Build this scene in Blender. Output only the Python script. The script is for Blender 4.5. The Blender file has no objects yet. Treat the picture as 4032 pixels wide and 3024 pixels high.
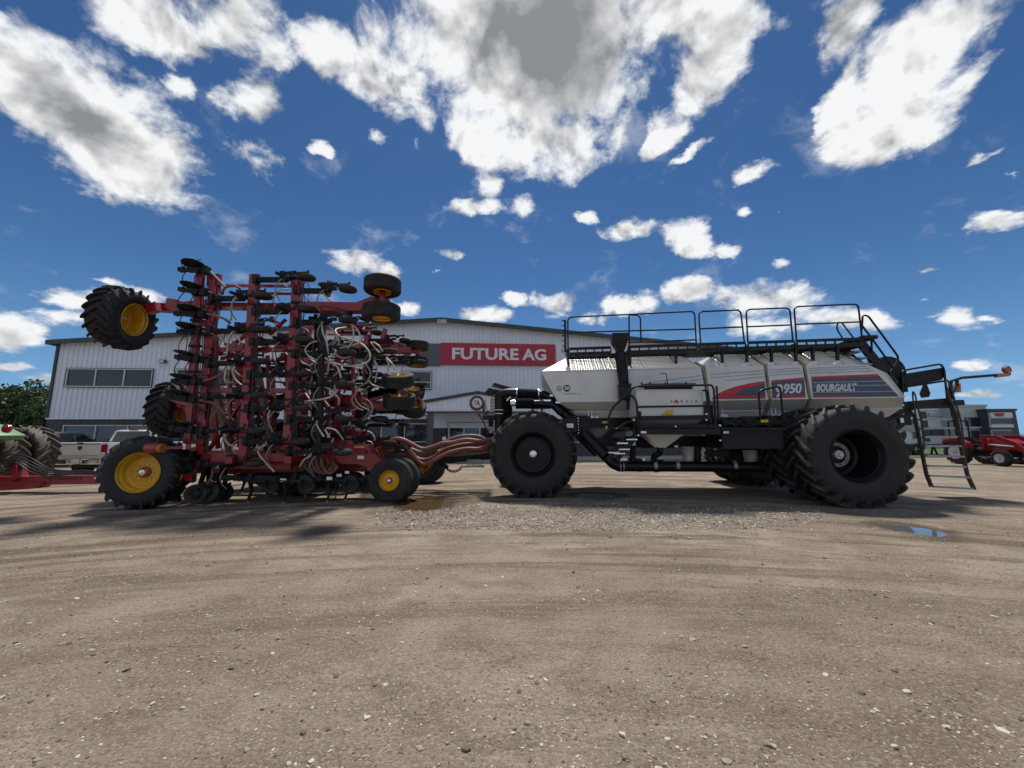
import bpy, bmesh, math, random
from mathutils import Vector, Matrix, Euler, noise as mnoise
random.seed(7)
rad = math.radians
scene = bpy.context.scene
C = scene.collection

# ------------------------------------------------------------------ camera
FPX = 1515.0                       # focal length in photo pixels (photo 4032 x 3024)
CAM = Vector((0.0, 0.0, 1.5))
PITCH = math.atan(212.0/FPX)
ROLL = rad(0.29)
_f = Vector((0, math.cos(PITCH), math.sin(PITCH)))
_r0 = Vector((1, 0, 0)); _u0 = _r0.cross(_f)
_r = (_r0*math.cos(ROLL) - _u0*math.sin(ROLL)).normalized()
_u = _r.cross(_f).normalized()
cd = bpy.data.cameras.new('camera'); cam = bpy.data.objects.new('camera', cd); C.objects.link(cam)
cd.sensor_width = 36.0; cd.lens = 36.0*FPX/4032.0
cd.clip_start = 0.05; cd.clip_end = 6000
cam.matrix_world = Matrix(((_r.x, _u.x, -_f.x, CAM.x), (_r.y, _u.y, -_f.y, CAM.y), (_r.z, _u.z, -_f.z, CAM.z), (0, 0, 0, 1)))
scene.camera = cam

def ray(u, v):
    return (_f + _r*((u-2016.0)/FPX) - _u*((v-1512.0)/FPX))

# ------------------------------------------------------------------ sun, sky
SUN_EL, SUN_AZ = 66.0, 4.0         # azimuth measured from +Y towards +X
sd = bpy.data.lights.new('sun', 'SUN'); sun = bpy.data.objects.new('sun', sd); C.objects.link(sun)
sd.energy = 3.7; sd.angle = rad(6.0); sd.color = (1.0, 0.94, 0.85)
_sdir = Vector((math.sin(rad(SUN_AZ))*math.cos(rad(SUN_EL)), math.cos(rad(SUN_AZ))*math.cos(rad(SUN_EL)), math.sin(rad(SUN_EL))))
sun.rotation_euler = _sdir.to_track_quat('Z', 'Y').to_euler()
sun.location = (0, 0, 30)
scene.view_settings.view_transform = 'Standard'
scene.view_settings.look = 'None'
scene.view_settings.exposure = 0.38
scene.view_settings.gamma = 1.0
scene.view_settings.use_curve_mapping = False

KZ = 0.22                          # curvature of the cloud layer
def sky_uv(u, v):
    d = ray(u, v).normalized()
    k = max(d.z, 0.0) + KZ
    return Vector((d.x/k, d.y/k))
# clouds: centre x, y, semi-axes, turn (degrees), density; measured on a 2212 x 1659 view
CLOUDS = [
 (215,290,340,145,36,1.7),(70,150,230,55,40,1.0),(20,60,130,40,30,.9),(290,35,210,85,20,1.3),(400,90,90,35,30,.8),(530,60,170,95,22,1.15),
 (600,120,90,45,20,.9),(545,225,105,70,38,1.1),(550,345,85,48,22,.9),(385,185,60,34,40,.62),(685,318,42,24,15,1.0),(730,130,120,75,25,1.15),
 (850,200,150,90,38,1.15),(1000,90,220,150,0,1.3),(1180,110,340,230,0,1.8),(1190,310,165,112,0,1.15),(1040,290,110,90,20,1.0),(1060,400,40,40,0,.6),
 (820,300,35,25,30,.6),(895,320,18,35,-20,.55),(1480,50,260,80,0,1.1),(1510,170,240,70,-62,1.2),(1440,300,80,32,-45,1.0),
 (1700,60,110,40,-50,.0),(1820,70,130,70,-50,1.05),(1840,200,120,50,-70,1.35),(1985,130,240,115,-38,1.45),(1930,275,210,80,-28,1.4),(2080,180,130,46,-40,1.15),
 (1640,370,66,24,-22,.95),(1490,337,50,12,-32,.8),(1030,450,66,25,5,.9),(1115,440,42,28,0,.62),(1270,465,26,22,-20,1.0),(1350,497,76,30,0,1.1),
 (1485,515,76,46,10,1.1),(1570,537,36,16,10,.65),(2137,480,72,26,-4,.95),(1692,566,34,17,-10,.85),(970,549,60,22,5,1.05),(930,582,26,13,10,.9),
 (765,565,110,36,12,.95),(840,585,40,30,20,.85),(1198,665,66,36,-5,1.1),(1110,645,40,18,5,1.0),(1035,682,100,26,0,1.05),(1370,655,76,32,-10,1.0),
 (1480,630,76,32,-10,1.05),(1655,645,135,55,-4,1.15),(1640,700,115,45,0,1.0),(1850,692,140,28,4,1.0),(2075,685,76,38,0,.95),(2150,687,38,12,0,.8),
 (290,640,140,38,8,1.0),(165,648,76,26,10,.95),(35,720,90,45,5,1.1),(140,685,110,20,3,.95),(85,818,70,16,0,.9),(235,605,55,12,12,.8),
 (2115,345,44,14,-30,.75),(1995,648,38,8,0,.7),(2025,580,40,9,-8,.6),(1605,460,26,12,0,.6),(1690,464,18,6,-30,.6),(1440,408,34,12,10,.5),
 (2090,790,50,14,0,.8),(870,665,50,22,0,.8),(2196,372,30,9,-25,.7),(30,790,60,14,0,.8),(1270,690,60,16,0,.6),(2100,850,80,14,0,.7)]
CORES = [(1225,110,230,330,0,1.0),(205,270,230,75,36,.95),(340,400,110,48,30,.6),(1520,110,120,40,-60,.3),(1680,640,100,22,0,.5),(1955,170,150,40,-38,.25),(830,180,90,30,30,.2),(530,40,90,30,20,.25),(290,30,100,30,15,.25)]

def build_world():
    w = bpy.data.worlds.new('World'); scene.world = w; w.use_nodes = True
    nt = w.node_tree; nt.nodes.clear()
    N = nt.nodes.new; L = nt.links.new
    out = N('ShaderNodeOutputWorld')
    tc = N('ShaderNodeTexCoord')
    sky = N('ShaderNodeTexSky'); sky.sky_type = 'NISHITA'; sky.sun_disc = False
    sky.sun_elevation = rad(SUN_EL); sky.sun_rotation = rad(SUN_AZ)
    sky.air_density = 1.0; sky.dust_density = 0.25; sky.ozone_density = 3.0; sky.altitude = 600
    def math_(op, a, b=None, c=None, clamp=False):
        n = N('ShaderNodeMath'); n.operation = op; n.use_clamp = clamp
        for i, s in enumerate((a, b, c)):
            if s is None: continue
            if isinstance(s, (int, float)): n.inputs[i].default_value = s
            else: L(s, n.inputs[i])
        return n.outputs[0]
    sep = N('ShaderNodeSeparateXYZ'); L(tc.outputs['Generated'], sep.inputs[0])
    zc = math_('ADD', math_('MAXIMUM', sep.outputs[2], 0.0), KZ)
    comb = N('ShaderNodeCombineXYZ')
    L(math_('DIVIDE', sep.outputs[0], zc), comb.inputs[0]); L(math_('DIVIDE', sep.outputs[1], zc), comb.inputs[1])
    P = comb.outputs[0]
    # warp the layer so that outlines are ragged
    def fbm(vec, scale, detail, rough=0.55, dist=0.0, off=(0, 0, 0), sc=(1, 1, 1), rot=0.0):
        m = N('ShaderNodeMapping'); m.inputs['Location'].default_value = off; m.inputs['Scale'].default_value = sc
        m.inputs['Rotation'].default_value = (0, 0, rot)
        L(vec, m.inputs['Vector'])
        n = N('ShaderNodeTexNoise'); n.inputs['Scale'].default_value = scale; n.inputs['Detail'].default_value = detail
        n.inputs['Roughness'].default_value = rough; n.inputs['Distortion'].default_value = dist
        L(m.outputs[0], n.inputs['Vector']); return n
    wn = fbm(P, 5.0, 5, 0.65)
    sub = N('ShaderNodeVectorMath'); sub.operation = 'SUBTRACT'; L(wn.outputs['Color'], sub.inputs[0]); sub.inputs[1].default_value = (.5, .5, .5)
    scl = N('ShaderNodeVectorMath'); scl.operation = 'SCALE'; L(sub.outputs[0], scl.inputs[0]); scl.inputs['Scale'].default_value = 0.17
    add = N('ShaderNodeVectorMath'); add.operation = 'ADD'; L(P, add.inputs[0]); L(scl.outputs[0], add.inputs[1])
    PW = add.outputs[0]
    def field(blobs):
        acc = None
        for (cx, cy, rx, ry, rot, dens) in blobs:
            if dens <= 0: continue
            if rx < 100 and blobs is CLOUDS: dens = dens*1.14; rx *= 1.0; ry *= 1.04
            s = 4032/2212.0; ca, sa = math.cos(rad(rot)), math.sin(rad(rot))
            c = sky_uv(cx*s, cy*s)
            e = 6.0
            ju = (sky_uv(cx*s+e*ca, cy*s+e*sa)-c)/e*(rx*s); jv = (sky_uv(cx*s-e*sa, cy*s+e*ca)-c)/e*(ry*s)
            # ellipse of the 2x2 matrix [ju jv]
            a, b, cc, d = ju.x, jv.x, ju.y, jv.y
            E, F, G, H = (a+d)/2, (a-d)/2, (cc+b)/2, (cc-b)/2
            Q, R_ = math.hypot(E, H), math.hypot(F, G)
            s1, s2 = Q+R_, abs(Q-R_)
            a1, a2 = math.atan2(G, F), math.atan2(H, E)
            ang = (a2+a1)/2
            m = N('ShaderNodeMapping'); m.vector_type = 'TEXTURE'
            m.inputs['Location'].default_value = (c.x, c.y, 0); m.inputs['Rotation'].default_value = (0, 0, ang)
            m.inputs['Scale'].default_value = (s1*1.12, s2*1.12, 1)
            L(PW, m.inputs['Vector'])
            g = N('ShaderNodeTexGradient'); g.gradient_type = 'SPHERICAL'; L(m.outputs[0], g.inputs[0])
            v = math_('MULTIPLY', g.outputs['Fac'], dens)
            acc = v if acc is None else math_('SMOOTH_MAX', acc, v, 0.15)
        return acc
    dens = field(CLOUDS)
    D = tc.outputs['Generated']
    n1 = fbm(D, 7.5, 12, 0.62, 0.25)
    n2 = fbm(D, 3.2, 4, 0.5, 0.3, (3, 1, 0))
    n5 = fbm(P, 6.0, 8, 0.62, 0.4, (5, 2, 0))
    offp = N('ShaderNodeVectorMath'); offp.operation = 'ADD'; L(D, offp.inputs[0]); offp.inputs[1].default_value = (0.002, -0.006, 0.022)
    n1b = fbm(offp.outputs[0], 7.5, 5, 0.50, 0.25); n1c = fbm(D, 7.5, 5, 0.50, 0.25)
    relief = math_('SUBTRACT', n1b.outputs['Fac'], n1c.outputs['Fac'])
    nz = math_('ADD', math_('ADD', math_('MULTIPLY', n1.outputs['Fac'], 1.35), math_('MULTIPLY', n2.outputs['Fac'], .35)), math_('MULTIPLY', n5.outputs['Fac'], .75))
    nz = math_('SUBTRACT', nz, 1.245)
    gate = math_('MULTIPLY', math_('SUBTRACT', dens, .075), 6.0, clamp=True)
    dd = math_('ADD', math_('MULTIPLY', math_('POWER', dens, 0.85), 1.15), math_('MULTIPLY', nz, 1.9))
    mr = N('ShaderNodeMapRange'); mr.interpolation_type = 'SMOOTHSTEP'
    mr.inputs['From Min'].default_value = 0.30; mr.inputs['From Max'].default_value = 0.92
    L(dd, mr.inputs['Value'])
    # unseen bright cloud added behind the camera as fill light for the fronts
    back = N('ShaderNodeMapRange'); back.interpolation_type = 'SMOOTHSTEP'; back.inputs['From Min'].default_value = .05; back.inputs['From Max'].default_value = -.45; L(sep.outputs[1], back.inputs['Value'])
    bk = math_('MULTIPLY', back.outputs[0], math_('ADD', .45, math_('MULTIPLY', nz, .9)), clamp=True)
    lowz = math_('MULTIPLY', sep.outputs[2], 14.0, clamp=True)
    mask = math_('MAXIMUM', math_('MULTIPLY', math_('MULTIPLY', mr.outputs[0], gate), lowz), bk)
    # thick middles of the clouds are greyer, thin rims stay bright
    core = field(CORES)
    n3 = fbm(D, 4.5, 6, 0.5, 0.2, (7, 4, 0))
    cr = N('ShaderNodeMapRange'); cr.interpolation_type = 'SMOOTHSTEP'; cr.inputs['From Min'].default_value = .02; cr.inputs['From Max'].default_value = .95
    L(math_('ADD', core, math_('MULTIPLY', math_('SUBTRACT', n3.outputs['Fac'], .5), .8)), cr.inputs['Value'])
    corem = math_('MULTIPLY', cr.outputs[0], math_('MULTIPLY', core, 5.0, clamp=True))
    body = N('ShaderNodeMapRange'); body.interpolation_type = 'SMOOTHSTEP'; body.inputs['From Min'].default_value = .70; body.inputs['From Max'].default_value = 1.9; body.inputs['To Max'].default_value = .50
    L(dd, body.inputs['Value'])
    sh = math_('ADD', math_('MULTIPLY', corem, .95), body.outputs[0])
    rl = math_('MULTIPLY', math_('MULTIPLY', relief, 7.0), math_('SUBTRACT', 1.0, math_('MULTIPLY', corem, .75)))
    vr = math_('MULTIPLY', math_('MULTIPLY', math_('SUBTRACT', n2.outputs['Fac'], .5), 1.6), corem)
    t2 = math_('ADD', math_('ADD', math_('MULTIPLY', sh, .80), vr), rl, clamp=True)
    ccol = N('ShaderNodeMix'); ccol.data_type = 'RGBA'
    ccol.inputs['A'].default_value = (0.70, 0.712, 0.722, 1); ccol.inputs['B'].default_value = (0.20, 0.21, 0.222, 1)
    L(t2, ccol.inputs['Factor'])
    # deep clean-air blue
    hs = N('ShaderNodeHueSaturation'); hs.inputs['Saturation'].default_value = 1.12; hs.inputs['Hue'].default_value = 0.505
    hs.inputs['Value'].default_value = 1.0
    L(sky.outputs[0], hs.inputs['Color'])
    scs = N('ShaderNodeVectorMath'); scs.operation = 'MULTIPLY'; L(hs.outputs[0], scs.inputs[0]); scs.inputs[1].default_value = (0.055*.64, 0.055*.89, 0.055*1.0)
    # pale air near the horizon
    hz = math_('POWER', math_('SUBTRACT', 1.0, math_('ABSOLUTE', sep.outputs[2])), 7.0)
    hm = N('ShaderNodeMix'); hm.data_type = 'RGBA'; L(math_('MULTIPLY', hz, .85), hm.inputs['Factor']); L(scs.outputs[0], hm.inputs['A']); hm.inputs['B'].default_value = (.17, .35, .66, 1)
    mix = N('ShaderNodeMix'); mix.data_type = 'RGBA'
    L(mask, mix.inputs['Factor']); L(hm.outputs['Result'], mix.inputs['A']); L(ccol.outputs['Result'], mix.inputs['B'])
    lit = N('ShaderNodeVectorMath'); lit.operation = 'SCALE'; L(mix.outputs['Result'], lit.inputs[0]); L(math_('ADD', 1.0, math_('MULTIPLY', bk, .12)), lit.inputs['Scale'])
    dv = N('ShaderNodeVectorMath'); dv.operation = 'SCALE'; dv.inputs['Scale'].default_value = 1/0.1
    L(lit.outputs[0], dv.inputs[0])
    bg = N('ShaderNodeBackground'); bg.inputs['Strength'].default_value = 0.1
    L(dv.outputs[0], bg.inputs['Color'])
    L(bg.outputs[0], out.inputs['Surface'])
    w.cycles.sampling_method = 'MANUAL'; w.cycles.sample_map_resolution = 512
build_world()

# ------------------------------------------------------------------ materials
MATS = {}
def mat(name, col, rough=0.6, metal=0.0, var=0.12, scale=3.0, bump=0.0, bscale=40.0, dirt=None, dscale=1.5, dlow=.5, dhigh=.75, coat=0.0, alpha=None, spec=0.5, trans=0.0):
    m = bpy.data.materials.new(name); m.use_nodes = True; nt = m.node_tree
    N = nt.nodes.new; L = nt.links.new
    b = nt.nodes['Principled BSDF']
    tc = N('ShaderNodeTexCoord')
    nz = N('ShaderNodeTexNoise'); nz.inputs['Scale'].default_value = scale; nz.inputs['Detail'].default_value = 6
    L(tc.outputs['Object'], nz.inputs['Vector'])
    r = N('ShaderNodeValToRGB'); L(nz.outputs['Fac'], r.inputs[0])
    r.color_ramp.elements[0].position = .3; r.color_ramp.elements[1].position = .7
    r.color_ramp.elements[0].color = tuple(c*(1-var) for c in col[:3])+(1,)
    r.color_ramp.elements[1].color = tuple(min(1, c*(1+var)) for c in col[:3])+(1,)
    last = r.outputs[0]
    if dirt:
        n2 = N('ShaderNodeTexNoise'); n2.inputs['Scale'].default_value = dscale; n2.inputs['Detail'].default_value = 8; n2.inputs['Roughness'].default_value = .65
        L(tc.outputs['Object'], n2.inputs['Vector'])
        mr = N('ShaderNodeMapRange'); mr.inputs['From Min'].default_value = dlow; mr.inputs['From Max'].default_value = dhigh
        L(n2.outputs['Fac'], mr.inputs['Value'])
        mx = N('ShaderNodeMix'); mx.data_type = 'RGBA'; L(mr.outputs[0], mx.inputs['Factor']); L(last, mx.inputs['A']); mx.inputs['B'].default_value = tuple(dirt)+(1,)
        last = mx.outputs['Result']
    L(last, b.inputs['Base Color'])
    b.inputs['Roughness'].default_value = rough; b.inputs['Metallic'].default_value = metal
    b.inputs['Coat Weight'].default_value = coat; b.inputs['Specular IOR Level'].default_value = spec
    if trans: b.inputs['Transmission Weight'].default_value = trans
    if bump:
        n3 = N('ShaderNodeTexNoise'); n3.inputs['Scale'].default_value = bscale; n3.inputs['Detail'].default_value = 4
        L(tc.outputs['Object'], n3.inputs['Vector'])
        bp = N('ShaderNodeBump'); bp.inputs['Strength'].default_value = bump; bp.inputs['Distance'].default_value = 0.02
        L(n3.outputs['Fac'], bp.inputs['Height']); L(bp.outputs[0], b.inputs['Normal'])
    MATS[name] = m
    return m
M = MATS
mat('tyre', (.012, .012, .013), .8, var=.3, dirt=(.055, .047, .038), dscale=4, dlow=.44, dhigh=.8, bump=.3)
mat('muddy_tyre', (.022, .020, .018), .85, var=.3, dirt=(.17, .14, .105), dscale=3, dlow=.34, dhigh=.66, bump=.5)
mat('far_tyre', (.05, .043, .034), .9, var=.4, dirt=(.17, .14, .10), dscale=3, dlow=.3, dhigh=.7, bump=.5)
mat('red_paint', (.24, .006, .014), .38, coat=.3, dirt=(.11, .022, .02), dscale=3, dlow=.5, dhigh=.9, var=.15)
mat('dark_red_paint', (.13, .012, .018), .5)
mat('black_paint', (.004, .005, .008), .42, var=.3, dirt=(.022, .020, .018), dscale=5, dlow=.55, dhigh=.95, spec=.3)
mat('dusty_black', (.006, .007, .009), .6, var=.3, dirt=(.06, .052, .042), dscale=7, dlow=.50, dhigh=.95, spec=.3)
mat('black_rubber', (.014, .014, .014), .5, var=.3)
mat('yellow_paint', (.62, .34, .012), .42, var=.15, dirt=(.25, .13, .02), dscale=5, dlow=.55, dhigh=.9)
mat('yellow_sticker', (.55, .36, .02), .5)
mat('tank_white', (.56, .57, .56), .34, var=.06, scale=1.2, dirt=(.46, .42, .35), dscale=2.2, dlow=.5, dhigh=.85, coat=.15)
mat('tank_tread', (.60, .60, .58), .32, metal=.35, var=.1, dirt=(.5, .47, .42), dscale=3)
mat('seam', (.22, .20, .15), .8)
mat('steel', (.55, .56, .58), .32, metal=.9, var=.15)
mat('bright_steel', (.75, .76, .78), .2, metal=.9, var=.1)
mat('grey_steel', (.30, .31, .32), .5, metal=.5, var=.2)
mat('hose_tan', (.24, .22, .18), .5, var=.3)
mat('hose_white', (.44, .42, .37), .45, var=.2)
mat('hose_pink', (.20, .068, .055), .55, var=.3, dirt=(.14, .10, .085), dscale=2)
mat('hose_grey', (.12, .105, .09), .6, var=.3)
mat('hose_black', (.012, .012, .014), .4)
mat('decal_red', (.42, .012, .03), .4)
mat('decal_navy', (.045, .058, .095), .4)
mat('decal_white', (.55, .57, .60), .4)
mat('decal_blue', (.27, .33, .50), .45)
mat('decal_green', (.01, .06, .05), .4)
mat('paper', (.75, .75, .73), .6)
mat('siding', (.64, .69, .78), .5, var=.03, dirt=(.58, .62, .70), dscale=.5)
mat('block', (.055, .058, .065), .85, var=.25, bump=.4, bscale=12)
mat('dark_trim', (.035, .042, .040), .5)
mat('muddy_steel', (.045, .036, .028), .7, var=.3, dirt=(.10, .08, .06), dscale=9)
mat('porch_post', (.075, .08, .09), .6)
mat('window_frame', (.62, .64, .66), .4)
mat('glass', (.018, .024, .032), .06, spec=.8, var=.2)
mat('glass_blue', (.030, .036, .045), .10, spec=.5)
mat('sign_red', (.34, .015, .035), .5)
mat('sign_grey', (.075, .085, .10), .5)
mat('sign_white', (.62, .64, .70), .5)
mat('foliage', (.045, .085, .022), .7, var=.45, scale=1.2)
mat('bark', (.09, .065, .045), .9, var=.3)
mat('truck_silver', (.74, .74, .73), .3, metal=.1, coat=.5, var=.05)
mat('truck_grey', (.20, .21, .21), .3, metal=.3, coat=.5)
mat('truck_white', (.66, .67, .67), .3, coat=.5)
mat('chrome', (.8, .8, .8), .12, metal=1)
mat('tail_light', (.28, .01, .015), .25, coat=.5)
mat('green_paint', (.11, .26, .13), .4, dirt=(.16, .17, .12), dscale=3)
mat('concrete', (.36, .35, .32), .85, bump=.2)
mat('pail', (.42, .42, .41), .55, dirt=(.25, .22, .17), dscale=6)
mat('pale_panel', (.42, .44, .47), .5, var=.05)
mat('white_panel', (.62, .63, .65), .5, var=.05)
mat('dark_panel', (.06, .062, .07), .6)
mat('grass', (.045, .07, .02), .9, var=.4, bump=.4)
mat('amber', (.38, .13, .02), .45)
mat('lamp_red', (.35, .055, .02), .3)
mat('orange_slow', (.35, .03, .012), .5)
mat('mud', (.16, .12, .085), .9, var=.3)

def tyre_mat(name, R, mud, lo, hi, side=(.013, .013, .015), amt=1.0):
    m = bpy.data.materials.new(name); m.use_nodes = True; nt = m.node_tree; N = nt.nodes.new; L = nt.links.new
    b = nt.nodes['Principled BSDF']; b.inputs['Roughness'].default_value = .72; b.inputs['Specular IOR Level'].default_value = .4
    tc = N('ShaderNodeTexCoord'); sp = N('ShaderNodeSeparateXYZ'); L(tc.outputs['Object'], sp.inputs[0])
    c2 = N('ShaderNodeCombineXYZ'); L(sp.outputs[0], c2.inputs[0]); L(sp.outputs[2], c2.inputs[1])
    ln = N('ShaderNodeVectorMath'); ln.operation = 'LENGTH'; L(c2.outputs[0], ln.inputs[0])
    nz = N('ShaderNodeTexNoise'); nz.inputs['Scale'].default_value = 5; nz.inputs['Detail'].default_value = 8; nz.inputs['Roughness'].default_value = .7; L(tc.outputs['Object'], nz.inputs['Vector'])
    ad = N('ShaderNodeMath'); ad.operation = 'MULTIPLY_ADD'; L(nz.outputs['Fac'], ad.inputs[0]); ad.inputs[1].default_value = .30*R; L(ln.outputs['Value'], ad.inputs[2])
    mr = N('ShaderNodeMapRange'); mr.inputs['From Min'].default_value = (lo+.15)*R; mr.inputs['From Max'].default_value = (hi+.15)*R; mr.inputs['To Max'].default_value = amt; L(ad.outputs[0], mr.inputs['Value'])
    n2 = N('ShaderNodeTexNoise'); n2.inputs['Scale'].default_value = 16; n2.inputs['Detail'].default_value = 6; L(tc.outputs['Object'], n2.inputs['Vector'])
    r2 = N('ShaderNodeValToRGB'); L(n2.outputs['Fac'], r2.inputs[0]); r2.color_ramp.elements[0].position = .35; r2.color_ramp.elements[1].position = .7
    r2.color_ramp.elements[0].color = tuple(c*.55 for c in mud)+(1,); r2.color_ramp.elements[1].color = tuple(c*1.15 for c in mud)+(1,)
    r3 = N('ShaderNodeValToRGB'); L(nz.outputs['Fac'], r3.inputs[0]); r3.color_ramp.elements[0].position = .35; r3.color_ramp.elements[1].position = .75
    r3.color_ramp.elements[0].color = tuple(side)+(1,); r3.color_ramp.elements[1].color = tuple(c*1.9 for c in side)+(1,)
    mx = N('ShaderNodeMix'); mx.data_type = 'RGBA'; L(mr.outputs[0], mx.inputs['Factor']); L(r3.outputs[0], mx.inputs['A']); L(r2.outputs[0], mx.inputs['B']); L(mx.outputs['Result'], b.inputs['Base Color'])
    bp = N('ShaderNodeBump'); bp.inputs['Strength'].default_value = .35; bp.inputs['Distance'].default_value = .012; L(n2.outputs['Fac'], bp.inputs['Height']); L(bp.outputs[0], b.inputs['Normal'])
    MATS[name] = m
tyre_mat('muddy_tyre', 1.115, (.105, .088, .068), .93, 1.03)
tyre_mat('drill_tyre', .95, (.10, .085, .068), .93, 1.05, amt=.8)
tyre_mat('tractor_tyre', 1.03, (.15, .125, .095), .78, 1.0)

# ------------------------------------------------------------------ mesh building
EACH_CATS = {'farm machine', 'building', 'tractor', 'pickup', 'trailer', 'seed drill'}
class MB:
    def __init__(self): self.v = []; self.f = []; self.mi = []; self.m = 0
    def add(self, vs, fs):
        o = len(self.v); self.v += [tuple(p) for p in vs]
        self.f += [tuple(i+o for i in f) for f in fs]; self.mi += [self.m]*len(fs); return self
    def box(self, c, s, rot=None, taper=1.0):
        c = Vector(c); h = Vector(s)/2; vs = []
        for z in (-1, 1):
            t = taper if z > 0 else 1.0
            for x, y in ((-1, -1), (1, -1), (1, 1), (-1, 1)):
                p = Vector((x*h.x*t, y*h.y*t, z*h.z))
                if rot is not None: p = rot @ p
                vs.append(c+p)
        return self.add(vs, [(0, 3, 2, 1), (4, 5, 6, 7), (0, 1, 5, 4), (1, 2, 6, 5), (2, 3, 7, 6), (3, 0, 4, 7)])
    def beam(self, a, b, w, h, up=(0, 0, 1)):
        a = Vector(a); b = Vector(b); d = b-a; l = d.length; d.normalize(); up = Vector(up)
        if abs(d.dot(up)) > .97: up = Vector((0, 1, 0)) if abs(d.y) < .9 else Vector((1, 0, 0))
        s = d.cross(up).normalized(); t = s.cross(d)
        R = Matrix((s, d, t)).transposed()
        return self.box((a+b)/2, (w, l, h), R)
    def tube(self, pts, r, n=8, closed=False, cap=True):
        pts = [Vector(p) for p in pts]; k = len(pts); vs = []; prev = None
        for i, p in enumerate(pts):
            if i == 0: d = pts[1]-p
            elif i == k-1: d = p-pts[i-1]
            else: d = (pts[i+1]-p).normalized()+(p-pts[i-1]).normalized()
            if d.length < 1e-9: d = Vector((0, 0, 1))
            d.normalize()
            if prev is None:
                a = Vector((0, 0, 1)) if abs(d.z) < .9 else Vector((1, 0, 0))
                s = d.cross(a).normalized()
            else:
                s = (prev-d*prev.dot(d))
                s = s.normalized() if s.length > 1e-6 else d.orthogonal().normalized()
            prev = s; t = d.cross(s)
            rr = r[i] if isinstance(r, (list, tuple)) else r
            for j in range(n):
                a = 2*math.pi*j/n; vs.append(p+s*math.cos(a)*rr+t*math.sin(a)*rr)
        fs = []
        for i in range(k-1):
            for j in range(n):
                j2 = (j+1) % n; fs.append((i*n+j, i*n+j2, (i+1)*n+j2, (i+1)*n+j))
        if cap: fs.append(tuple(range(n-1, -1, -1))); fs.append(tuple((k-1)*n+j for j in range(n)))
        return self.add(vs, fs)
    def lathe(self, prof, c=(0, 0, 0), R=None, n=32, close=False):
        # prof: (axial, radius) round the local y axis
        c = Vector(c); vs = []
        for (y, r) in prof:
            for j in range(n):
                a = 2*math.pi*j/n; p = Vector((r*math.cos(a), y, r*math.sin(a)))
                vs.append(c+(R @ p if R is not None else p))
        fs = []; k = len(prof); rng = k if close else k-1
        for i in range(rng):
            i2 = (i+1) % k
            for j in range(n):
                j2 = (j+1) % n; fs.append((i*n+j, i*n+j2, i2*n+j2, i2*n+j))
        return self.add(vs, fs)
    def poly(self, pts, th, axis):
        # flat polygon extruded by th along axis
        axis = Vector(axis).normalized()*th; n = len(pts); vs = [Vector(p) for p in pts]+[Vector(p)+axis for p in pts]
        fs = [tuple(range(n-1, -1, -1)), tuple(range(n, 2*n))]+[(i, (i+1) % n, (i+1) % n+n, i+n) for i in range(n)]
        return self.add(vs, fs)
    def cyl(self, a, b, r, n=12): return self.tube([a, b], r, n)
    def clusters(self, tol=.004):
        n = len(self.v); par = list(range(n))
        def find(a):
            while par[a] != a: par[a] = par[par[a]]; a = par[a]
            return a
        for f in self.f:
            r0 = find(f[0])
            for i in f[1:]:
                r1 = find(i)
                if r1 != r0: par[r1] = r0
        box = {}
        for i, p in enumerate(self.v):
            r_ = find(i); b_ = box.get(r_)
            if b_ is None: box[r_] = [list(p), list(p)]
            else:
                for k in range(3):
                    if p[k] < b_[0][k]: b_[0][k] = p[k]
                    if p[k] > b_[1][k]: b_[1][k] = p[k]
        keys = list(box); cp_ = {k: k for k in keys}
        def f2(a):
            while cp_[a] != a: cp_[a] = cp_[cp_[a]]; a = cp_[a]
            return a
        for i, a in enumerate(keys):
            for b_ in keys[i+1:]:
                A, B = box[a], box[b_]
                if all(A[0][k]-tol <= B[1][k] and B[0][k]-tol <= A[1][k] for k in range(3)): cp_[f2(b_)] = f2(a)
        out = {}
        for fi, f in enumerate(self.f): out.setdefault(f2(find(f[0])), []).append(fi)
        res = []
        for fis in out.values():
            q = MB(); mp = {}
            for fi in fis:
                g = []
                for i in self.f[fi]:
                    if i not in mp: mp[i] = len(q.v); q.v.append(self.v[i])
                    g.append(mp[i])
                q.f.append(tuple(g)); q.mi.append(self.mi[fi])
            res.append(q)
        return res
    def build(self, name, m, parent=None, smooth=None, bevel=0.0, loc=None, rot=None, label=None, each=None):
        if each is None: each = parent is not None and parent.type == 'EMPTY' and parent.get('category') in EACH_CATS and len(self.v) < 4000
        if each:
            cl = self.clusters()
            if 1 < len(cl) <= 24:
                return [q.build(name, m, parent, smooth, bevel, loc, rot, label, each=False) for q in cl][0]
        me = bpy.data.meshes.new(name); me.from_pydata(self.v, [], self.f)
        ms = m if isinstance(m, (list, tuple)) else [m]
        for k in ms: me.materials.append(MATS[k])
        if len(ms) > 1: me.polygons.foreach_set('material_index', self.mi)
        bm = bmesh.new(); bm.from_mesh(me); bmesh.ops.recalc_face_normals(bm, faces=bm.faces)
        if bevel:
            es = [e for e in bm.edges if len(e.link_faces) == 2 and e.calc_face_angle(0) > .6]
            bmesh.ops.bevel(bm, geom=es, offset=bevel, segments=2, profile=.6, affect='EDGES', clamp_overlap=True)
        bm.to_mesh(me); bm.free()
        if smooth:
            me.polygons.foreach_set('use_smooth', [True]*len(me.polygons)); me.set_sharp_from_angle(angle=rad(smooth))
        o = bpy.data.objects.new(name, me); C.objects.link(o)
        if parent is not None: o.parent = parent
        if loc is not None: o.location = loc
        if rot is not None: o.rotation_euler = rot
        if label: o['label'] = label
        return o
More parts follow.
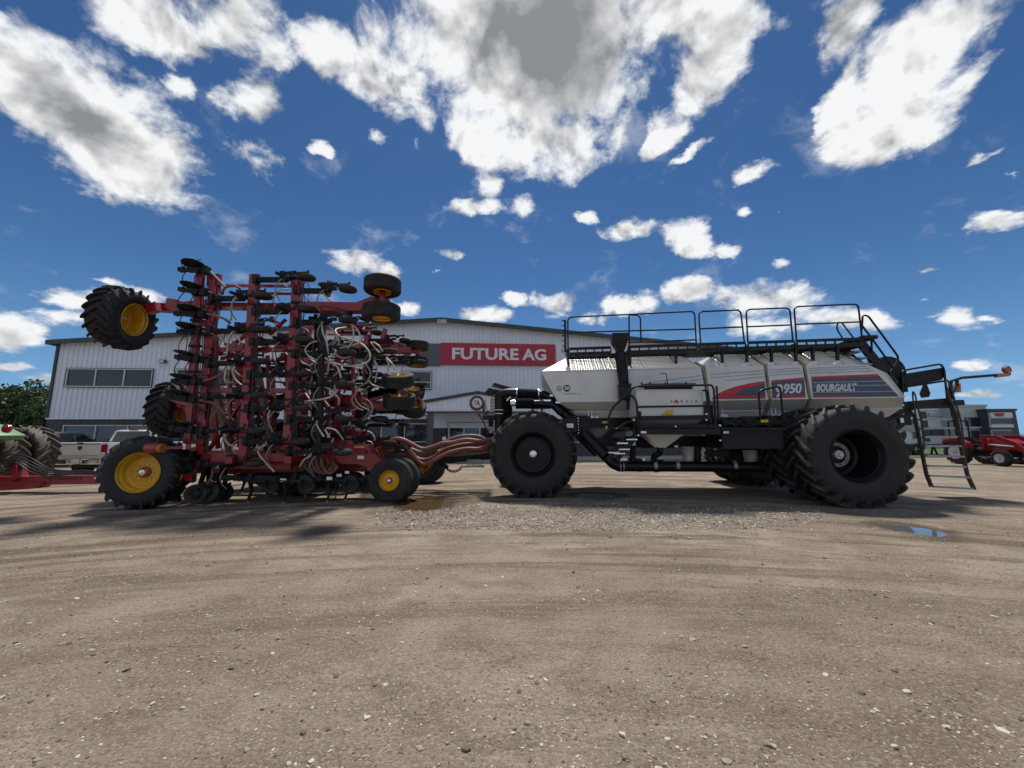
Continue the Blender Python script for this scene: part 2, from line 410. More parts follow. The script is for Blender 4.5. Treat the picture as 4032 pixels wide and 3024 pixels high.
def tag(o, label=None, cat=None, group=None, kind=None):
    if label: o['label'] = label
    if cat: o['category'] = cat
    if group: o['group'] = group
    if kind: o['kind'] = kind
    return o
def empty(name, loc, rz, label, cat, group=None):
    o = bpy.data.objects.new(name, None); C.objects.link(o); o.empty_display_size = .3
    o.location = loc; o.rotation_euler = (0, 0, rz); return tag(o, label, cat, group)
def copy_tree(o, parent=None):
    c = o.copy(); C.objects.link(c); c.parent = parent
    for ch in list(o.children): copy_tree(ch, c)
    return c
def smoothpath(pts, k=6):
    # Catmull-Rom through the points
    P = [Vector(p) for p in pts]; out = []
    for i in range(len(P)-1):
        p0 = P[max(i-1, 0)]; p1 = P[i]; p2 = P[i+1]; p3 = P[min(i+2, len(P)-1)]
        for j in range(k):
            t = j/k
            out.append(.5*((2*p1)+(p2-p0)*t+(2*p0-5*p1+4*p2-p3)*t*t+(3*p1-p0-3*p2+p3)*t**3))
    out.append(P[-1]); return out
class Frame:
    """a vertical frame standing on the ground: x along, y away from the photographer, z up"""
    def __init__(s, ox, oy, deg): s.o = Vector((ox, oy, 0)); s.a = rad(deg); s.x = Vector((math.cos(s.a), math.sin(s.a), 0)); s.y = Vector((-math.sin(s.a), math.cos(s.a), 0))
    def pt(s, u, v, w):            # the point seen at photo pixel (u, v), w metres nearer than the centre line
        d = ray(u, v); t = (-w-(CAM-s.o).dot(s.y))/d.dot(s.y); p = CAM+d*t-s.o
        return Vector((p.dot(s.x), p.dot(s.y), p.z))
def crop(x0, y0, k=800/2212.0):
    return lambda x, y: (x0+x*k, y0+y*k)
def ground_pt(u, v):
    d = ray(u, v); t = -CAM.z/d.z; return CAM+d*t

def text_mesh(body, a, b, c_, name, m, parent, proud=.004, bold=0.0, shear=0.0, label=None, spacing=1.0, depth=0.0):
    """text fitted between baseline corners a, b and height point c_ (above a)"""
    cu = bpy.data.curves.new('txt', 'FONT'); cu.body = body; cu.offset = bold; cu.shear = shear; cu.space_character = spacing
    cu.resolution_u = 3; cu.extrude = depth
    to = bpy.data.objects.new('txt', cu); C.objects.link(to); bpy.context.view_layer.update()
    dg = bpy.context.evaluated_depsgraph_get(); me = bpy.data.meshes.new_from_object(to.evaluated_get(dg))
    bpy.data.objects.remove(to, do_unlink=True)
    xs = [v.co.x for v in me.vertices]; ys = [v.co.y for v in me.vertices]
    x0, x1, y0, y1 = min(xs), max(xs), min(ys), max(ys)
    a = Vector(a); b = Vector(b); c_ = Vector(c_); ex = b-a; ey = c_-a; n = ex.cross(ey).normalized()
    for v in me.vertices:
        v.co = a+ex*((v.co.x-x0)/(x1-x0))+ey*((v.co.y-y0)/(y1-y0))+n*(proud+v.co.z)
    me.materials.clear(); me.materials.append(MATS[m])
    o = bpy.data.objects.new(name, me); C.objects.link(o); o.parent = parent
    if label: o['label'] = label
    return o

# ------------------------------------------------------------------ wheels
def tyre_mb(R, W, Rr, lugs=0, lh=.05, grooves=0, n=48):
    mb = MB(); Rb = R-(lh if lugs else 0)
    pr = [(-W*.40, Rr), (-W*.47, Rr+(Rb-Rr)*.25), (-W*.5, Rr+(Rb-Rr)*.5), (-W*.485, Rr+(Rb-Rr)*.75), (-W*.43, Rb-(Rb-Rr)*.08), (-W*.36, Rb-.006*R)]
    if grooves:
        g = grooves; ww = W*.66/g
        for i in range(g):
            y0 = -W*.33+i*ww
            pr += [(y0+.12*ww, Rb-.0*R), (y0+.82*ww, Rb), (y0+.86*ww, Rb-.02*R), (y0+ww, Rb-.02*R)]
    else:
        pr += [(-W*.15, Rb), (W*.15, Rb)]
    pr += [(-y, r) for (y, r) in reversed([p for p in pr if p[0] <= -W*.35])]
    pr += [(W*.40, Rr-.03*R), (-W*.40, Rr-.03*R)]
    mb.lathe(pr, n=n, close=True)
    if lugs:
        tw = 2*math.pi/lugs
        for i in range(lugs):
            for sd_ in (-1, 1):
                a0 = tw*i+(tw/2 if sd_ > 0 else 0)
                secs = []
                for (fy, da, top, wid) in ((.02, .0, R, .17), (.18, .24, R, .19), (.36, .62, R, .21), (.455, .86, R-.30*lh, .24), (.490, .92, R-1.1*lh-.02*R, .22)):
                    ang = a0+da*tw*1.15; hw = wid*tw*.62
                    y = sd_*W*fy
                    rb = Rb-.02*R if fy < .44 else (Rb-(.06 if fy < .48 else .13)*R)
                    hw_t = hw*.72
                    q = [(ang-hw, rb), (ang-hw_t, top), (ang+hw_t, top), (ang+hw, rb)]
                    secs.append([Vector((r*math.cos(a), y, r*math.sin(a))) for a, r in q])
                vs = [p for s_ in secs for p in s_]; fs = []
                for k in range(len(secs)-1):
                    for j in range(4):
                        j2 = (j+1) % 4; fs.append((k*4+j, k*4+j2, (k+1)*4+j2, (k+1)*4+j))
                fs.append((0, 1, 2, 3)); e = (len(secs)-1)*4; fs.append((e+3, e+2, e+1, e))
                mb.add(vs, fs)
    return mb
def rim_mb(Rr, W, dish, hub_r=None, n=40):
    """dish: axial place of the disc (negative = towards the viewer side)"""
    hub_r = hub_r or Rr*.3
    mb = MB(); h = W*.42
    mb.lathe([(-h-.01, Rr*1.03), (-h-.025, Rr*1.0), (-h, Rr*.955), (-h*.8, Rr*.93), (-h*.72, Rr*.88), (dish-.02 if dish > -h*.6 else -h*.6, Rr*.85), (dish, Rr*.80), (dish+.015, Rr*.72), (dish-.01, Rr*.5), (dish-.012, hub_r), (dish-.012, 0.001)], n=n)
    mb.lathe([(dish+.006, .001), (dish+.008, Rr*.72), (dish+.02, Rr*.84), (h*.8, Rr*.93), (h, Rr*.955), (h+.02, Rr*1.0), (h, Rr*1.03)], n=n)
    return mb
def make_wheel(name, parent, R, W, Rr, dish, rimm, tyrem='tyre', lugs=0, lh=.05, grooves=0, hub=None, hubm='bright_steel', loc=(0, 0, 0), rot=(0, 0, 0), bolts=0, plate=None, label=None, caps=True):
    """part: the tyre; sub-parts: rim, hub_cap"""
    t = tyre_mb(R, W, Rr, lugs, lh, grooves).build(name, tyrem, parent, smooth=35, loc=loc, rot=rot, label=label)
    r_ = rim_mb(Rr, W, dish)
    if bolts:
        for i in range(bolts):
            a = 2*math.pi*i/bolts; rr = Rr*.42
            r_.cyl((rr*math.cos(a), dish-.045, rr*math.sin(a)), (rr*math.cos(a), dish, rr*math.sin(a)), Rr*.032, 6)
    ro = r_.build('rim', rimm, t, smooth=40)
    if plate:
        MB().lathe([(dish-.02, Rr*.30), (dish-.04, Rr*.29), (dish-.042, .001)], n=24).build('hub_plate', plate, t, smooth=40)
    hr = hub or Rr*.16
    MB().lathe([(dish-.02, hr), (dish-.10*W-.04, hr), (dish-.10*W-.06, hr*.8), (dish-.10*W-.065, hr*.45), (dish-.10*W-.09, hr*.4), (dish-.10*W-.095, .001)], n=20).build('hub_cap', hubm, t, smooth=40)
    return t
# ================================================================== the setting
PUD = []
for (u, v, du, dv, dep) in ((1682, 1982, 110, 26, .05), (3600, 2087, 72, 22, .055), (2345, 1954, 80, 9, .035)):
    c_ = ground_pt(u, v); PUD.append((c_.x, c_.y, (ground_pt(u+du, v)-c_).length, abs(ground_pt(u, v-dv).y-ground_pt(u, v+dv).y)/2, dep))
def ground_h(x, y):
    if 6 < y < 12:
        for cx, cy, rx, ry, dep in PUD:
            q = ((x-cx)/rx)**2+((y-cy)/ry)**2
            if q < 4:
                e = .5*mnoise.noise(Vector((x*4.0, y*5.0, 2)))+.25*mnoise.noise(Vector((x*10, y*12, 5)))
                return ground_b(x, y)*.5-dep*max(0, 1-q*.55+e*.9)+.022*min(1, q/2)
    return ground_b(x, y)
def ground_b(x, y):
    h = .012*mnoise.noise(Vector((x*.35, y*.6, 0)))+.010*mnoise.noise(Vector((x*.22, y*3.2, 4)))+.006*mnoise.noise(Vector((x*2.5, y*2.5, 9)))
    return h*max(0, min(1, (40-abs(x))/20))*max(0, min(1, (30-y)/15))
GP0, GP1 = ground_pt(1560, 2075), ground_pt(3050, 2060)
def build_ground():
    def spaced(a, b, step, far):
        xs = []; x = a
        while x <= b: xs.append(x); x += step
        l = [a-(1.6**k)*step*1.5 for k in range(1, 40) if (1.6**k)*step*1.5 < far]; r = [b+(a-q) for q in l]
        return sorted(l)+xs+sorted(r)
    xs = spaced(-16, 16, .11, 3000); ys = spaced(-1, 15, .08, 3000)
    vs = [(x, y, ground_h(x, y)) for y in ys for x in xs]; nx = len(xs)
    fs = [(j*nx+i, j*nx+i+1, (j+1)*nx+i+1, (j+1)*nx+i) for j in range(len(ys)-1) for i in range(nx-1)]
    me = bpy.data.meshes.new('ground'); me.from_pydata(vs, [], fs); me.polygons.foreach_set('use_smooth', [True]*len(fs))
    m = bpy.data.materials.new('dirt_yard'); m.use_nodes = True; nt = m.node_tree; N = nt.nodes.new; L = nt.links.new
    b = nt.nodes['Principled BSDF']; b.inputs['Roughness'].default_value = .92; b.inputs['Specular IOR Level'].default_value = .25
    geo = N('ShaderNodeNewGeometry')
    def mp(sc, rot=0, off=(0, 0, 0)):
        q = N('ShaderNodeMapping'); q.inputs['Scale'].default_value = sc; q.inputs['Rotation'].default_value = (0, 0, rot); q.inputs['Location'].default_value = off
        L(geo.outputs['Position'], q.inputs['Vector']); return q.outputs[0]
    def nz(vec, s, d=6, r=.6, dist=0):
        n = N('ShaderNodeTexNoise'); n.inputs['Scale'].default_value = s; n.inputs['Detail'].default_value = d; n.inputs['Roughness'].default_value = r; n.inputs['Distortion'].default_value = dist
        L(vec, n.inputs['Vector']); return n.outputs['Fac']
    def mr(v, a, b_, c=0, d=1):
        q = N('ShaderNodeMapRange'); q.interpolation_type = 'SMOOTHSTEP'
        for k, x in zip(('From Min', 'From Max', 'To Min', 'To Max'), (a, b_, c, d)): q.inputs[k].default_value = x
        L(v, q.inputs['Value']); return q.outputs[0]
    def mix(f, a, b_):
        q = N('ShaderNodeMix'); q.data_type = 'RGBA'
        if isinstance(f, float): q.inputs['Factor'].default_value = f
        else: L(f, q.inputs['Factor'])
        for k, x in (('A', a), ('B', b_)):
            if isinstance(x, tuple): q.inputs[k].default_value = x+(1,)
            else: L(x, q.inputs[k])
        return q.outputs['Result']
    def mth(op, a, b_=None, cl=False):
        q = N('ShaderNodeMath'); q.operation = op; q.use_clamp = cl
        for i, x in enumerate((a, b_)):
            if x is None: continue
            if isinstance(x, (int, float)): q.inputs[i].default_value = x
            else: L(x, q.inputs[i])
        return q.outputs[0]
    # the wheel tracks sweep round in wide arcs
    sx = N('ShaderNodeSeparateXYZ'); L(geo.outputs['Position'], sx.inputs[0])
    arcy = mth('ADD', sx.outputs[1], mth('MULTIPLY', mth('MULTIPLY', sx.outputs[0], sx.outputs[0]), .030))
    cb = N('ShaderNodeCombineXYZ'); L(sx.outputs[0], cb.inputs[0]); L(arcy, cb.inputs[1])
    def mpa(sc, rot=0, off=(0, 0, 0)):
        q = N('ShaderNodeMapping'); q.inputs['Scale'].default_value = sc; q.inputs['Rotation'].default_value = (0, 0, rot); q.inputs['Location'].default_value = off
        L(cb.outputs[0], q.inputs['Vector']); return q.outputs[0]
    big = nz(mp((.5, .5, .5)), 1.0, 5, .6, .6)
    med = nz(mp((1.6, 2.2, 1)), 1.0, 6, .65)
    streak = nz(mpa((.10, 1.3, 1), .03), 1.5, 7, .68, .5)
    streak2 = nz(mpa((.20, 2.8, 1), -.02, (4, 2, 0)), 1.2, 7, .7, .3)
    fine = nz(mp((1, 1, 1)), 55, 4, .75)
    grain = nz(mp((1, 1, 1)), 170, 3, .8)
    base = mix(mr(big, .35, .68), (.235, .188, .140), (.345, .285, .222))
    base = mix(mr(med, .44, .62, 0, .6), base, (.165, .125, .092))
    # wheel streaks out where the machines pass (beyond about four metres)
    sepn = N('ShaderNodeSeparateXYZ'); L(geo.outputs['Position'], sepn.inputs[0])
    farm = mr(sepn.outputs[1], 2.5, 6.0, .30, 1)
    base = mix(mth('MULTIPLY', mr(streak, .50, .60, 0, .85), farm), base, (.085, .062, .044))
    base = mix(mth('MULTIPLY', mr(streak2, .54, .64, 0, .75), farm), base, (.105, .078, .056))
    base = mix(mr(streak2, .30, .43, .35, 0), base, (.40, .335, .26))
    clod = nz(mp((1, 1.5, 1)), 21, 5, .72)
    base = mix(mr(clod, .54, .68, 0, .45), base, (.105, .076, .052))
    base = mix(mr(clod, .34, .46, .45, 0), base, (.45, .385, .30))
    base = mix(mr(fine, .51, .66, 0, .62), base, (.10, .078, .058))
    base = mix(mr(fine, .34, .47, .6, 0), base, (.50, .43, .34))
    base = mix(mr(grain, .56, .72, 0, .5), base, (.085, .065, .05))
    base = mix(mr(grain, .28, .42, .5, 0), base, (.50, .44, .36))
    gq = N('ShaderNodeMapping'); gq.vector_type = 'TEXTURE'; gq.inputs['Location'].default_value = ((GP0.x+GP1.x)/2+.2, 7.55, 0); gq.inputs['Scale'].default_value = (6.2, 1.5, 9)
    L(geo.outputs['Position'], gq.inputs['Vector']); gg = N('ShaderNodeTexGradient'); gg.gradient_type = 'SPHERICAL'; L(gq.outputs[0], gg.inputs[0])
    base = mix(mr(mth('ADD', gg.outputs['Fac'], mth('MULTIPLY', mth('SUBTRACT', med, .5), 1.2)), .1, .6, 0, .6), base, (.23, .205, .175))
    # pale pebbles pressed into the surface
    vo = N('ShaderNodeTexVoronoi'); vo.inputs['Scale'].default_value = 30; L(mp((1, 1, 1)), vo.inputs['Vector'])
    sp = N('ShaderNodeSeparateColor'); L(vo.outputs['Color'], sp.inputs[0])
    peb = mth('MULTIPLY', mr(vo.outputs['Distance'], .10, .22, 1, 0), mth('GREATER_THAN', sp.outputs[0], .80))
    base = mix(mth('MULTIPLY', peb, .75), base, (.50, .45, .38))
    for cx, cy, rx, ry, dep in PUD:
        q = N('ShaderNodeMapping'); q.vector_type = 'TEXTURE'; q.inputs['Location'].default_value = (cx, cy, 0); q.inputs['Scale'].default_value = (rx*2.3, ry*2.6, 9)
        L(geo.outputs['Position'], q.inputs['Vector']); g = N('ShaderNodeTexGradient'); g.gradient_type = 'SPHERICAL'; L(q.outputs[0], g.inputs[0])
        base = mix(mr(mth('ADD', g.outputs['Fac'], mth('MULTIPLY', mth('SUBTRACT', med, .5), .9)), .12, .5, 0, .8), base, (.075, .052, .035))
    L(base, b.inputs['Base Color'])
    # tread marks: chevrons in two bands
    def band(y0, half, slope):
        yy = mth('SUBTRACT', mth('SUBTRACT', sepn.outputs[1], y0), mth('MULTIPLY', sepn.outputs[0], slope))
        yy = mth('ADD', yy, mth('MULTIPLY', mth('SUBTRACT', big, .5), .5))
        a = mth('ABSOLUTE', yy)
        inside = mr(a, half*.8, half, 1, 0)
        w = mth('SINE', mth('MULTIPLY', mth('ADD', sepn.outputs[0], mth('MULTIPLY', a, 1.1)), 26))
        return mth('MULTIPLY', mth('MULTIPLY', mr(w, .1, .7), inside), mr(med, .42, .62))
    tr = mth('ADD', mth('ADD', band(4.0, .33, .06), band(6.6, .33, .03)), band(2.9, .25, -.10))
    hgt = mth('ADD', mth('ADD', mth('ADD', mth('MULTIPLY', clod, .9), mth('MULTIPLY', fine, .55)), mth('MULTIPLY', grain, .22)), mth('ADD', mth('MULTIPLY', med, 1.1), mth('MULTIPLY', streak2, 1.4)))
    hgt = mth('SUBTRACT', mth('ADD', hgt, mth('MULTIPLY', peb, .18)), mth('MULTIPLY', tr, .35))
    bp = N('ShaderNodeBump'); bp.inputs['Strength'].default_value = .9; bp.inputs['Distance'].default_value = .03
    L(hgt, bp.inputs['Height']); L(bp.outputs[0], b.inputs['Normal'])
    me.materials.append(m)
    o = bpy.data.objects.new('ground', me); C.objects.link(o); tag(o, kind='structure')
build_ground()

def stones(name, n, sampler, size, cols, label):
    mb = MB(); ico = bmesh.new(); bmesh.ops.create_icosphere(ico, subdivisions=1, radius=1)
    iv = [v.co.copy() for v in ico.verts]; idx = [tuple(v.index for v in f.verts) for f in ico.faces]; ico.free()
    for _ in range(n):
        x, y = sampler(); s = random.uniform(*size)*(1+1.3*(random.random() < .06))
        sc = Vector((s*random.uniform(.8, 1.5), s*random.uniform(.7, 1.1), s*random.uniform(.35, .6)))
        e = Euler((random.uniform(-.3, .3), random.uniform(-.3, .3), random.uniform(0, 6.3))).to_matrix()
        mb.m = random.randrange(len(cols)); c = Vector((x, y, ground_h(x, y)+sc.z*.35))
        jit = [random.uniform(.75, 1.2) for _ in iv]
        mb.add([c+e @ Vector((p.x*sc.x*j, p.y*sc.y*j, p.z*sc.z*j)) for p, j in zip(iv, jit)], idx)
    o = mb.build(name, cols); tag(o, label, 'stones', kind='stuff'); return o
mat('stone_pale', (.46, .42, .36), .8, var=.2); mat('stone_grey', (.24, .215, .19), .8, var=.3); mat('stone_tan', (.34, .26, .17), .8, var=.2); mat('stone_brown', (.12, .095, .075), .9, var=.2)
def s_near():
    while True:
        y = .9+7.5*random.random()**1.6; x = random.uniform(-1.5, 1.5)*y*1.05
        if mnoise.noise(Vector((x*1.1, y*1.1, 3)))+.45*random.random() > .05: return x, y
stones('loose_stones', 15000, s_near, (.003, .0095), ['stone_pale', 'stone_pale', 'stone_grey', 'stone_tan', 'stone_brown', 'stone_brown'], 'scattered pale and grey pebbles lying on the packed dirt yard')
GP0, GP1 = ground_pt(1560, 2075), ground_pt(3050, 2060)
def s_gravel():
    while True:
        u = random.uniform(1480, 3250); v = random.gauss(2035, 38)
        if not 1970 < v < 2150: continue
        edge = 1.0-abs((u-2300)/1000)**3
        if abs(v-2035) > 48*edge+18*mnoise.noise(Vector((u*.01, 0, 0))) + 14*random.random() and random.random() < .93: continue
        p = ground_pt(u, v); return p.x, p.y
stones('gravel_patch', 24000, s_gravel, (.006, .014), ['stone_grey', 'stone_pale', 'stone_grey', 'stone_tan', 'stone_brown'], 'spread of loose grey crushed gravel in front of the air cart')

def puddle(name, i, m, label):
    cx, cy, rx, ry, dep = PUD[i]; mb = MB(); n = 40
    mb.add([(cx, cy, -.005)]+[(cx+rx*1.5*math.cos(6.2832*k/n), cy+ry*1.5*math.sin(6.2832*k/n), -.005) for k in range(n)], [(0, k+1, (k+1) % n+1) for k in range(n)])
    o = mb.build(name, m); tag(o, label, kind='structure'); return o
mat('muddy_water', (.085, .055, .028), .02, spec=.6, var=.1); mat('clear_water', (.10, .11, .12), .01, spec=1.0, var=.1); MATS['clear_water'].node_tree.nodes['Principled BSDF'].inputs['IOR'].default_value = 2.2
puddle('puddle', 0, 'muddy_water', 'shallow brown puddle beside the small yellow front wheels of the drill')
puddle('puddle', 1, 'clear_water', 'bright puddle mirroring the sky beyond the big rear wheels')
puddle('puddle', 2, 'clear_water', 'thin wet patch under the air cart')

# ------------------------------------------------------------------ main building
BF = Frame(0, 28.3, 0); BF = Frame(1.3, 28.0, 5.0)
BL = BF.pt(236, 1352, 0).x; BRX = BF.pt(1742, 1268, 0).x; BR = 2*BRX-BL
HE = BF.pt(222, 1352, 0).z; HR = BF.pt(1742, 1265, 0).z; HW = BF.pt(1000, 1650, 0).z
def roof_z(x): return HR-(HR-HE)*abs(x-BRX)/(BRX-BL)
bld = empty('dealership_building', BF.o, BF.a, 'long pale metal sided building with low gable roof and dark block base behind the machines', 'building')
# openings in the upper wall (x0, x1, z0, z1)
def rect(u0, v0, u1, v1, w=0):
    a = BF.pt(u0, v0, w); b = BF.pt(u1, v1, w); return (a.x, b.x, b.z, a.z)
def rib_wall():
    mb = MB(); x = BL; ths = .04
    pitch = .305
    while x < BR-.01:
        x1 = min(x+pitch, BR)
        mb.add([(x, 0, HW), (x1, 0, HW), (x1, 0, roof_z(x1)), (x, 0, roof_z(x))], [(0, 1, 2, 3)])
        for q in (x,):
            z = roof_z(q)
            mb.add([(q-.04, 0, HW), (q-.022, -.055, HW), (q+.022, -.055, HW), (q+.04, 0, HW), (q-.04, 0, z), (q-.022, -.055, z), (q+.022, -.055, z), (q+.04, 0, z)],
                   [(0, 1, 5, 4), (1, 2, 6, 5), (2, 3, 7, 6)])
        x += pitch
    return mb
rib_wall().build('ribbed_wall', 'siding', bld)
D = 40
mb = MB(); mb.box(((BL+BR)/2, D/2+.1, HE/2-.2), (BR-BL-.1, D-.2, HE-.5)); mb.build('inner_shell', 'dark_panel', bld)
mb = MB(); mb.box(((BL+BR)/2, .03, HW/2-.02), (BR-BL-.02, .2, HW)); mb.build('block_base', 'block', bld, label='dark grey block base of the long building')
mb = MB()
for sx in (BL, BR):
    x = sx
    mb.add([(x, 0, 0), (x, D, 0), (x, D, HE), (x, 0, HE)], [(0, 1, 2, 3)])
mb.add([(BL, D, 0), (BR, D, 0), (BR, D, HE), (BRX, D, HR), (BL, D, HE)], [(0, 1, 2, 3, 4)])
mb.build('side_wall', 'siding', bld)
mb = MB()
for (xa, za, xb, zb) in ((BL-.3, HE-.02, BRX, HR), (BRX, HR, BR+.3, HE-.02)):
    mb.add([(xa, -.45, za+.12), (xb, -.45, zb+.12), (xb, D+.3, zb+.12), (xa, D+.3, za+.12), (xa, -.45, za), (xb, -.45, zb), (xb, D+.3, zb), (xa, D+.3, za)],
           [(0, 1, 2, 3), (7, 6, 5, 4), (0, 4, 5, 1), (3, 2, 6, 7), (0, 3, 7, 4), (1, 5, 6, 2)])
mb.build('roof', 'white_panel', bld)
mb = MB()
mb.beam((BL-.32, -.52, HE-.05), (BRX, -.52, HR-.03), .12, .30); mb.beam((BRX, -.52, HR-.03), (BR+.32, -.52, HE-.05), .12, .30)
mb.beam((BL-.38, -.45, HE-.02), (BL-.38, D, HE-.02), .14, .26)
mb.build('roof_trim', 'dark_trim', bld)
mb = MB(); mb.box((BL-.03, -.04, HE/2+HW/2), (.14, .12, HE-HW)); mb.build('corner_trim', 'dark_trim', bld)
mb = MB(); mb.box(((BL+BR)/2, -.09, HW+.03), (BR-BL, .12, .09)); mb.build('base_ledge', 'window_frame', bld)
def window(r, cols, rows=1, name='window', split=None, fm='window_frame', gm='glass', y=-.09, fr=.05):
    x0, x1, z0, z1 = r
    f = MB(); ft = fr
    f.box(((x0+x1)/2, y, z0+ft/2), (x1-x0, .1, ft)); f.box(((x0+x1)/2, y, z1-ft/2), (x1-x0, .1, ft))
    f.box((x0+ft/2, y, (z0+z1)/2), (ft, .1, z1-z0-2*ft)); f.box((x1-ft/2, y, (z0+z1)/2), (ft, .1, z1-z0-2*ft))
    for i in range(1, cols):
        x = x0+(x1-x0)*i/cols; f.box((x, y, (z0+z1)/2), (ft, .09, z1-z0-2*ft))
    for i in range(1, rows):
        z = z0+(z1-z0)*(split if split else i/rows); f.box(((x0+x1)/2, y+.002, z), (x1-x0-2*ft, .085, ft))
    fo = f.build(name, fm, bld)
    g = MB(); g.box(((x0+x1)/2, y+.035, (z0+z1)/2), (x1-x0-.02, .02, z1-z0-.02)); g.build('pane', gm, fo)
    d = MB(); e = .04
    for (cx, cz, sx, sz) in (((x0+x1)/2, z1+e/2, x1-x0+2*e, e), ((x0+x1)/2, z0-e/2, x1-x0+2*e, e), (x0-e/2, (z0+z1)/2, e, z1-z0), (x1+e/2, (z0+z1)/2, e, z1-z0)):
        d.box((cx, y-.02, cz), (sx, .08, sz))
    d.build('surround', 'dark_trim', fo); return fo
window(rect(273, 1452, 600, 1525), 3, gm='glass_blue')
window(rect(702, 1455, 1000, 1525), 3, gm='glass_blue')
window(rect(1290, 1460, 1380, 1530), 1, gm='glass_blue')
window(rect(1590, 1463, 1698, 1532), 1, 2, split=.38, gm='glass_blue')
window(rect(258, 1674, 620, 1800), 3, y=-.10); window(rect(700, 1674, 900, 1800), 2, y=-.10)
window(rect(1503, 1668, 1685, 1741), 2, y=-.10); window(rect(2150, 1668, 2520, 1741), 3, y=-.10); window(rect(950, 1668, 1300, 1741), 3, y=-.10)
# entrance porch
PD = 2.6
px0, px1, pzr = BF.pt(1661, 1583, PD), BF.pt(2096, 1583, PD), BF.pt(1878, 1545, PD)
pxr = (px0.x+px1.x)/2; pze = px0.z; pzb = BF.pt(1700, 1621, PD).z
porch_z = pzr.z
mb = MB()
x = px0.x+.15
while x < px1.x-.15:
    zt = porch_z-(porch_z-pze)*abs(x-pxr)/(pxr-px0.x)-.1
    x2 = min(x+.305, px1.x-.15); zt2 = porch_z-(porch_z-pze)*abs(x2-pxr)/(pxr-px0.x)-.1
    mb.add([(x, -PD, pzb), (x2, -PD, pzb), (x2, -PD, zt2), (x, -PD, zt)], [(0, 1, 2, 3)])
    mb.add([(x-.03, -PD, pzb), (x-.015, -PD-.03, pzb), (x+.015, -PD-.03, pzb), (x+.03, -PD, pzb), (x-.03, -PD, zt), (x-.015, -PD-.03, zt), (x+.015, -PD-.03, zt), (x+.03, -PD, zt)], [(0, 1, 5, 4), (1, 2, 6, 5), (2, 3, 7, 6)])
    x = x2
mb.box((px0.x+.15, -PD/2, (pzb+pze)/2), (.06, PD-.1, pze-pzb)); mb.box((px1.x-.15, -PD/2, (pzb+pze)/2), (.06, PD-.1, pze-pzb))
mb.box((pxr, -PD/2, pzb+.03), (px1.x-px0.x-.4, PD-.1, .05))
mb.build('porch_gable', 'siding', bld)
mb = MB()
for s_ in (-1, 1):
    xa = px0.x if s_ < 0 else px1.x
    mb.beam((xa, -PD-.08, pze), (pxr, -PD-.08, porch_z), .14, .17)
    mb.add([(xa, -PD-.1, pze+.08), (pxr, -PD-.1, porch_z+.08), (pxr, -.05, porch_z+.08), (xa, -.05, pze+.08), (xa, -PD-.1, pze+.02), (pxr, -PD-.1, porch_z+.02), (pxr, -.05, porch_z+.02), (xa, -.05, pze+.02)],
           [(0, 1, 2, 3), (7, 6, 5, 4), (0, 4, 5, 1), (3, 2, 6, 7), (0, 3, 7, 4), (1, 5, 6, 2)])
    mb.box((xa+(-.03 if s_ < 0 else .03), -PD-.02, (pze+pzb)/2+.05), (.16, .12, pze-pzb+.1))
mb.box((pxr, -PD-.02, pzb-.03), (px1.x-px0.x-.3, .14, .10))
mb.tube([(px0.x-.03, -PD-.02, pzb+.05), (px0.x+.0, -PD+.02, pzb-.1), (px0.x+.35, -PD+.1, pzb-.3), (px0.x+.38, -PD+.1, .1)], .045, 6)
mb.build('porch_roof', 'dark_trim', bld)
for xx in (BF.pt(1693, 1700, PD).x, 2*pxr-BF.pt(1693, 1700, PD).x):
    mb = MB(); mb.box((xx, -PD+.2, pzb/2-.04), (.36, .36, pzb-.08)); mb.build('porch_post', 'porch_post', bld, bevel=.01)
mb = MB(); mb.box((pxr, -.12, (HW+pzb)/2-.3), (px1.x-px0.x-.3, .04, pzb-HW+.7)); mb.build('porch_back_wall', 'siding', bld)
er = rect(1766, 1665, 1950, 1800); window((er[0], er[1], .05, er[3]), 3, name='entrance_door', y=-.13, fr=.09)
mb = MB(); mb.box(((BL+BR)/2, -1.0, .075), (BR-BL, 2.1, .15)); mb.box((pxr, -2.6, .06), (7, 2, .12)); mb.build('concrete_walk', 'concrete', bld)
lf = BF.pt(640, 1423, .2)
mb = MB(); mb.box(lf, (.42, .2, .2)); lo = mb.build('wall_lamp', 'dark_trim', bld, bevel=.02)
MB().box(lf+Vector((-.02, -.105, -.02)), (.3, .012, .12)).build('lens', 'paper', lo)
# signs
def sign_plate(name, label, u0, v0, u1, v1, m, w, th=.16):
    a = BF.pt(u0, v0, w); b = BF.pt(u1, v1, w); c = Vector(((a.x+b.x)/2, a.y, (a.z+b.z)/2))
    wp = BF.o+BF.x*c.x+BF.y*c.y+Vector((0, 0, c.z))
    root = empty(name, wp, BF.a, label, 'sign')
    W_, H_ = b.x-a.x, a.z-b.z
    MB().box((0, th/2, 0), (W_, th, H_)).build('panel', m, root, bevel=.012)
    return root, W_, H_, c
def on(c, u, v, w): p = BF.pt(u, v, w); return Vector((p.x-c.x, p.y-c.y, p.z-c.z))
sr, W_, H_, c1 = sign_plate('shop_sign', 'wide red sign with large white capitals high on the pale ribbed wall', 1735, 1349, 2188, 1440, 'sign_red', .22)
zb, zt = on(c1, 1900, 1417, .22).z, on(c1, 1900, 1371, .22).z
def letters(body, ua, ub, root, c, zb, zt, m, w, bold=.02, depth=.04, name='lettering', **k):
    xa, xb = on(c, ua, 1400, w).x, on(c, ub, 1400, w).x
    return text_mesh(body, (xa, 0, zb), (xb, 0, zb), (xa, 0, zt), name, m, root, proud=.0, bold=bold, depth=depth, **k)
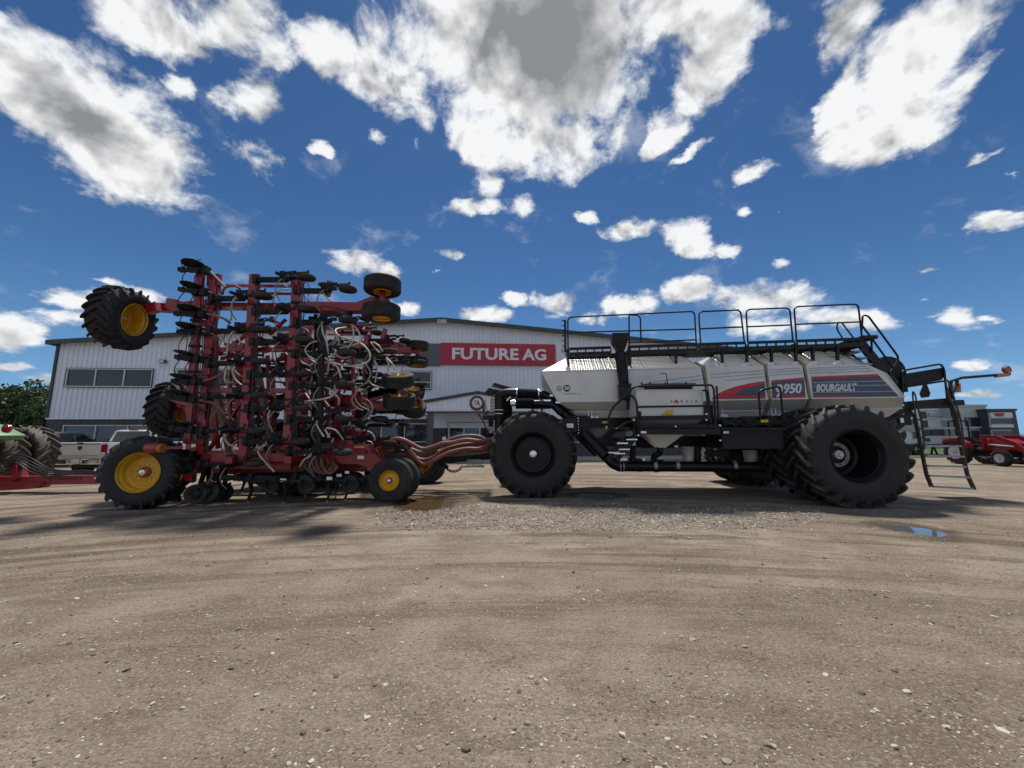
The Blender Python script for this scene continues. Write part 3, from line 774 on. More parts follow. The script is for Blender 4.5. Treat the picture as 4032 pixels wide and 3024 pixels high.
letters('FUTURE', 1780, 2042, sr, c1, zb, zt, 'sign_white', .22, bold=.03); letters('AG', 2056, 2150, sr, c1, zb, zt, 'sign_white', .22, bold=.03)
sg, W_, H_, c2 = sign_plate('brand_sign', 'dark grey sign left of the big red one, partly hidden by raised wheels', 1375, 1347, 1733, 1439, 'sign_grey', .22)
zb2, zt2 = on(c2, 1550, 1403, .22).z, on(c2, 1550, 1361, .22).z
letters('CASE', 1392, 1540, sg, c2, zb2, zt2, 'sign_white', .22, bold=.04, shear=.1)
letters('IH', 1552, 1642, sg, c2, zb2, zt2, 'sign_white', .22, bold=.06, shear=.1)
ba, bb = on(c2, 1480, 1408, .22), on(c2, 1624, 1427, .22)
MB().box(((ba.x+bb.x)/2, -.02, (ba.z+bb.z)/2), (bb.x-ba.x, .04, ba.z-bb.z)).build('red_band', 'sign_red', sg)
text_mesh('AGRICULTURE', (on(c2, 1486, 1400, .22).x, -.042, bb.z+.07), (on(c2, 1618, 1400, .22).x, -.042, bb.z+.07), (on(c2, 1486, 1400, .22).x, -.042, ba.z-.07), 'lettering', 'sign_white', sg, bold=.01)
rs, W_, H_, c3 = sign_plate('ridge_plate', 'small pale blue maker plate at the peak of the long roof', 1722, 1258, 1757, 1271, 'decal_white', .62, .05)
text_mesh('BEHLEN', (-W_*.42, -.002, -H_*.28), (W_*.42, -.002, -H_*.28), (-W_*.42, -.002, H_*.28), 'lettering', 'decal_navy', rs, bold=.02)
lp = BF.pt(1878, 1587, PD+.06); wp = BF.o+BF.x*lp.x+BF.y*lp.y+Vector((0, 0, lp.z)); rl = (BF.pt(1907, 1587, PD).x-BF.pt(1878, 1587, PD).x)
lg = empty('round_sign', wp, BF.a, 'round emblem sign with FA monogram on the porch gable', 'sign')
MB().lathe([(.05, .001), (.05, rl), (-.02, rl), (-.03, rl*.95), (-.03, .001)], n=40).build('disc', 'dark_red_paint', lg, smooth=40)
MB().lathe([(-.02, rl*.86), (-.036, rl*.86), (-.036, .001)], n=40).build('dark_ring', 'decal_navy', lg, smooth=40)
MB().lathe([(-.03, rl*.66), (-.042, rl*.66), (-.042, .001)], n=40).build('pale_centre', 'sign_white', lg, smooth=40)
text_mesh('F', (-rl*.36, -.045, -rl*.34), (rl*.02, -.045, -rl*.34), (-rl*.36, -.045, rl*.42), 'letter', 'grey_steel', lg, bold=.02)
text_mesh('A', (-rl*.14, -.050, -rl*.42), (rl*.46, -.050, -rl*.42), (-rl*.14, -.050, rl*.36), 'letter', 'sign_red', lg, bold=.03)

# ------------------------------------------------------------------ trees
def tree(x, y, h, rad_, label, seed, leaves=9000):
    rnd = random.Random(seed)
    root = empty('poplar_tree', (x, y, 0), 0, label, 'tree', 'trees left of the long building')
    mb = MB(); tips = []
    mb.tube(smoothpath([(0, 0, 0), (rnd.uniform(-.2, .2), 0, h*.3), (rnd.uniform(-.4, .4), rnd.uniform(-.3, .3), h*.62), (rnd.uniform(-.4, .4), 0, h*.95)], 3), [.30-.028*i for i in range(10)], 8)
    for i in range(16):
        z = h*(.10+.84*i/16); a = rnd.uniform(0, 6.28); l = rad_*(1.05-.55*(z/h))*rnd.uniform(.7, 1.1)
        p = Vector((math.cos(a)*l, math.sin(a)*l, z+l*.55)); mb.tube(smoothpath([(0, 0, z), (p.x*.5, p.y*.5, z+l*.2), p], 3), [.09-.011*k for k in range(7)], 5); tips.append(p)
        tips.append(Vector((p.x*.55, p.y*.55, z+l*.3)))
    mb.build('trunk', 'bark', root)
    mc = MB(); clumps = []
    for p in tips:
        for k in range(4): clumps.append((p+Vector((rnd.gauss(0, .6), rnd.gauss(0, .6), rnd.gauss(0, .55))), rnd.uniform(.35, .85)))
    for k in range(16): clumps.append((Vector((rnd.gauss(0, rad_*.4), rnd.gauss(0, rad_*.4), h*rnd.uniform(.08, .9))), rnd.uniform(.4, .8)))
    for _ in range(leaves):
        c, r = clumps[rnd.randrange(len(clumps))]
        d = Vector((rnd.gauss(0, 1), rnd.gauss(0, 1), rnd.gauss(0, .8))); d.normalize(); p = c+d*r*rnd.uniform(.5, 1.05)
        s = rnd.uniform(.10, .21); e = Euler((rnd.uniform(0, 6.3), rnd.uniform(0, 6.3), rnd.uniform(0, 6.3))).to_matrix()
        mc.add([p+e @ Vector(q)*s for q in ((-1, 0, 0), (0, -.6, .15), (1, 0, 0), (0, .6, .15))], [(0, 1, 2, 3)])
    mc.build('crown', 'foliage', root)
tl = [(-41.0, 32.5, 7.3, 2.6), (-38.4, 31.5, 6.5, 2.1), (-44.8, 33.5, 7.6, 2.8), (-44.0, 37, 8.2, 3.0), (-50, 38, 8.4, 3.2), (-47.5, 40, 8.6, 3.0)]
tlab = ['tall leafy green tree at the left edge of the photo', 'lower green tree standing closest to the corner of the long building', 'leafy tree cut by the left photo edge', 'green tree filling the gap behind the front row', 'lowest green tree furthest left behind the others', 'slim green tree half hidden behind the building corner']
for i, (x, y, h, r) in enumerate(tl): tree(x, y, h*.66, r*.8, tlab[i], 50+i)
# ================================================================== the air cart
CF = Frame(4.0, 11.30, -4.5)
cart = empty('air_cart', CF.o, CF.a, 'large white and black four tank air cart with huge tyres and walkway railings', 'farm machine')
c4 = crop(2100, 1150); c5 = crop(2800, 1150); c1 = crop(1850, 1450); c2_ = crop(2500, 1450); c3 = crop(3200, 1450, 832/2212.0)
WT = 1.50
def cp(fn, x, y, w): u, v = fn(x, y); return CF.pt(u, v, w)
# --- tanks: levels (w, ...) with left and right ends measured on the near side
TW = [.62, .74, 1.50, 1.50, 1.12, .98]
def tank(name, cols, label=None, mtop='tank_tread', ends=(0, 0)):
    # cols: list of stations; each station = list of photo points for levels: ridge, top, shoulder, flank bottom, lower, bottom
    mb = MB(); st = []
    for cpts in cols:
        st.append([CF.pt(u, v, w) for (u, v), w in zip(cpts, TW)])
    ns = len(st); nl = len(TW)
    ring = []
    for s in st:
        near = [Vector((p.x, p.y, p.z)) for p in s]; far = [Vector((p.x, -p.y, p.z)) for p in reversed(s)]
        ring.append(near+far)
    k = nl*2; vs = [p for r in ring for p in r]
    for i in range(ns-1):
        for j in range(k):
            j2 = (j+1) % k
            mb.m = 1 if j in (1, 9) else 0
            mb.add([ring[i][j], ring[i][j2], ring[i+1][j2], ring[i+1][j]], [(0, 1, 2, 3)])
    mb.m = 0
    # ends, as strips between near and far
    for r in (ring[0], ring[-1]):
        for j in range(nl-1): mb.add([r[j], r[j+1], r[k-2-j], r[k-1-j]], [(0, 1, 2, 3)])
    me = mb.build(name, ['tank_white', mtop], cart, label=label)
    bm = bmesh.new(); bm.from_mesh(me.data); bmesh.ops.remove_doubles(bm, verts=bm.verts, dist=.0005); bmesh.ops.recalc_face_normals(bm, faces=bm.faces)
    bm.to_mesh(me.data); bm.free()
    return me
# tread pattern on the sloping shoulders
m = bpy.data.materials.new('tread_plate'); m.use_nodes = True; nt = m.node_tree
b_ = nt.nodes['Principled BSDF']; b_.inputs['Base Color'].default_value = (.62, .62, .60, 1); b_.inputs['Roughness'].default_value = .34; b_.inputs['Metallic'].default_value = .2
tc_ = nt.nodes.new('ShaderNodeTexCoord'); vo_ = nt.nodes.new('ShaderNodeTexVoronoi'); vo_.inputs['Scale'].default_value = 15; vo_.inputs['Randomness'].default_value = .12
nt.links.new(tc_.outputs['Object'], vo_.inputs['Vector'])
rp_ = nt.nodes.new('ShaderNodeValToRGB'); rp_.color_ramp.elements[0].position = .28; rp_.color_ramp.elements[0].color = (.50, .50, .49, 1); rp_.color_ramp.elements[1].position = .5; rp_.color_ramp.elements[1].color = (.46, .47, .46, 1)
nt.links.new(vo_.outputs['Distance'], rp_.inputs[0]); nt.links.new(rp_.outputs[0], b_.inputs['Base Color'])
bp_ = nt.nodes.new('ShaderNodeBump'); bp_.inputs['Distance'].default_value = .03; bp_.inputs['Strength'].default_value = .3; nt.links.new(vo_.outputs['Distance'], bp_.inputs['Height']); nt.links.new(bp_.outputs[0], b_.inputs['Normal'])
MATS['tread_plate'] = m
def stn(top, sh, fb, lo, bo):
    ridge = (top[0], top[1]-3)
    return [ridge, top, sh, fb, lo, bo]
T = lambda x, y: c4(x, y)
R5 = lambda x, y: c5(x, y)
tank('seed_tank', [
    stn((2229, 1411), (2131, 1463), (2196, 1582), (2226, 1606), (2262, 1632)),
    stn((2242, 1405), (2240, 1459), (2242, 1582), (2262, 1622), (2280, 1648)),
    stn((2632, 1396), (2500, 1452), (2500, 1580), (2500, 1621), (2500, 1655)),
    stn((2668, 1398), (2640, 1449), (2640, 1578), (2640, 1620), (2640, 1655)),
    stn((2705, 1412), (2760, 1446), (2783, 1577), (2772, 1619), (2752, 1655))], label='longest front seed tank with a pointed sloping nose', mtop='tread_plate')
tank('seed_tank', [
    stn((2812, 1398), (2778, 1446), (2797, 1577), (2786, 1619), (2768, 1655)),
    stn((2818, 1395), (2822, 1445), (2822, 1577), (2815, 1619), (2810, 1655)),
    stn((2900, 1391), (2920, 1442), (2920, 1575), (2920, 1618), (2920, 1655)),
    stn((2934, 1395), (3007, 1440), (3024, 1572), (3008, 1617), (2990, 1655))], label='second seed tank with the pointed start of the red and navy stripe', mtop='tread_plate')
tank('seed_tank', [
    stn((2986, 1392), (3021, 1439), (3038, 1572), (3024, 1617), (3004, 1655)),
    stn((2998, 1389), (3050, 1439), (3055, 1572), (3050, 1616), (3045, 1655)),
    stn((3070, 1386), (3120, 1438), (3125, 1571), (3125, 1616), (3120, 1655)),
    stn((3092, 1389), (3158, 1438), (3182, 1570), (3168, 1615), (3150, 1655))], label='narrow third seed tank carrying a four digit number', mtop='tread_plate')
tank('seed_tank', [
    stn((3142, 1388), (3173, 1438), (3196, 1570), (3182, 1615), (3164, 1655)),
    stn((3150, 1383), (3230, 1437), (3230, 1569), (3225, 1614), (3220, 1655)),
    stn((3245, 1379), (3330, 1435), (3400, 1567), (3400, 1612), (3390, 1655)),
    stn((3300, 1387), (3420, 1437), (3470, 1566), (3460, 1611), (3440, 1652)),
    stn((3365, 1412), (3487, 1468), (3561, 1563), (3552, 1606), (3500, 1640))], label='rear seed tank with sloping tail and large white lettering')
# bands between the tanks and panel ribs
mb = MB()
for (u, l) in ((2770, [(2740, 1430), (2769, 1446), (2781, 1490), (2790, 1577), (2779, 1619), (2760, 1652)]), (3015, [(2963, 1402), (3014, 1440), (3026, 1485), (3031, 1572), (3016, 1617), (2997, 1652)]), (3166, [(3120, 1392), (3166, 1438), (3180, 1485), (3189, 1570), (3175, 1615), (3157, 1652)])):
    ws = [.9, 1.46, 1.46, 1.46, 1.10, .95]; P_ = [CF.pt(a, b, w) for (a, b), w in zip(l, ws)]
    for a, b in zip(P_, P_[1:]): mb.beam(a, b, .10, .06, up=(0, 1, 0))
    P2 = [Vector((p.x, -p.y, p.z)) for p in P_]
    for a, b in zip(P2, P2[1:]): mb.beam(a, b, .10, .06, up=(0, 1, 0))
mb.build('tank_gap_seal', 'seam', cart)
mb = MB()
for a, b in (((2131, 1463), (2755, 1447)), ((2140, 1582), (2783, 1578))): pass
for (a, b, w) in (((2262, 1622), (2760, 1620), 1.125), ((2800, 1619), (3010, 1617), 1.125), ((3200, 1615), (3552, 1607), 1.125)):
    mb.beam(CF.pt(*a, w), CF.pt(*b, w), .03, .03)
for (a, b, w) in (((2131, 1463), (2760, 1446), 1.505), ((2196, 1582), (2783, 1577), 1.505), ((2797, 1577), (3024, 1572), 1.505), ((3038, 1572), (3182, 1570), 1.505), ((3196, 1570), (3561, 1563), 1.505), ((3487, 1468), (3561, 1563), 1.505)):
    mb.beam(CF.pt(*a, w), CF.pt(*b, w), .022, .022)
for u in (2396,): mb.beam(CF.pt(u, 1405, .80), CF.pt(u, 1455, 1.49), .05, .05)
mb.build('tank_seam', 'tank_white', cart)
# --- decals on the flanks
def decal(name, pts, m, w=1.506, th=.003, label=None):
    P_ = [CF.pt(u, v, w) for u, v in pts]; mb = MB(); mb.poly(P_, th, (0, -1, 0)); return mb.build(name, m, cart, label=label)
def arc(a, b, c, n=10): # quadratic bezier in photo pixels
    return [((1-t)**2*a[0]+2*(1-t)*t*b[0]+t*t*c[0], (1-t)**2*a[1]+2*(1-t)*t*b[1]+t*t*c[1]) for t in [i/n for i in range(n+1)]]
sw = arc((2803, 1570), (2850, 1520), (3011, 1501))
decal('stripe', sw+[(3014, 1569)], 'decal_red', label='red swoosh stripe')
decal('stripe', arc((2888, 1557), (2925, 1525), (3012, 1511))+[(3014, 1557)], 'decal_navy', 1.510, label='navy swoosh inset')
decal('stripe', [(2803, 1571), (3014, 1569), (3014, 1566), (2806, 1568)], 'decal_navy', 1.511)
decal('stripe', [(3038, 1498), (3164, 1486), (3172, 1565), (3042, 1568)], 'decal_red')
decal('stripe', [(3038, 1505), (3166, 1493), (3171, 1555), (3042, 1556)], 'decal_navy', 1.510)
decal('stripe', [(3038, 1505), (3060, 1504), (3066, 1568), (3042, 1568)], 'decal_navy', 1.511)
decal('stripe', [(3195, 1483), (3455, 1473), (3540, 1561), (3203, 1565)], 'decal_navy')
decal('stripe', [(3195, 1483), (3455, 1473), (3465, 1482), (3196, 1491)], 'decal_red', 1.510, label='red stripe above the white lettering')
decal('stripe', [(3202, 1555), (3330, 1556), (3386, 1560), (3203, 1563)], 'decal_red', 1.510)
def fl(seg, w=1.506):
    for pts in seg:
        a, b = pts; P_ = [CF.pt(*a, w), CF.pt(*b, w)]
        lines.beam(P_[0], P_[1], .008, .018)
lines = MB()
fl([((2560, 1505), (2762, 1478)), ((2650, 1508), (2766, 1492)), ((2800, 1473), (3010, 1459)), ((2800, 1487), (3012, 1470)), ((2860, 1498), (3014, 1482)),
    ((3028, 1457), (3150, 1449)), ((3030, 1467), (3155, 1458)), ((3032, 1477), (3160, 1469)), ((3184, 1450), (3410, 1442)), ((3186, 1459), (3425, 1450)), ((3190, 1468), (3440, 1460)), ((3062, 1522), (3170, 1516)), ((3062, 1545), (3170, 1541)), ((3200, 1507), (3482, 1500)), ((3200, 1522), (3500, 1516)), ((3200, 1545), (3520, 1541))])
lines.build('pinstripe', 'decal_blue', cart)
def dtext(body, a, b, top, name='lettering', m='decal_white', w=1.514, **k):
    A = CF.pt(*a, w); B = CF.pt(*b, w); Cc = CF.pt(*top, w); return text_mesh(body, A, B, Cc, name, m, cart, proud=.0, **k)
dtext('950', (3086, 1551), (3157, 1549), (3086, 1511), bold=.03, shear=.12, spacing=.95)
dtext('9', (3054, 1567), (3083, 1566), (3054, 1512), bold=.03, shear=.12, w=1.517)
dtext('BOURGAULT', (3214, 1543), (3374, 1540), (3214, 1512), bold=.042, shear=.15, spacing=.98)
def emblem(u, v, r, ms, w=1.506):
    for i, (k, mm) in enumerate(ms):
        c = CF.pt(u, v, w+.003*i); rr = (CF.pt(u+r*k, v, w)-CF.pt(u, v, w)).length
        MB().lathe([(.0, .001), (0, rr), (-.002, rr), (-.002, .001)], c=c, n=28).build('emblem', mm, cart)
emblem(2203, 1530, 10, [(1, 'decal_navy'), (.74, 'decal_white')]); dtext('A', (2198, 1534), (2208, 1534), (2198, 1526), m='sign_red', w=1.52)
emblem(2232, 1529, 14, [(1, 'decal_green')]); dtext('50', (2223, 1535), (2242, 1535), (2223, 1522), m='paper', w=1.515, bold=.03)
dtext('7', (2218, 1553), (2223, 1553), (2218, 1547), m='decal_red', w=1.508)
dtext('SERIES', (2227, 1553), (2254, 1553), (2227, 1548), m='decal_red', w=1.508); dtext('AIR CART', (2257, 1553), (2291, 1553), (2257, 1548), m='grey_steel', w=1.508)
# --- walkway and rails
WR = 1.32
mb = MB()
def deckz(u): return CF.pt(u, 1374+(1334-1374)*(u-2241)/(3397-2241), WR)
segs = [(2241, 2405), (2480, 2745), (2752, 2935), (2945, 3128), (3138, 3398)]
for (ua, ub) in segs:
    a, b = deckz(ua), deckz(ub)
    mb.beam(a, b, .03, .075); mb.beam(a-Vector((0, 0, .15)), b-Vector((0, 0, .15)), .03, .10)
    n = int((b-a).length/.22)
    for i in range(n+1):
        p = a.lerp(b, i/max(n, 1)); mb.box(p-Vector((0, 0, .07)), (.03, .028, .10))
mb.build('kick_plate', 'black_paint', cart)
mb = MB()
a, b = deckz(2241), deckz(3398)
for k in range(14):
    y = .62-k*.0; o = Vector((0, .06+.055*k, -.17)); mb.beam(a+o, b+o, .016, .05)
n = 70
for i in range(n+1):
    p = a.lerp(b, i/n)+Vector((0, .06+.36, -.18)); mb.box(p, (.02, .74, .035))
mb.build('walkway_grate', 'dusty_black', cart)
mb = MB()
for (u, v0, v1) in ((2236, 1374, 1456), (2480, 1370, 1452), (2660, 1380, 1446), (2842, 1375, 1444), (2939, 1362, 1441), (3036, 1372, 1439), (3131, 1352, 1436), (3199, 1366, 1435), (3296, 1362, 1432)):
    a = CF.pt(u, v0, WR); b = CF.pt(u+2, v1-12, WR+.02); mb.beam(a, b, .05, .07, up=(0, 1, 0)); mb.beam(b, b+Vector((0, .2, -.12)), .05, .05)
    mb.beam(a+Vector((0, 0, -.03)), a+Vector((0, .75, -.03)), .05, .06)
mb.build('walkway_bracket', 'black_paint', cart)
mb = MB()
for (u, v) in ((2236, 1452), (2660, 1441), (2842, 1438), (2939, 1436), (3036, 1435), (3131, 1432), (3199, 1430), (3296, 1428)):
    p = CF.pt(u, v, 1.40); mb.box(p, (.16, .10, .10), taper=.6)
mb.build('bracket_foot', 'tank_white', cart)
def rail(pts, w=WR, r=.022, name='railing', k=5, m='black_paint', sm=True, fn=None):
    P_ = [(CF.pt(*(fn(*p[:2]) if fn else p[:2]), p[2] if len(p) > 2 else w)) for p in pts]
    return P_
def rails(name, lines_, r=.021, m='black_paint', fn=c4, w=WR, fillet=.12):
    mb = MB()
    for ln in lines_:
        P_ = rail(ln, w=w, fn=fn)
        # rounded corners
        out = [P_[0]]
        for i in range(1, len(P_)-1):
            a, b, c = P_[i-1], P_[i], P_[i+1]; f = min(fillet, (a-b).length*.45, (c-b).length*.45)
            p0 = b+(a-b).normalized()*f; p1 = b+(c-b).normalized()*f
            for t in (0, .25, .5, .75, 1): out.append((1-t)**2*p0+2*(1-t)*t*b+t*t*p1)
        out.append(P_[-1]); mb.tube(out, r, 8)
    return mb.build(name, m, cart, smooth=40)
rails('railing', [[(378, 625), (375, 275), (1755, 210), (1775, 580)], [(378, 440), (1765, 403)], [(1045, 590), (1042, 255)], [(1045, 250), (1165, 255), (1172, 540)], [(1045, 548), (1770, 520)]])
rails('railing', [[(1822, 580), (1800, 215), (2235, 195)], [(1815, 400), (2230, 380)]])
rails('railing', [[(-100, 212), (320, 195), (362, 545)], [(-100, 400), (340, 380)]], fn=c5)
rails('railing', [[(400, 545), (380, 190), (855, 172), (890, 530)], [(390, 378), (870, 358)]], fn=c5)
rails('railing', [[(930, 540), (903, 160), (1600, 130), (1640, 480)], [(915, 352), (1620, 325)]], fn=c5)
rails('mast', [[(350, 660), (345, 305)]], r=.030); rails('mast', [[(1035, 1280), (1005, 690)], [(1050, 800), (1045, 590)]], r=.045, w=1.62)
mb = MB(); p = cp(c4, 348, 470, WR)
for i in range(7):
    q = cp(c4, 348, 310+i*55, WR); mb.box(q+Vector((-.05, 0, 0)), (.10, .03, .02))
mb.tube(smoothpath([cp(c4, 340, 600, WR), cp(c4, 310, 625, WR), cp(c4, 322, 665, WR), cp(c4, 350, 672, WR)]), .008, 5)
mb.build('mast_bracket', 'black_paint', cart)
# rear stairs down from the walkway
rails('stair_rail', [[(1640, 420), (1650, 250), (1710, 260), (2050, 720), (1940, 890)], [(1645, 365), (1745, 500), (1985, 830)], [(1745, 500), (1750, 655)]], fn=c5, r=.023, w=1.15)
rails('stair_rail', [[(1430, 500), (1365, 400), (1380, 330), (1420, 330), (1550, 500)], [(1465, 600), (1470, 670)], [(1480, 600), (1590, 735)], [(1660, 650), (1745, 800)]], fn=c5, r=.020, w=.45)
mb = MB(); mb.beam(cp(c5, 1640, 570, 1.1), cp(c5, 2000, 1010, 1.1), .06, .22); mb.beam(cp(c5, 1400, 620, .4), cp(c5, 1900, 1010, .4), .06, .2)
mb.build('stair_stringer', 'black_paint', cart)
mb = MB()
for k in range(7):
    a = cp(c5, 1660+k*58, 640+k*72, 1.1); mb.box(a+Vector((-.12, .34, 0)), (.24, .70, .04))
mb.build('stair_tread', 'grey_steel', cart)
mb = MB(); mb.box(cp(c5, 1600, 530, .95), (.35, .8, .09)); mb.beam(cp(c5, 1380, 590, .9), cp(c5, 1640, 545, .9), .7, .06)
for (a, b) in (((1260, 630), (1380, 590)), ((1600, 560), (1700, 700))): mb.beam(cp(c5, *a, 1.0), cp(c5, *b, 1.0), .05, .06)
mb.build('stair_landing', 'black_paint', cart)
# fan housing behind the stairs
mb = MB(); pc = cp(c5, 1870, 880, .5); mb.lathe([(-.2, .001), (-.2, .42), (.25, .42), (.25, .001)], c=pc, n=24); mb.beam(pc+Vector((0, 0, 0)), cp(c5, 2050, 930, .7), .05, .05); mb.box(pc+Vector((.1, 0, -.3)), (.5, .5, .5))
mb.build('fan_housing', 'dusty_black', cart, smooth=40)
# --- intake funnel and ribbed hose at the front
pa = cp(c4, 935, 460, 1.55); fw = (cp(c4, 1020, 460, 1.55)-cp(c4, 848, 460, 1.55)).length
pb = cp(c4, 935, 540, 1.55); pcn = cp(c4, 945, 650, 1.55)
mb = MB(); h = fw/2
def ring4(c, hx, hy): return [c+Vector((-hx, -hy, 0)), c+Vector((hx, -hy, 0)), c+Vector((hx, hy, 0)), c+Vector((-hx, hy, 0))]
r0, r1, r2 = ring4(pa, h, h*.8), ring4(pb, h*.97, h*.75), ring4(pcn, .09, .09)
mb.add(r0+r1+r2, [(0, 1, 5, 4), (1, 2, 6, 5), (2, 3, 7, 6), (3, 0, 4, 7), (4, 5, 9, 8), (5, 6, 10, 9), (6, 7, 11, 10), (7, 4, 8, 11), (8, 9, 10, 11), (0, 3, 2, 1)])
mb.build('funnel', 'black_paint', cart)
mb = MB(); hose = smoothpath([cp(c4, 945, 650, 1.55), cp(c4, 948, 760, 1.57), cp(c4, 965, 860, 1.62), cp(c4, 985, 990, 1.66), cp(c4, 990, 1010, 1.66)], 10)
mb.tube(hose, [.115+.014*(i % 2) for i in range(len(hose))], 14); mb.build('ribbed_hose', 'dusty_black', cart, smooth=60)
mb = MB(); a, b = cp(c4, 990, 1015, 1.66), cp(c4, 1000, 1175, 1.68); mb.beam(a, b, .30, .24, up=(0, 1, 0)); mb.beam(a+Vector((0, 0, .03)), a-Vector((0, 0, .04)), .31, .27, up=(0, 1, 0)); mb.build('delivery_tube', 'black_paint', cart, bevel=.02)
# --- saddle tank on the near side
WS = 2.35
f0 = cp(c4, 1115, 1065, WS); f1 = cp(c4, 1845, 1060, WS); f2 = cp(c4, 1852, 1340, WS); f3 = cp(c4, 1122, 1350, WS)
dy = Vector((0, WS-1.6, 0))
mb = MB(); q = [f0, f1, f2, f3]; bk = [p+dy for p in q]
mb.add(q+bk, [(0, 3, 2, 1), (4, 5, 6, 7), (0, 1, 5, 4), (1, 2, 6, 5), (2, 3, 7, 6), (3, 0, 4, 7)])
so = mb.build('saddle_tank', 'tank_white', cart, bevel=.02)
mb = MB(); ins = lambda p, c, k: c+(p-c)*k
cc = (f0+f1+f2+f3)/4
for a, b in ((f0, f1), (f1, f2), (f2, f3), (f3, f0)): mb.beam(ins(a, cc, .985)-Vector((0, .004, 0)), ins(b, cc, .985)-Vector((0, .004, 0)), .01, .02)
mb.build('panel_edge', 'tank_white', so)
def stext(body, x0, x1, y0, y1, m, **k):
    text_mesh(body, cp(c4, x0, y0, WS+.006), cp(c4, x1, y0, WS+.006), cp(c4, x0, y1, WS+.006), 'lettering', m, so, proud=.0, **k)
for ch, x0 in (('S', 1495), ('D', 1607), ('D', 1663), ('L', 1718), ('E', 1766)): stext(ch, x0, x0+20, 1203, 1176, 'sign_grey', bold=.02)
mb = MB()
for a, b in (((1538, 1207), (1556, 1176)), ((1556, 1176), (1580, 1207))): mb.beam(cp(c4, *a, WS+.008), cp(c4, *b, WS+.008), .006, .035)
mb.build('lettering', 'decal_red', so)
mb = MB(); mb.box(cp(c4, 1480, 1315, WS+.01), (.16, .03, .11)); mb.tube(smoothpath([cp(c4, 1395, 1340, WS+.03), cp(c4, 1420, 1325, WS+.03), cp(c4, 1480, 1325, WS+.03)]), .01, 5); mb.build('latch', 'yellow_sticker', so)
mb = MB(); a, b = cp(c4, 1180, 1020, WS-.35), cp(c4, 1725, 1015, WS-.35); mb.beam(a, b, .5, .035); mb.beam(cp(c4, 1210, 1045, WS-.2), cp(c4, 1725, 1040, WS-.2), .1, .12)
for x in (1180, 1268, 1440, 1660): mb.box(cp(c4, x, 1005, WS-.3), (.03, .05, .1))
mb.tube([cp(c4, 1465, 1005, WS-.3), cp(c4, 1445, 888, WS-.3), cp(c4, 1385, 888, WS-.3)], .012, 6)
mb.build('lid', 'dusty_black', so)
# lower hopper faces
mb = MB()
a0, a1 = cp(c4, 1145, 1385, WS-.02), cp(c4, 1845, 1380, WS-.02); b0, b1 = cp(c4, 1150, 1445, WS-.25), cp(c4, 1765, 1445, WS-.25)
mb.add([a0, a1, b1, b0]+[p+Vector((0, .5, 0)) for p in (a0, a1, b1, b0)], [(0, 1, 2, 3), (4, 7, 6, 5), (0, 4, 5, 1), (3, 2, 6, 7), (0, 3, 7, 4), (1, 5, 6, 2)])
a0, a1, b0 = cp(c4, 1225, 1550, WS-.35), cp(c4, 1640, 1548, WS-.35), cp(c2_, 255, 865, WS-.5); b1 = cp(c2_, 335, 865, WS-.5)
mb.add([a0, a1, b1, b0]+[a0+Vector((0, .75, 0)), a1+Vector((0, .75, 0)), b1+Vector((0, .3, 0)), b0+Vector((0, .3, 0))], [(0, 1, 2, 3), (4, 7, 6, 5), (0, 4, 5, 1), (3, 2, 6, 7), (0, 3, 7, 4), (1, 5, 6, 2)])
mb.build('hopper', 'tank_white', so)
mb = MB()
for (xx) in ((420, 900), ): pass
for (ua, ub) in ((2300, 2490), (2880, 3000), (3060, 3200)):
    a0, a1 = CF.pt(ua, 1655, .9), CF.pt(ub, 1655, .9); b0, b1 = CF.pt(ua+60, 1740, .5), CF.pt(ub-40, 1740, .5)
    mb.add([a0, a1, b1, b0]+[Vector((p.x, -p.y, p.z)) for p in (a0, a1, b1, b0)], [(0, 1, 2, 3), (4, 7, 6, 5), (0, 4, 5, 1), (3, 2, 6, 7), (0, 3, 7, 4), (1, 5, 6, 2)])
mb.build('tank_hopper', 'tank_white', cart)
# saddle rails
rails('saddle_rail', [[(1140, 1480), (1125, 1180), (1040, 1100), (860, 1260)], [(1125, 1410), (1020, 1412), (900, 1505), (820, 1460), (818, 1370), (860, 1260), (1100, 1025), (1945, 1012), (1965, 1060), (1985, 1450)], [(1140, 1250), (1970, 1237)], [(1995, 1022), (2018, 1395)], [(1845, 1072), (1900, 1068), (1915, 1220)], [(1880, 1080), (1930, 1430)]], w=WS+.12, r=.024)
rails('step_rail', [[(1370, 600), (1345, 245), (1580, 190), (1620, 600)]], fn=c2_, w=2.0, r=.024)
# --- chassis
def bm_(fn, a, b, w, th, h, mbq): mbq.beam(cp(fn, *a, w), cp(fn, *b, w), th, h)
mb = MB()
for sgn in (1, -1):
    def q(fn, a, b, w, th, h):
        A = cp(fn, *a, w); B = cp(fn, *b, w)
        if sgn < 0: A.y *= -1; B.y *= -1
        mb.beam(A, B, th, h)
    q(c1, (1180, 600), (1750, 590), .95, .18, .26); q(c2_, (0, 590), (2000, 600), .95, .18, .26)
    q(c1, (1220, 680), (1500, 960), 1.0, .14, .30); q(c1, (1400, 800), (1850, 810), 1.0, .14, .24)
    q(c1, (1430, 800), (1600, 640), 1.0, .10, .16); q(c1, (1850, 820), (2212, 820), 1.0, .14, .24); q(c2_, (0, 800), (1500, 800), 1.0, .14, .30)
mb.build('chassis', 'black_paint', cart)
mb = MB()
mb.beam(cp(c1, 1150, 520, 1.05), cp(c1, 1150, 700, 1.05), .3, .25, up=(0, 1, 0)); mb.beam(cp(c1, 1250, 520, 1.0), cp(c1, 1250, 700, 1.0), .3, .35, up=(0, 1, 0))
mb.beam(cp(c1, 1170, 560, 1.02), cp(c1, 1160, 740, 1.02), .34, .12, up=(0, 1, 0))
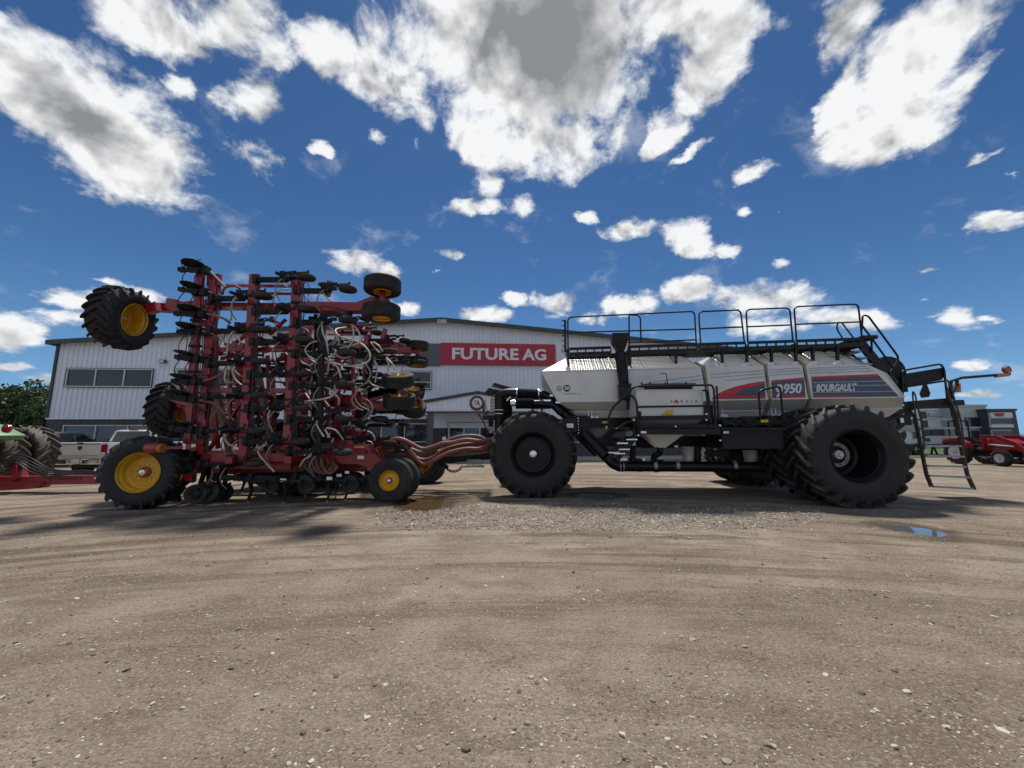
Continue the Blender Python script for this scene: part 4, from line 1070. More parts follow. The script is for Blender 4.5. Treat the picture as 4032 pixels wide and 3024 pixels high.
for k in range(6): mb.box(cp(c1, 1180, 560+k*28, 1.25), (.05, .04, .04))
mb.build('chassis_post', 'black_paint', cart)
mb = MB()
for k in range(6): mb.cyl(cp(c1, 1180, 545+k*32, 1.22), cp(c1, 1180, 545+k*32, 1.27), .018, 6)
for (x, y) in ((1780, 500), (1780, 560), (1890, 1330), (1890, 1390), (930, 625), (930, 785), (1930, 590)): mb.cyl(cp(c2_ if x < 1000 or y < 800 else c4, x if x < 1780 else x, y, WS), cp(c2_ if x < 1000 or y < 800 else c4, x, y, WS+.02), .02, 6) if (x, y) in ((930, 625), (930, 785)) else None
for (x, y) in ((1885, 1328), (1885, 1390), (1095, 1392), (1145, 1560), (1550, 1463), (2030, 1450)): mb.cyl(cp(c4, x, y, WS+.10), cp(c4, x, y, WS+.13), .02, 6)
mb.build('bolt_head', 'bright_steel', cart)
# platform frame in front of the saddle tank
mb = MB()
mb.beam(cp(c4, 1120, 1375, WS+.05), cp(c4, 1895, 1362, WS+.05), .06, .10)
mb.beam(cp(c4, 1150, 1520, WS+.10), cp(c4, 2030, 1520, WS+.10), .06, .13); mb.beam(cp(c4, 1150, 1460, WS+.10), cp(c4, 2030, 1460, WS+.10), .05, .08)
for k in range(9): x = 1165+k*105; mb.beam(cp(c4, x, 1450, WS+.10), cp(c4, x, 1530, WS+.10), .035, .05, up=(0, 1, 0))
mb.beam(cp(c4, 1150, 1300, WS+.02), cp(c4, 1140, 1560, WS+.02), .08, .12, up=(0, 1, 0)); mb.beam(cp(c4, 1925, 1250, WS), cp(c4, 1950, 1520, WS), .07, .10, up=(0, 1, 0))
mb.beam(cp(c4, 1100, 1400, WS), cp(c4, 1100, 1560, WS), .05, .08, up=(0, 1, 0))
mb.box((cp(c4, 1600, 1500, 1.75)), (2.9, 1.1, .05))
mb.build('platform', 'black_paint', cart)
mb = MB(); a, b = cp(c2_, 940, 665, 2.35), cp(c2_, 1635, 880, 2.35); c_ = (a+b)/2
mb.box((c_.x, c_.y+.45, c_.z), (abs(b.x-a.x), .9, abs(a.z-b.z))); mb.build('tool_box', 'black_paint', cart, bevel=.015)
mb = MB(); mb.beam(cp(c2_, 930, 660, 2.40), cp(c2_, 1640, 660, 2.40), .10, .05); mb.beam(cp(c2_, 930, 725, 2.36), cp(c2_, 1640, 725, 2.36), .04, .02)
for x in (1060, 1150, 1200, 1250, 1410, 1580): mb.box(cp(c2_, x, 585, 1.9), (.10, .3, .22))
mb.beam(cp(c2_, 930, 590, 1.9), cp(c2_, 1640, 590, 1.9), .3, .12); mb.box(cp(c2_, 1510, 540, 1.8), (.42, .3, .1))
mb.build('box_edge', 'dusty_black', cart)
mb = MB()
for fn, x, y, w, s in ((c1, 1470, 588, 1.12, (.16, .01, .06)), (c2_, 1410, 574, 2.3, (.16, .01, .06))): mb.box(cp(fn, x, y, w), s)
mb.build('reflector', 'yellow_sticker', cart)
mb = MB()
for fn, x, y, w, s in ((c4, 1200, 1527, WS+.16, (.12, .01, .05)), (c2_, 992, 697, 2.38, (.12, .01, .05)), (c1, 1090, 625, 1.45, (.18, .01, .11)), (c1, 1488, 643, 1.12, (.04, .01, .08)), (c3, 935, 545, 1.0, (.08, .01, .12)), (c2_, 455, 1060, 1.6, (.07, .01, .07)), (c2_, 450, 850, 1.7, (.08, .01, .05)), (c1, 1785, 818, 1.8, (.08, .02, .10))):
    mb.box(cp(fn, x, y, w), s)
for (fn, x) in ((c4, 640), (c4, 690), (c2_, 950), (c2_, 985), (c2_, 1500), (c2_, 1560)):
    y = 1360 if fn is c4 else 515; mb.box(cp(fn, x, y, 1.2), (.08, .06, .06))
for (fn, x, y) in ((c4, 600, 1320), (c4, 635, 1320), (c2_, 955, 475), (c2_, 1485, 470), (c2_, 1530, 470)): mb.box(cp(fn, x, y, 1.22), (.02, .02, .16))
mb.build('warning_sticker', 'paper', cart)
# side steps
mb = MB(); st_w = 1.95
for dw in (0, .55):
    mb.beam(cp(c1, 1800, 740, st_w-dw), cp(c1, 1590, 1000, st_w-dw), .05, .14); mb.beam(cp(c1, 1670, 760, st_w+.0-dw), cp(c1, 1500, 1010, st_w-dw), .05, .12) if dw == 0 else None
mb.build('step_frame', 'black_paint', cart)
mb = MB()
for (x, y) in ((1550, 915), (1640, 815), (1740, 775), (1610, 925), (1660, 880)): mb.box(cp(c1, x, y, st_w-.2), (.26, .5, .03))
mb.box(cp(c1, 1750, 990, 1.2), (.75, .3, .06))
mb.build('step', 'bright_steel', cart)
# bottom distribution pipe and front slope pipes
mb = MB(); PWd = 1.55
mb.tube([cp(c1, 1480, 960, PWd), cp(c1, 1560, 1040, PWd), cp(c1, 1620, 1068, PWd), cp(c1, 1750, 1068, PWd), cp(c2_, 900, 1070, PWd), cp(c2_, 1180, 1075, PWd), cp(c2_, 1400, 1075, PWd)], .13, 14)
mb.tube([cp(c1, 1240, 720, 1.2), cp(c1, 1480, 960, PWd)], .13, 14)
for wv, dyy in ((1.25, 0), (.95, 110)):
    pass
mb.build('air_pipe', 'black_paint', cart, smooth=40)
mb = MB()
mb.tube(smoothpath([cp(c1, 320, 700, 1.1), cp(c1, 320, 400, 1.1), cp(c1, 325, 310, 1.1), cp(c1, 390, 272, 1.1), cp(c1, 520, 268, 1.1)], 6), .125, 14)
mb.tube(smoothpath([cp(c1, 750, 285, 1.1), cp(c1, 810, 290, 1.1), cp(c1, 870, 330, 1.1), cp(c1, 950, 420, 1.1), cp(c1, 1110, 590, 1.1), cp(c1, 1200, 690, 1.1)], 6), .115, 14)
mb.tube([cp(c1, 700, 385, 1.3), cp(c1, 860, 385, 1.3), cp(c1, 920, 410, 1.3), cp(c1, 1000, 490, 1.3)], .10, 12)
mb.build('front_pipe', 'black_paint', cart, smooth=40)
mb = MB()
for (x0, x1, y, w, r) in ((510, 750, 280, 1.1, .14), (500, 700, 385, 1.3, .13)):
    a, b = cp(c1, x0, y, w), cp(c1, x1, y+(10 if y < 300 else 0), w); N_ = 34; P_ = [a.lerp(b, i/N_) for i in range(N_+1)]; mb.tube(P_, [r+.022*(i % 2) for i in range(N_+1)], 14)
mb.build('ribbed_hose', 'dusty_black', cart, smooth=60)
mb = MB()
for (x, y, w, r) in ((450, 380, 1.3, .085),): a, b = cp(c1, 445, y, w), cp(c1, 500, y, w); mb.tube([a, b], r, 14)
for (x, y) in ((515, 275), (750, 283)): p = cp(c1, x, y, 1.1); mb.tube([p-Vector((.015, 0, 0)), p+Vector((.015, 0, 0))], .155, 14)
for (a, b) in (((805, 350), (880, 352)), ((870, 298), (905, 298)), ((935, 372), (985, 374))): mb.beam(cp(c1, *a, 1.45), cp(c1, *b, 1.45), .05, .04)
mb.build('hose_clamp', 'bright_steel', cart, smooth=40)
# front structure: box beams down to the hitch, cable loops, module
mb = MB()
mb.beam(cp(c1, 800, 360, .8), cp(c1, 1180, 540, .8), .10, .14); mb.beam(cp(c1, 900, 330, .9), cp(c1, 1200, 520, .9), .12, .16)
mb.beam(cp(c1, 700, 400, .7), cp(c1, 880, 400, .7), .3, .2); mb.beam(cp(c1, 785, 300, 1.0), cp(c1, 785, 470, 1.0), .06, .08, up=(0, 1, 0))
mb.beam(cp(c1, 250, 180, .7), cp(c1, 560, 265, .5), .5, .05); mb.beam(cp(c1, 190, 250, .8), cp(c1, 470, 300, .6), .35, .14)
mb.beam(cp(c1, 205, 240, .9), cp(c1, 240, 290, .9), .3, .2)
mb.box(cp(c1, 1090, 620, 1.38), (.35, .06, .35)); mb.box(cp(c1, 220, 540, .7), (.35, .5, .12))
for k in range(5): mb.beam(cp(c1, 930+k*25, 310+k*32, 1.15), cp(c1, 1010+k*25, 330+k*32, 1.15), .2, .03)
mb.beam(cp(c1, 230, 560, .7), cp(c1, 230, 900, .5), .12, .16, up=(0, 1, 0))
mb.build('front_frame', 'black_paint', cart)
mb = MB()
for k in range(7):
    x = 360+k*13; mb.tube(smoothpath([cp(c1, x, 330, .95-.03*k), cp(c1, x+18, 460, .95-.03*k), cp(c1, x-4, 560, .95-.03*k), cp(c1, x-50, 640, .9), cp(c1, x-90, 760, .8)], 5), .022, 6)
for k in range(5): mb.tube(smoothpath([cp(c1, 170+k*5, 350+k*20, .9), cp(c1, 140+k*4, 430+k*8, .9), cp(c1, 165, 505, .9), cp(c1, 200, 480-k*10, .9)], 5), .011, 5)
mb.tube(smoothpath([cp(c1, 90, 490, .9), cp(c1, 150, 590, .9), cp(c1, 175, 650, .9)], 4), .018, 5)
mb.tube(smoothpath([cp(c1, 750, 300, 1.35), cp(c1, 790, 400, 1.35), cp(c1, 740, 440, 1.3), cp(c1, 640, 420, 1.2)], 5), .014, 5)
mb.build('cable', 'hose_black', cart, smooth=60)
mb = MB(); mb.beam(cp(c1, 210, 300, .95), cp(c1, 210, 455, .95), .09, .14, up=(0, 1, 0))
mb.beam(cp(c1, 400, 355, 1.2), cp(c1, 445, 310, 1.2), .04, .03)
for yy in (453, 493): mb.beam(cp(c1, 275, yy, 1.25), cp(c1, 360, yy, 1.25), .01, .02)
mb.build('control_module', 'paper', cart)
mb = MB()
for k in range(4): mb.box(cp(c1, 250, 340+k*35, .93), (.12, .1, .07))
for (x, y) in ((215, 650), (245, 665), (230, 690), (260, 650)): mb.box(cp(c1, x, y, .75), (.1, .1, .08))
mb.build('coupler', 'grey_steel', cart)
# outlets under the hoppers
mb = MB()
mb.tube(smoothpath([cp(c2_, 270, 860, 1.8), cp(c2_, 270, 920, 1.75), cp(c2_, 210, 965, 1.65), cp(c2_, 210, 1040, 1.55)], 5), .075, 10)
mb.tube([cp(c1, 1775, 830, 1.4), cp(c1, 1770, 1040, 1.5)], .075, 10); mb.tube([cp(c2_, 680, 850, 1.4), cp(c2_, 685, 1040, 1.5)], .08, 10)
mb.tube([cp(c2_, 1030, 930, 1.4), cp(c2_, 1030, 1040, 1.5)], .12, 10)
for (fn, x, y) in ((c1, 1858, 1105), (c2_, 60, 1105), (c2_, 235, 1110)): mb.beam(cp(fn, x, y-30, PWd), cp(fn, x+8, y+20, PWd), .12, .12, up=(0, 1, 0))
mb.box(cp(c1, 1840, 1010, 1.5), (.16, .1, .12)); mb.box(cp(c2_, 270, 1015, 1.5), (.16, .1, .1)); mb.beam(cp(c2_, 800, 925, 1.6), cp(c2_, 1000, 925, 1.6), .2, .16)
for x in (40, 130, 400, 560, 1000, 1150): mb.tube(smoothpath([cp(c2_, x, 760, .9), cp(c2_, x+60, 850, .95), cp(c2_, x+110, 800, .9)], 4), .025, 6)
mb.build('outlet', 'dusty_black', cart, smooth=40)
mb = MB()
for x in (215, 455, 1075): p = cp(c2_, x, 1062, PWd); mb.tube([p-Vector((.04, 0, 0)), p+Vector((.04, 0, 0))], .138, 14)
p = cp(c1, 1650, 1068, PWd); mb.tube([p-Vector((.05, 0, 0)), p+Vector((-.03, 0, 0))], .138, 14); mb.tube([p+Vector((.03, 0, 0)), p+Vector((.05, 0, 0))], .138, 14)
mb.build('pipe_band', 'grey_steel', cart, smooth=40)
# axles
mb = MB()
fa = cp(c1, 695, 958, 1.0); mb.cyl((fa.x, -1.5, 1.1), (fa.x, 1.5, 1.1), .12); mb.beam((fa.x, 0, 1.1), cp(c1, 1180, 650, 0), .3, .3); mb.beam((fa.x+.1, -.9, 1.15), cp(c1, 1180, 640, .9), .14, .3); mb.beam((fa.x+.1, .9, 1.15), cp(c1, 1180, 640, -.9), .14, .3)
WRr = 2.80
ra = CF.pt(3392, 1806, WRr)
mb.cyl((ra.x, -2.05, 1.1), (ra.x, 2.05, 1.1), .16); mb.box((ra.x, 0, 1.5), (.6, 2.0, .8)); mb.box((ra.x+.9, 0, 1.9), (1.4, 1.8, .3))
for sg in (-1, 1): mb.beam((ra.x-1.5, sg*.95, 1.9), (ra.x+1.6, sg*.95, 2.0), .18, .3)
mb.build('axle', 'black_paint', cart)
# --- wheels
def cart_wheel(x, y, dish, lab, hubm='bright_steel', rev=False, R=1.115, W=.82, plate=None, spin=0):
    o = make_wheel('wheel', cart, R, W, .545, dish, 'black_paint', 'muddy_tyre', lugs=22, lh=.085, hub=.10, hubm=hubm, loc=(x, y, R-.03), rot=(0, spin, math.pi if rev else 0), bolts=10, label=lab)
    return o
cart_wheel(fa.x, -(1.72-.36), -.10, 'front wheel on the near side'); cart_wheel(fa.x, 1.36, -.10, 'front wheel on the far side', rev=True)
for (y, rev, lab, d) in ((-(WRr-.41), False, 'huge outer rear wheel with deep hollow black rim', .31), (-(WRr-1.36), False, 'inner rear wheel behind the outer one', 0), (WRr-.41, True, 'outer rear wheel on the far side', .26), (WRr-1.36, True, 'inner rear wheel on the far side', 0)):
    wo = cart_wheel(ra.x, y, d, lab, rev=rev, hubm='paper' if 'outer' in lab else 'bright_steel', spin=.1)
    if d > .3:
        mb = MB()
        for i in range(18):
            a = 2*math.pi*i/18; mb.cyl((.24*math.cos(a), d-.05, .24*math.sin(a)), (.24*math.cos(a), d-.02, .24*math.sin(a)), .020, 6)
        mb.lathe([(d-.035, .20), (d-.045, .275), (d-.02, .275), (d-.02, .20)], n=28, close=True)
        mb.build('bolt_ring', 'grey_steel', wo)
# rear platform and ladder
WL = .9
mb = MB(); mb.beam(cp(c3, 970, 370, WL), cp(c3, 1440, 330, WL), .08, .10); mb.beam(cp(c3, 1090, 410, WL), cp(c3, 1440, 400, WL), .08, .08)
mb.beam(cp(c3, 1090, 385, WL-.35), cp(c3, 1440, 370, WL-.35), .7, .14)
mb.beam(cp(c3, 740, 510, .9), cp(c3, 1040, 400, .9), .1, .16); mb.beam(cp(c3, 740, 520, .9), cp(c3, 880, 640, .9), .12, .2); mb.box(cp(c3, 900, 540, .9), (.5, .1, .28))
mb.beam(cp(c3, 880, 630, .85), cp(c3, 970, 550, .85), .1, .1); mb.beam(cp(c3, 960, 420, .9), cp(c3, 1030, 500, .9), .1, .12)
mb.build('rear_platform', 'black_paint', cart)
rails('rear_railing', [[(945, 380), (935, 30), (990, 15), (1340, -45), (1375, 10), (1410, 330)], [(945, 200), (1400, 130)]], fn=c3, w=WL, r=.024)
mb = MB(); P_ = [cp(c3, x, y, WL-.03) for x, y in ((945, 95), (980, 55), (1345, -5), (1372, 20), (1372, 95), (1345, 125), (985, 190), (945, 140))]; mb.poly(P_, .03, (0, 1, 0)); mb.build('mesh_panel', 'dusty_black', cart)
mb = MB(); P_ = [cp(c3, x, y, WL+.01) for x, y in ((1155, 172), (1190, 172), (1224, 260), (1215, 300), (1135, 312), (1115, 265))]; mb.poly(P_, .02, (0, -1, 0)); mb.build('slow_moving_sign', 'dusty_black', cart, label='dark back of a triangular slow vehicle plate')
def lad(u, v, w): return cp(c3, u, v, w)
mb = MB()
Ls = [lad(1060, 470, WL), lad(1190, 1110, WL), lad(1240, 1230, WL+.05)]; Rs = [lad(1440, 350, WL), lad(1620, 1120, WL), lad(1690, 1270, WL+.05)]
mb.beam(Ls[0], Ls[1], .038, .08, up=(0, 1, 0)); mb.beam(Ls[1], Ls[2], .045, .08, up=(0, 1, 0)); mb.beam(Rs[0], Rs[1], .038, .08, up=(0, 1, 0)); mb.beam(Rs[1], Rs[2], .045, .08, up=(0, 1, 0))
lo = mb.build('ladder', 'muddy_steel', cart, label='muddy folding ladder reaching to the ground')
mb = MB()
for (x0, y0, x1, y1) in ((1140, 537, 1425, 532), (1155, 632, 1450, 626), (1168, 722, 1485, 718), (1180, 815, 1520, 815), (1195, 915, 1550, 925), (1210, 1020, 1570, 1030), (1225, 1122, 1610, 1142), (1260, 1235, 1665, 1260)):
    mb.beam(lad(x0-20, y0, WL), lad(x1+10, y1, WL), .14, .045)
mb.build('rung', 'grey_steel', lo)
rails('ladder_rail', [[(1075, 470), (1045, 290), (1050, 232), (1075, 290), (1140, 570), (1170, 850)]], fn=c3, w=WL+.1, r=.017, m='muddy_steel')
rails('ladder_rail', [[(1440, 340), (1385, 160), (1400, 115), (1430, 150), (1550, 530), (1585, 800)], [(1400, 190), (1520, 540), (1570, 800)], [(1440, 340), (1560, 560)]], fn=c3, w=WL+.1, r=.017, m='muddy_steel')
mb = MB(); A = [lad(1440, 220, WL-.1), lad(1450, 135, WL-.1), lad(1560, 100, WL-.2), lad(2060, 60, WL-.4)]; mb.tube(A, .035, 8); mb.beam(lad(1460, 270, WL-.1), lad(1515, 130, WL-.15), .05, .05); mb.tube([lad(1440, 150, WL), lad(1455, 330, WL)], .04, 8)
lb = mb.build('light_bar', 'dusty_black', cart)
MB().beam(lad(1915, 80, WL-.35), lad(2040, 68, WL-.38), .085, .085).build('amber_strip', 'amber', lb); MB().beam(lad(1520, 160, WL-.15), lad(1525, 250, WL-.15), .04, .10, up=(0, 1, 0)).build('amber_strip', 'amber', lb)
pl = lad(2030, 15, WL-.4); mb = MB(); mb.lathe([(-.03, .001), (-.03, .075), (.03, .075), (.03, .001)], c=pl, n=24); mb.build('marker_lamp', 'lamp_red', lb)
mb = MB(); mb.lathe([(-.01, .105), (-.01, .115), (.01, .115), (.01, .105)], c=pl, n=24, close=True); mb.beam(pl-Vector((0, 0, .12)), pl-Vector((0, 0, .02)), .04, .04, up=(0, 1, 0)); mb.build('lamp_guard', 'dusty_black', lb)

# pails hanging under the cart: things of their own
for (x0, x1, y0, y1, lab) in ((505, 655, 852, 1028, 'white plastic pail standing on the pipe nearer the front wheel of the air cart'), (1178, 1335, 892, 1038, 'white plastic pail under the black box beside the big rear wheels')):
    w = 1.35; a, b = cp(c2_, x0, y0, w), cp(c2_, x1, y1, w); r = (b.x-a.x)/2; cx = (a.x+b.x)/2; h = a.z-b.z
    wp = CF.o+CF.x*cx+CF.y*a.y+Vector((0, 0, b.z))
    pr = empty('pail', wp, CF.a, lab, 'pail', 'pails under the air cart')
    Rx = Matrix.Rotation(rad(-90), 3, 'X')
    MB().lathe([(0, .001), (0, r*.86), (-h*.3, r*.90), (-h*.80, r*.96), (-h*.81, r*1.03), (-h*.86, r*1.03), (-h*.88, r*.98), (-h*.93, r*1.0), (-h*.94, r*1.05), (-h, r*1.05), (-h, .001)], R=Matrix.Rotation(rad(-90), 3, 'X'), n=28).build('bucket', 'pail', pr, smooth=40)
    MB().tube(smoothpath([(-r*.95, -.05, h*.8), (-r*.4, -r*.95, h*.45), (r*.4, -r*.95, h*.3), (r*.95, -.05, h*.8)], 6), .004, 5).build('handle', 'steel', pr)
# ================================================================== the seeding drill, folded for transport
DF = Frame(-6.0, 11.55, 0)
drill = empty('seeding_drill', DF.o, 0, 'red folded seeding drill with upright wings, black openers, pale hoses and yellow wheels', 'seed drill')
k1 = crop(300, 1000); k2 = crop(1000, 1000); k3 = crop(0, 1550); k4 = crop(700, 1550); k5 = crop(1300, 1500)
def dp(fn, x, y, w): u, v = fn(x, y); return DF.pt(u, v, w)
def mir(p): return Vector((p.x, -p.y, p.z))
WW = 2.35
def both(fn, *items):
    """beams on the near side and their mirror twins on the far side"""
    out = []
    for it in items: out.append(it)
    return out
def frame_part(name, items, m='red_paint', bevel=.008, twin=True, label=None):
    for s_ in ((1, -1) if twin else (1,)):
        for (fn, a, b, w, th, h) in items:
            wa, wb = w if isinstance(w, tuple) else (w, w)
            A, B = dp(fn, *a, wa), dp(fn, *b, wb)
            if s_ < 0: A, B = mir(A), mir(B)
            mb = MB(); mb.beam(A, B, th, h, up=(0, 1, 0)); mb.build(name, m, drill, bevel=bevel, label=label)
ident = lambda x, y: (x, y)
# upright tool bars of the outer wings
frame_part('upright_bar', [(ident, (790, 1078), (741, 1745), WW, .16, .12), (ident, (846, 1103), (792, 1812), WW-.1, .16, .2), (ident, (1003, 1108), (961, 1818), WW, .16, .22), (ident, (1171, 1110), (1135, 1745), WW, .16, .22)], label='upright red tool bar of a folded wing')
frame_part('cross_bar', [(ident, (830, 1206), (1200, 1211), WW-.25, .12, .30), (ident, (1190, 1211), (1425, 1214), WW+.0, .22, .28), (ident, (700, 1213), (860, 1200), WW-.1, .22, .26),
    (ident, (600, 1210), (700, 1216), WW-.5, .20, .24), (ident, (823, 1376), (1120, 1378), WW-.15, .1, .10), (ident, (830, 1268), (800, 1270), WW, .1, .1),
    (ident, (780, 1805), (1150, 1800), WW-.1, .2, .20), (ident, (790, 1825), (1150, 1832), WW-.3, .2, .14), (ident, (880, 1125), (1180, 1127), WW-.35, .06, .08), (ident, (1000, 1155), (1190, 1158), WW-.35, .06, .06)])
frame_part('brace', [(k1, (1270, 760), (1480, 770), WW, .09, .08), (k1, (1250, 1070), (1480, 1075), WW, .09, .08), (k1, (1240, 1300), (1440, 1305), WW, .09, .08), (k4, (100, 205), (300, 205), WW, .08, .08), (k4, (90, 530), (290, 530), WW, .08, .08),
    (k1, (1450, 1490), (1950, 1490), WW-.1, .12, .12), (k2, (60, 1490), (400, 1490), WW-.1, .12, .10), (k2, (0, 1050), (330, 1040), WW-.2, .10, .09), (k2, (170, 880), (350, 710), WW-.3, .06, .08), (k4, (540, 320), (700, 80), WW-.3, .06, .08), (k4, (900, 180), (1050, 430), WW-.3, .06, .08),
    (k1, (1550, 1090), (1830, 900), WW-.3, .06, .08), (k4, (330, 620), (470, 440), WW-.3, .07, .09)])
# plates at the tops of the bars
frame_part('hinge_plate', [(ident, (820, 1105), (868, 1103), WW-.1, .30, .12), (ident, (985, 1100), (1022, 1100), WW, .26, .10), (ident, (1150, 1112), (1195, 1112), WW, .28, .12), (ident, (1284, 1165), (1303, 1110), WW-.2, .14, .16)], bevel=.01)
# gauge wheel arms
frame_part('wheel_arm', [(k1, (830, 545), (850, 640), WW-.1, .26, .16), (k1, (1010, 545), (1110, 560), WW-.1, .26, .2)], bevel=.012)
frame_part('wheel_arm', [(k2, (1130, 600), (1330, 520), WW+.1, .22, .30), (k2, (1300, 530), (1460, 470), WW+.2, .16, .22)], bevel=.012, twin=False)
frame_part('wheel_arm', [(ident, (1380, 1352), (1575, 1364), -2.75, .22, .24), (ident, (1565, 1362), (1655, 1390), -2.85, .18, .20)], bevel=.012, twin=False)
frame_part('wheel_arm', [(ident, (602, 1562), (740, 1590), 1.35, .14, .16), (ident, (612, 1580), (735, 1618), 1.2, .12, .12), (ident, (640, 1556), (760, 1602), 1.5, .10, .10)], twin=False)
MB().beam(DF.pt(590, 1592, 1.4), DF.pt(625, 1594, 1.4), .14, .14).build('cylinder_end', 'dusty_black', drill, bevel=.02)
for sg in (1, -1):   # spindle between the twin casters
    for (x, y0, y1, w) in ((1400, 350, 640, 2.95),):
        a, b = dp(k2, x, y0, w), dp(k2, x, y1, w)
        if sg < 0: a, b = mir(a)+Vector((-.62, 0, 0)), mir(b)+Vector((-.62, 0, 0))
        MB().cyl(a, b, .07, 12).build('spindle', 'red_paint', drill, smooth=40)
def caster(fn, x, y, w, tilt=0, R=.42, W=.34, lab=None, yaw=0):
    p = dp(fn, x, y, w)
    for sg in (1, -1):
        q = p if sg > 0 else mir(p)+Vector((-.62, 0, 0))
        make_wheel('gauge_wheel', drill, R, W, R*.48, .02, 'yellow_paint', 'tyre', grooves=5, hub=.05, loc=q, rot=(rad(90)+tilt*sg, 0, yaw), label=lab)
caster(k2, 1402, 350, 2.95, -.02, lab='ribbed gauge wheel at the top of a folded wing'); caster(k2, 1392, 635, 2.95, .03, lab='ribbed gauge wheel below its twin at the wing top')
# inner wings: long arm with tilted twin casters
WI = .95
frame_part('cross_bar', [(k2, (480, 1590), (1260, 1590), WI, .26, .34), (k4, (500, 60), (1460, 80), WI-.1, .2, .26), (k1, (860, 1570), (1420, 1600), WI, .22, .26)])
frame_part('wheel_arm', [(k2, (1250, 1560), (1430, 1500), WI+.05, .2, .24), (k2, (1400, 1510), (1620, 1480), WI+.05, .16, .18), (k2, (1270, 1590), (1500, 1530), WI+.2, .08, .08), (k1, (850, 1590), (980, 1560), WI+.1, .22, .3), (k5, (0, 250), (640, 260), WI, .22, .16), (k2, (1250, 1000), (1600, 1000), -3.0, .24, .24), (k2, (1600, 1020), (1800, 1060), -3.0, .22, .16)], twin=False)
frame_part('wheel_arm', [(k2, (1250, 1560), (1430, 1500), WI+.05, .2, .24), (k2, (1400, 1510), (1620, 1480), WI+.05, .16, .18)], twin=True)
for (x, y, w, t) in ((1570, 1375, WI+.25, .22), (1585, 1600, WI+.25, .18)):
    p = dp(k2, x, y, w)
    make_wheel('gauge_wheel', drill, .43, .34, .23, -.08, 'yellow_paint', 'tyre', grooves=5, hub=.05, loc=p, rot=(rad(-90)+t+.12, 0, 0), label='tilted gauge wheel with yellow rim on the inner wing')
    q = mir(p)+Vector((-.25, 0, 0)); make_wheel('gauge_wheel', drill, .43, .34, .23, -.08, 'yellow_paint', 'tyre', grooves=5, hub=.05, loc=q, rot=(rad(-90)+t+.5, 0, .5), label='gauge wheel on the far inner wing')
for sg in (1, -1):
    a, b = dp(k2, 1570, 1375, WI+.25), dp(k2, 1585, 1600, WI+.25)
    if sg < 0: a, b = mir(a), mir(b)
    MB().cyl(a, b, .06, 10).build('spindle', 'red_paint', drill, smooth=40)
# big lug wheels on the folded wings
def look_rot(n):  # turn local -y to direction n
    return Vector(n).normalized().to_track_quat('-Y', 'Z').to_euler()
def big(fn, x, y, w, n, lab, R=.80, W=.62, twin=False):
    p = dp(fn, x, y, w); o = make_wheel('lug_wheel', drill, R*.96, W, R*.49, .08, 'yellow_paint', 'drill_tyre', lugs=19, lh=.07, hub=.05, loc=p, rot=look_rot(n), bolts=8, label=lab)
    return o
big(k1, 505, 700, 2.45, (.95, .16, -.12), 'big lug wheel held high at the left of the near wing')
big(ident, 682, 1614, .9, (.93, .22, -.05), 'big lug wheel on the near inner wing, half hidden')
MB().beam(dp(k1, 600, 620, 1.9), dp(k1, 860, 590, 2.0), .16, .22).build('wheel_arm', 'red_paint', drill, bevel=.01)
# transport wheels on the ground
gl = DF.g = ground_pt(548, 2003)
GLW = 3.05
pc = dp(k3, 1545, 852, 2.86)
make_wheel('transport_wheel', drill, .80, .60, .42, -.04, 'yellow_paint', 'drill_tyre', lugs=20, lh=.07, hub=.07, loc=(pc.x, -(GLW-.31), .785), rot=(0, .1, rad(10)), bolts=10, plate='red_paint', label='big rear transport wheel with yellow rim standing on the dirt')
make_wheel('transport_wheel', drill, .86, .62, .475, -.04, 'yellow_paint', 'drill_tyre', lugs=20, lh=.07, hub=.075, loc=(pc.x, (GLW-.31), .84), rot=(0, 0, math.pi), bolts=10, plate='red_paint', label='far rear transport wheel')
make_wheel('transport_wheel', drill, .86, .62, .475, -.06, 'yellow_paint', 'drill_tyre', lugs=20, lh=.07, hub=.075, loc=(pc.x+2.3, .9, .84), rot=(0, .2, 0), bolts=10)
make_wheel('transport_wheel', drill, .86, .62, .475, -.06, 'yellow_paint', 'drill_tyre', lugs=20, lh=.07, hub=.075, loc=(pc.x+2.3, -.9, .84), rot=(0, .2, 0), bolts=10)
MB().cyl((pc.x, -2.7, .84), (pc.x, 2.7, .84), .10, 12).build('axle', 'red_paint', drill, smooth=40)
mb = MB(); mb.beam((pc.x, -2.3, .84), (pc.x+1.2, -2.0, 1.05), .16, .2); mb.build('axle_arm', 'red_paint', drill, bevel=.01); mb = MB(); mb.beam((pc.x, 2.3, .84), (pc.x+1.2, 2.0, 1.05), .16, .2); mb.build('axle_arm', 'red_paint', drill, bevel=.01)
fw_ = dp(k5, 637, 1140, 2.25)
for (dy_, lab) in ((.16, 'front caster wheel with small yellow rim on the dirt'), (.52, 'second front caster wheel just behind')):
    make_wheel('caster_wheel', drill, .52, .32, .235, -.08, 'yellow_paint', 'tyre', grooves=5, hub=.045, loc=(fw_.x+(.08 if dy_ > .2 else 0), -2.25+dy_, .51), rot=(0, 0, 0), bolts=8, plate='red_paint', label=lab)
    make_wheel('caster_wheel', drill, .52, .32, .235, -.08, 'yellow_paint', 'tyre', grooves=5, hub=.045, loc=(fw_.x+.05, 2.25-dy_, .51), rot=(0, 0, math.pi), bolts=8, plate='red_paint', label='front caster wheel on the far side')
for sg in (1, -1): MB().cyl((fw_.x, -sg*2.2, .51), (fw_.x, -sg*1.5, .51), .05, 10).build('spindle', 'red_paint', drill, smooth=40)
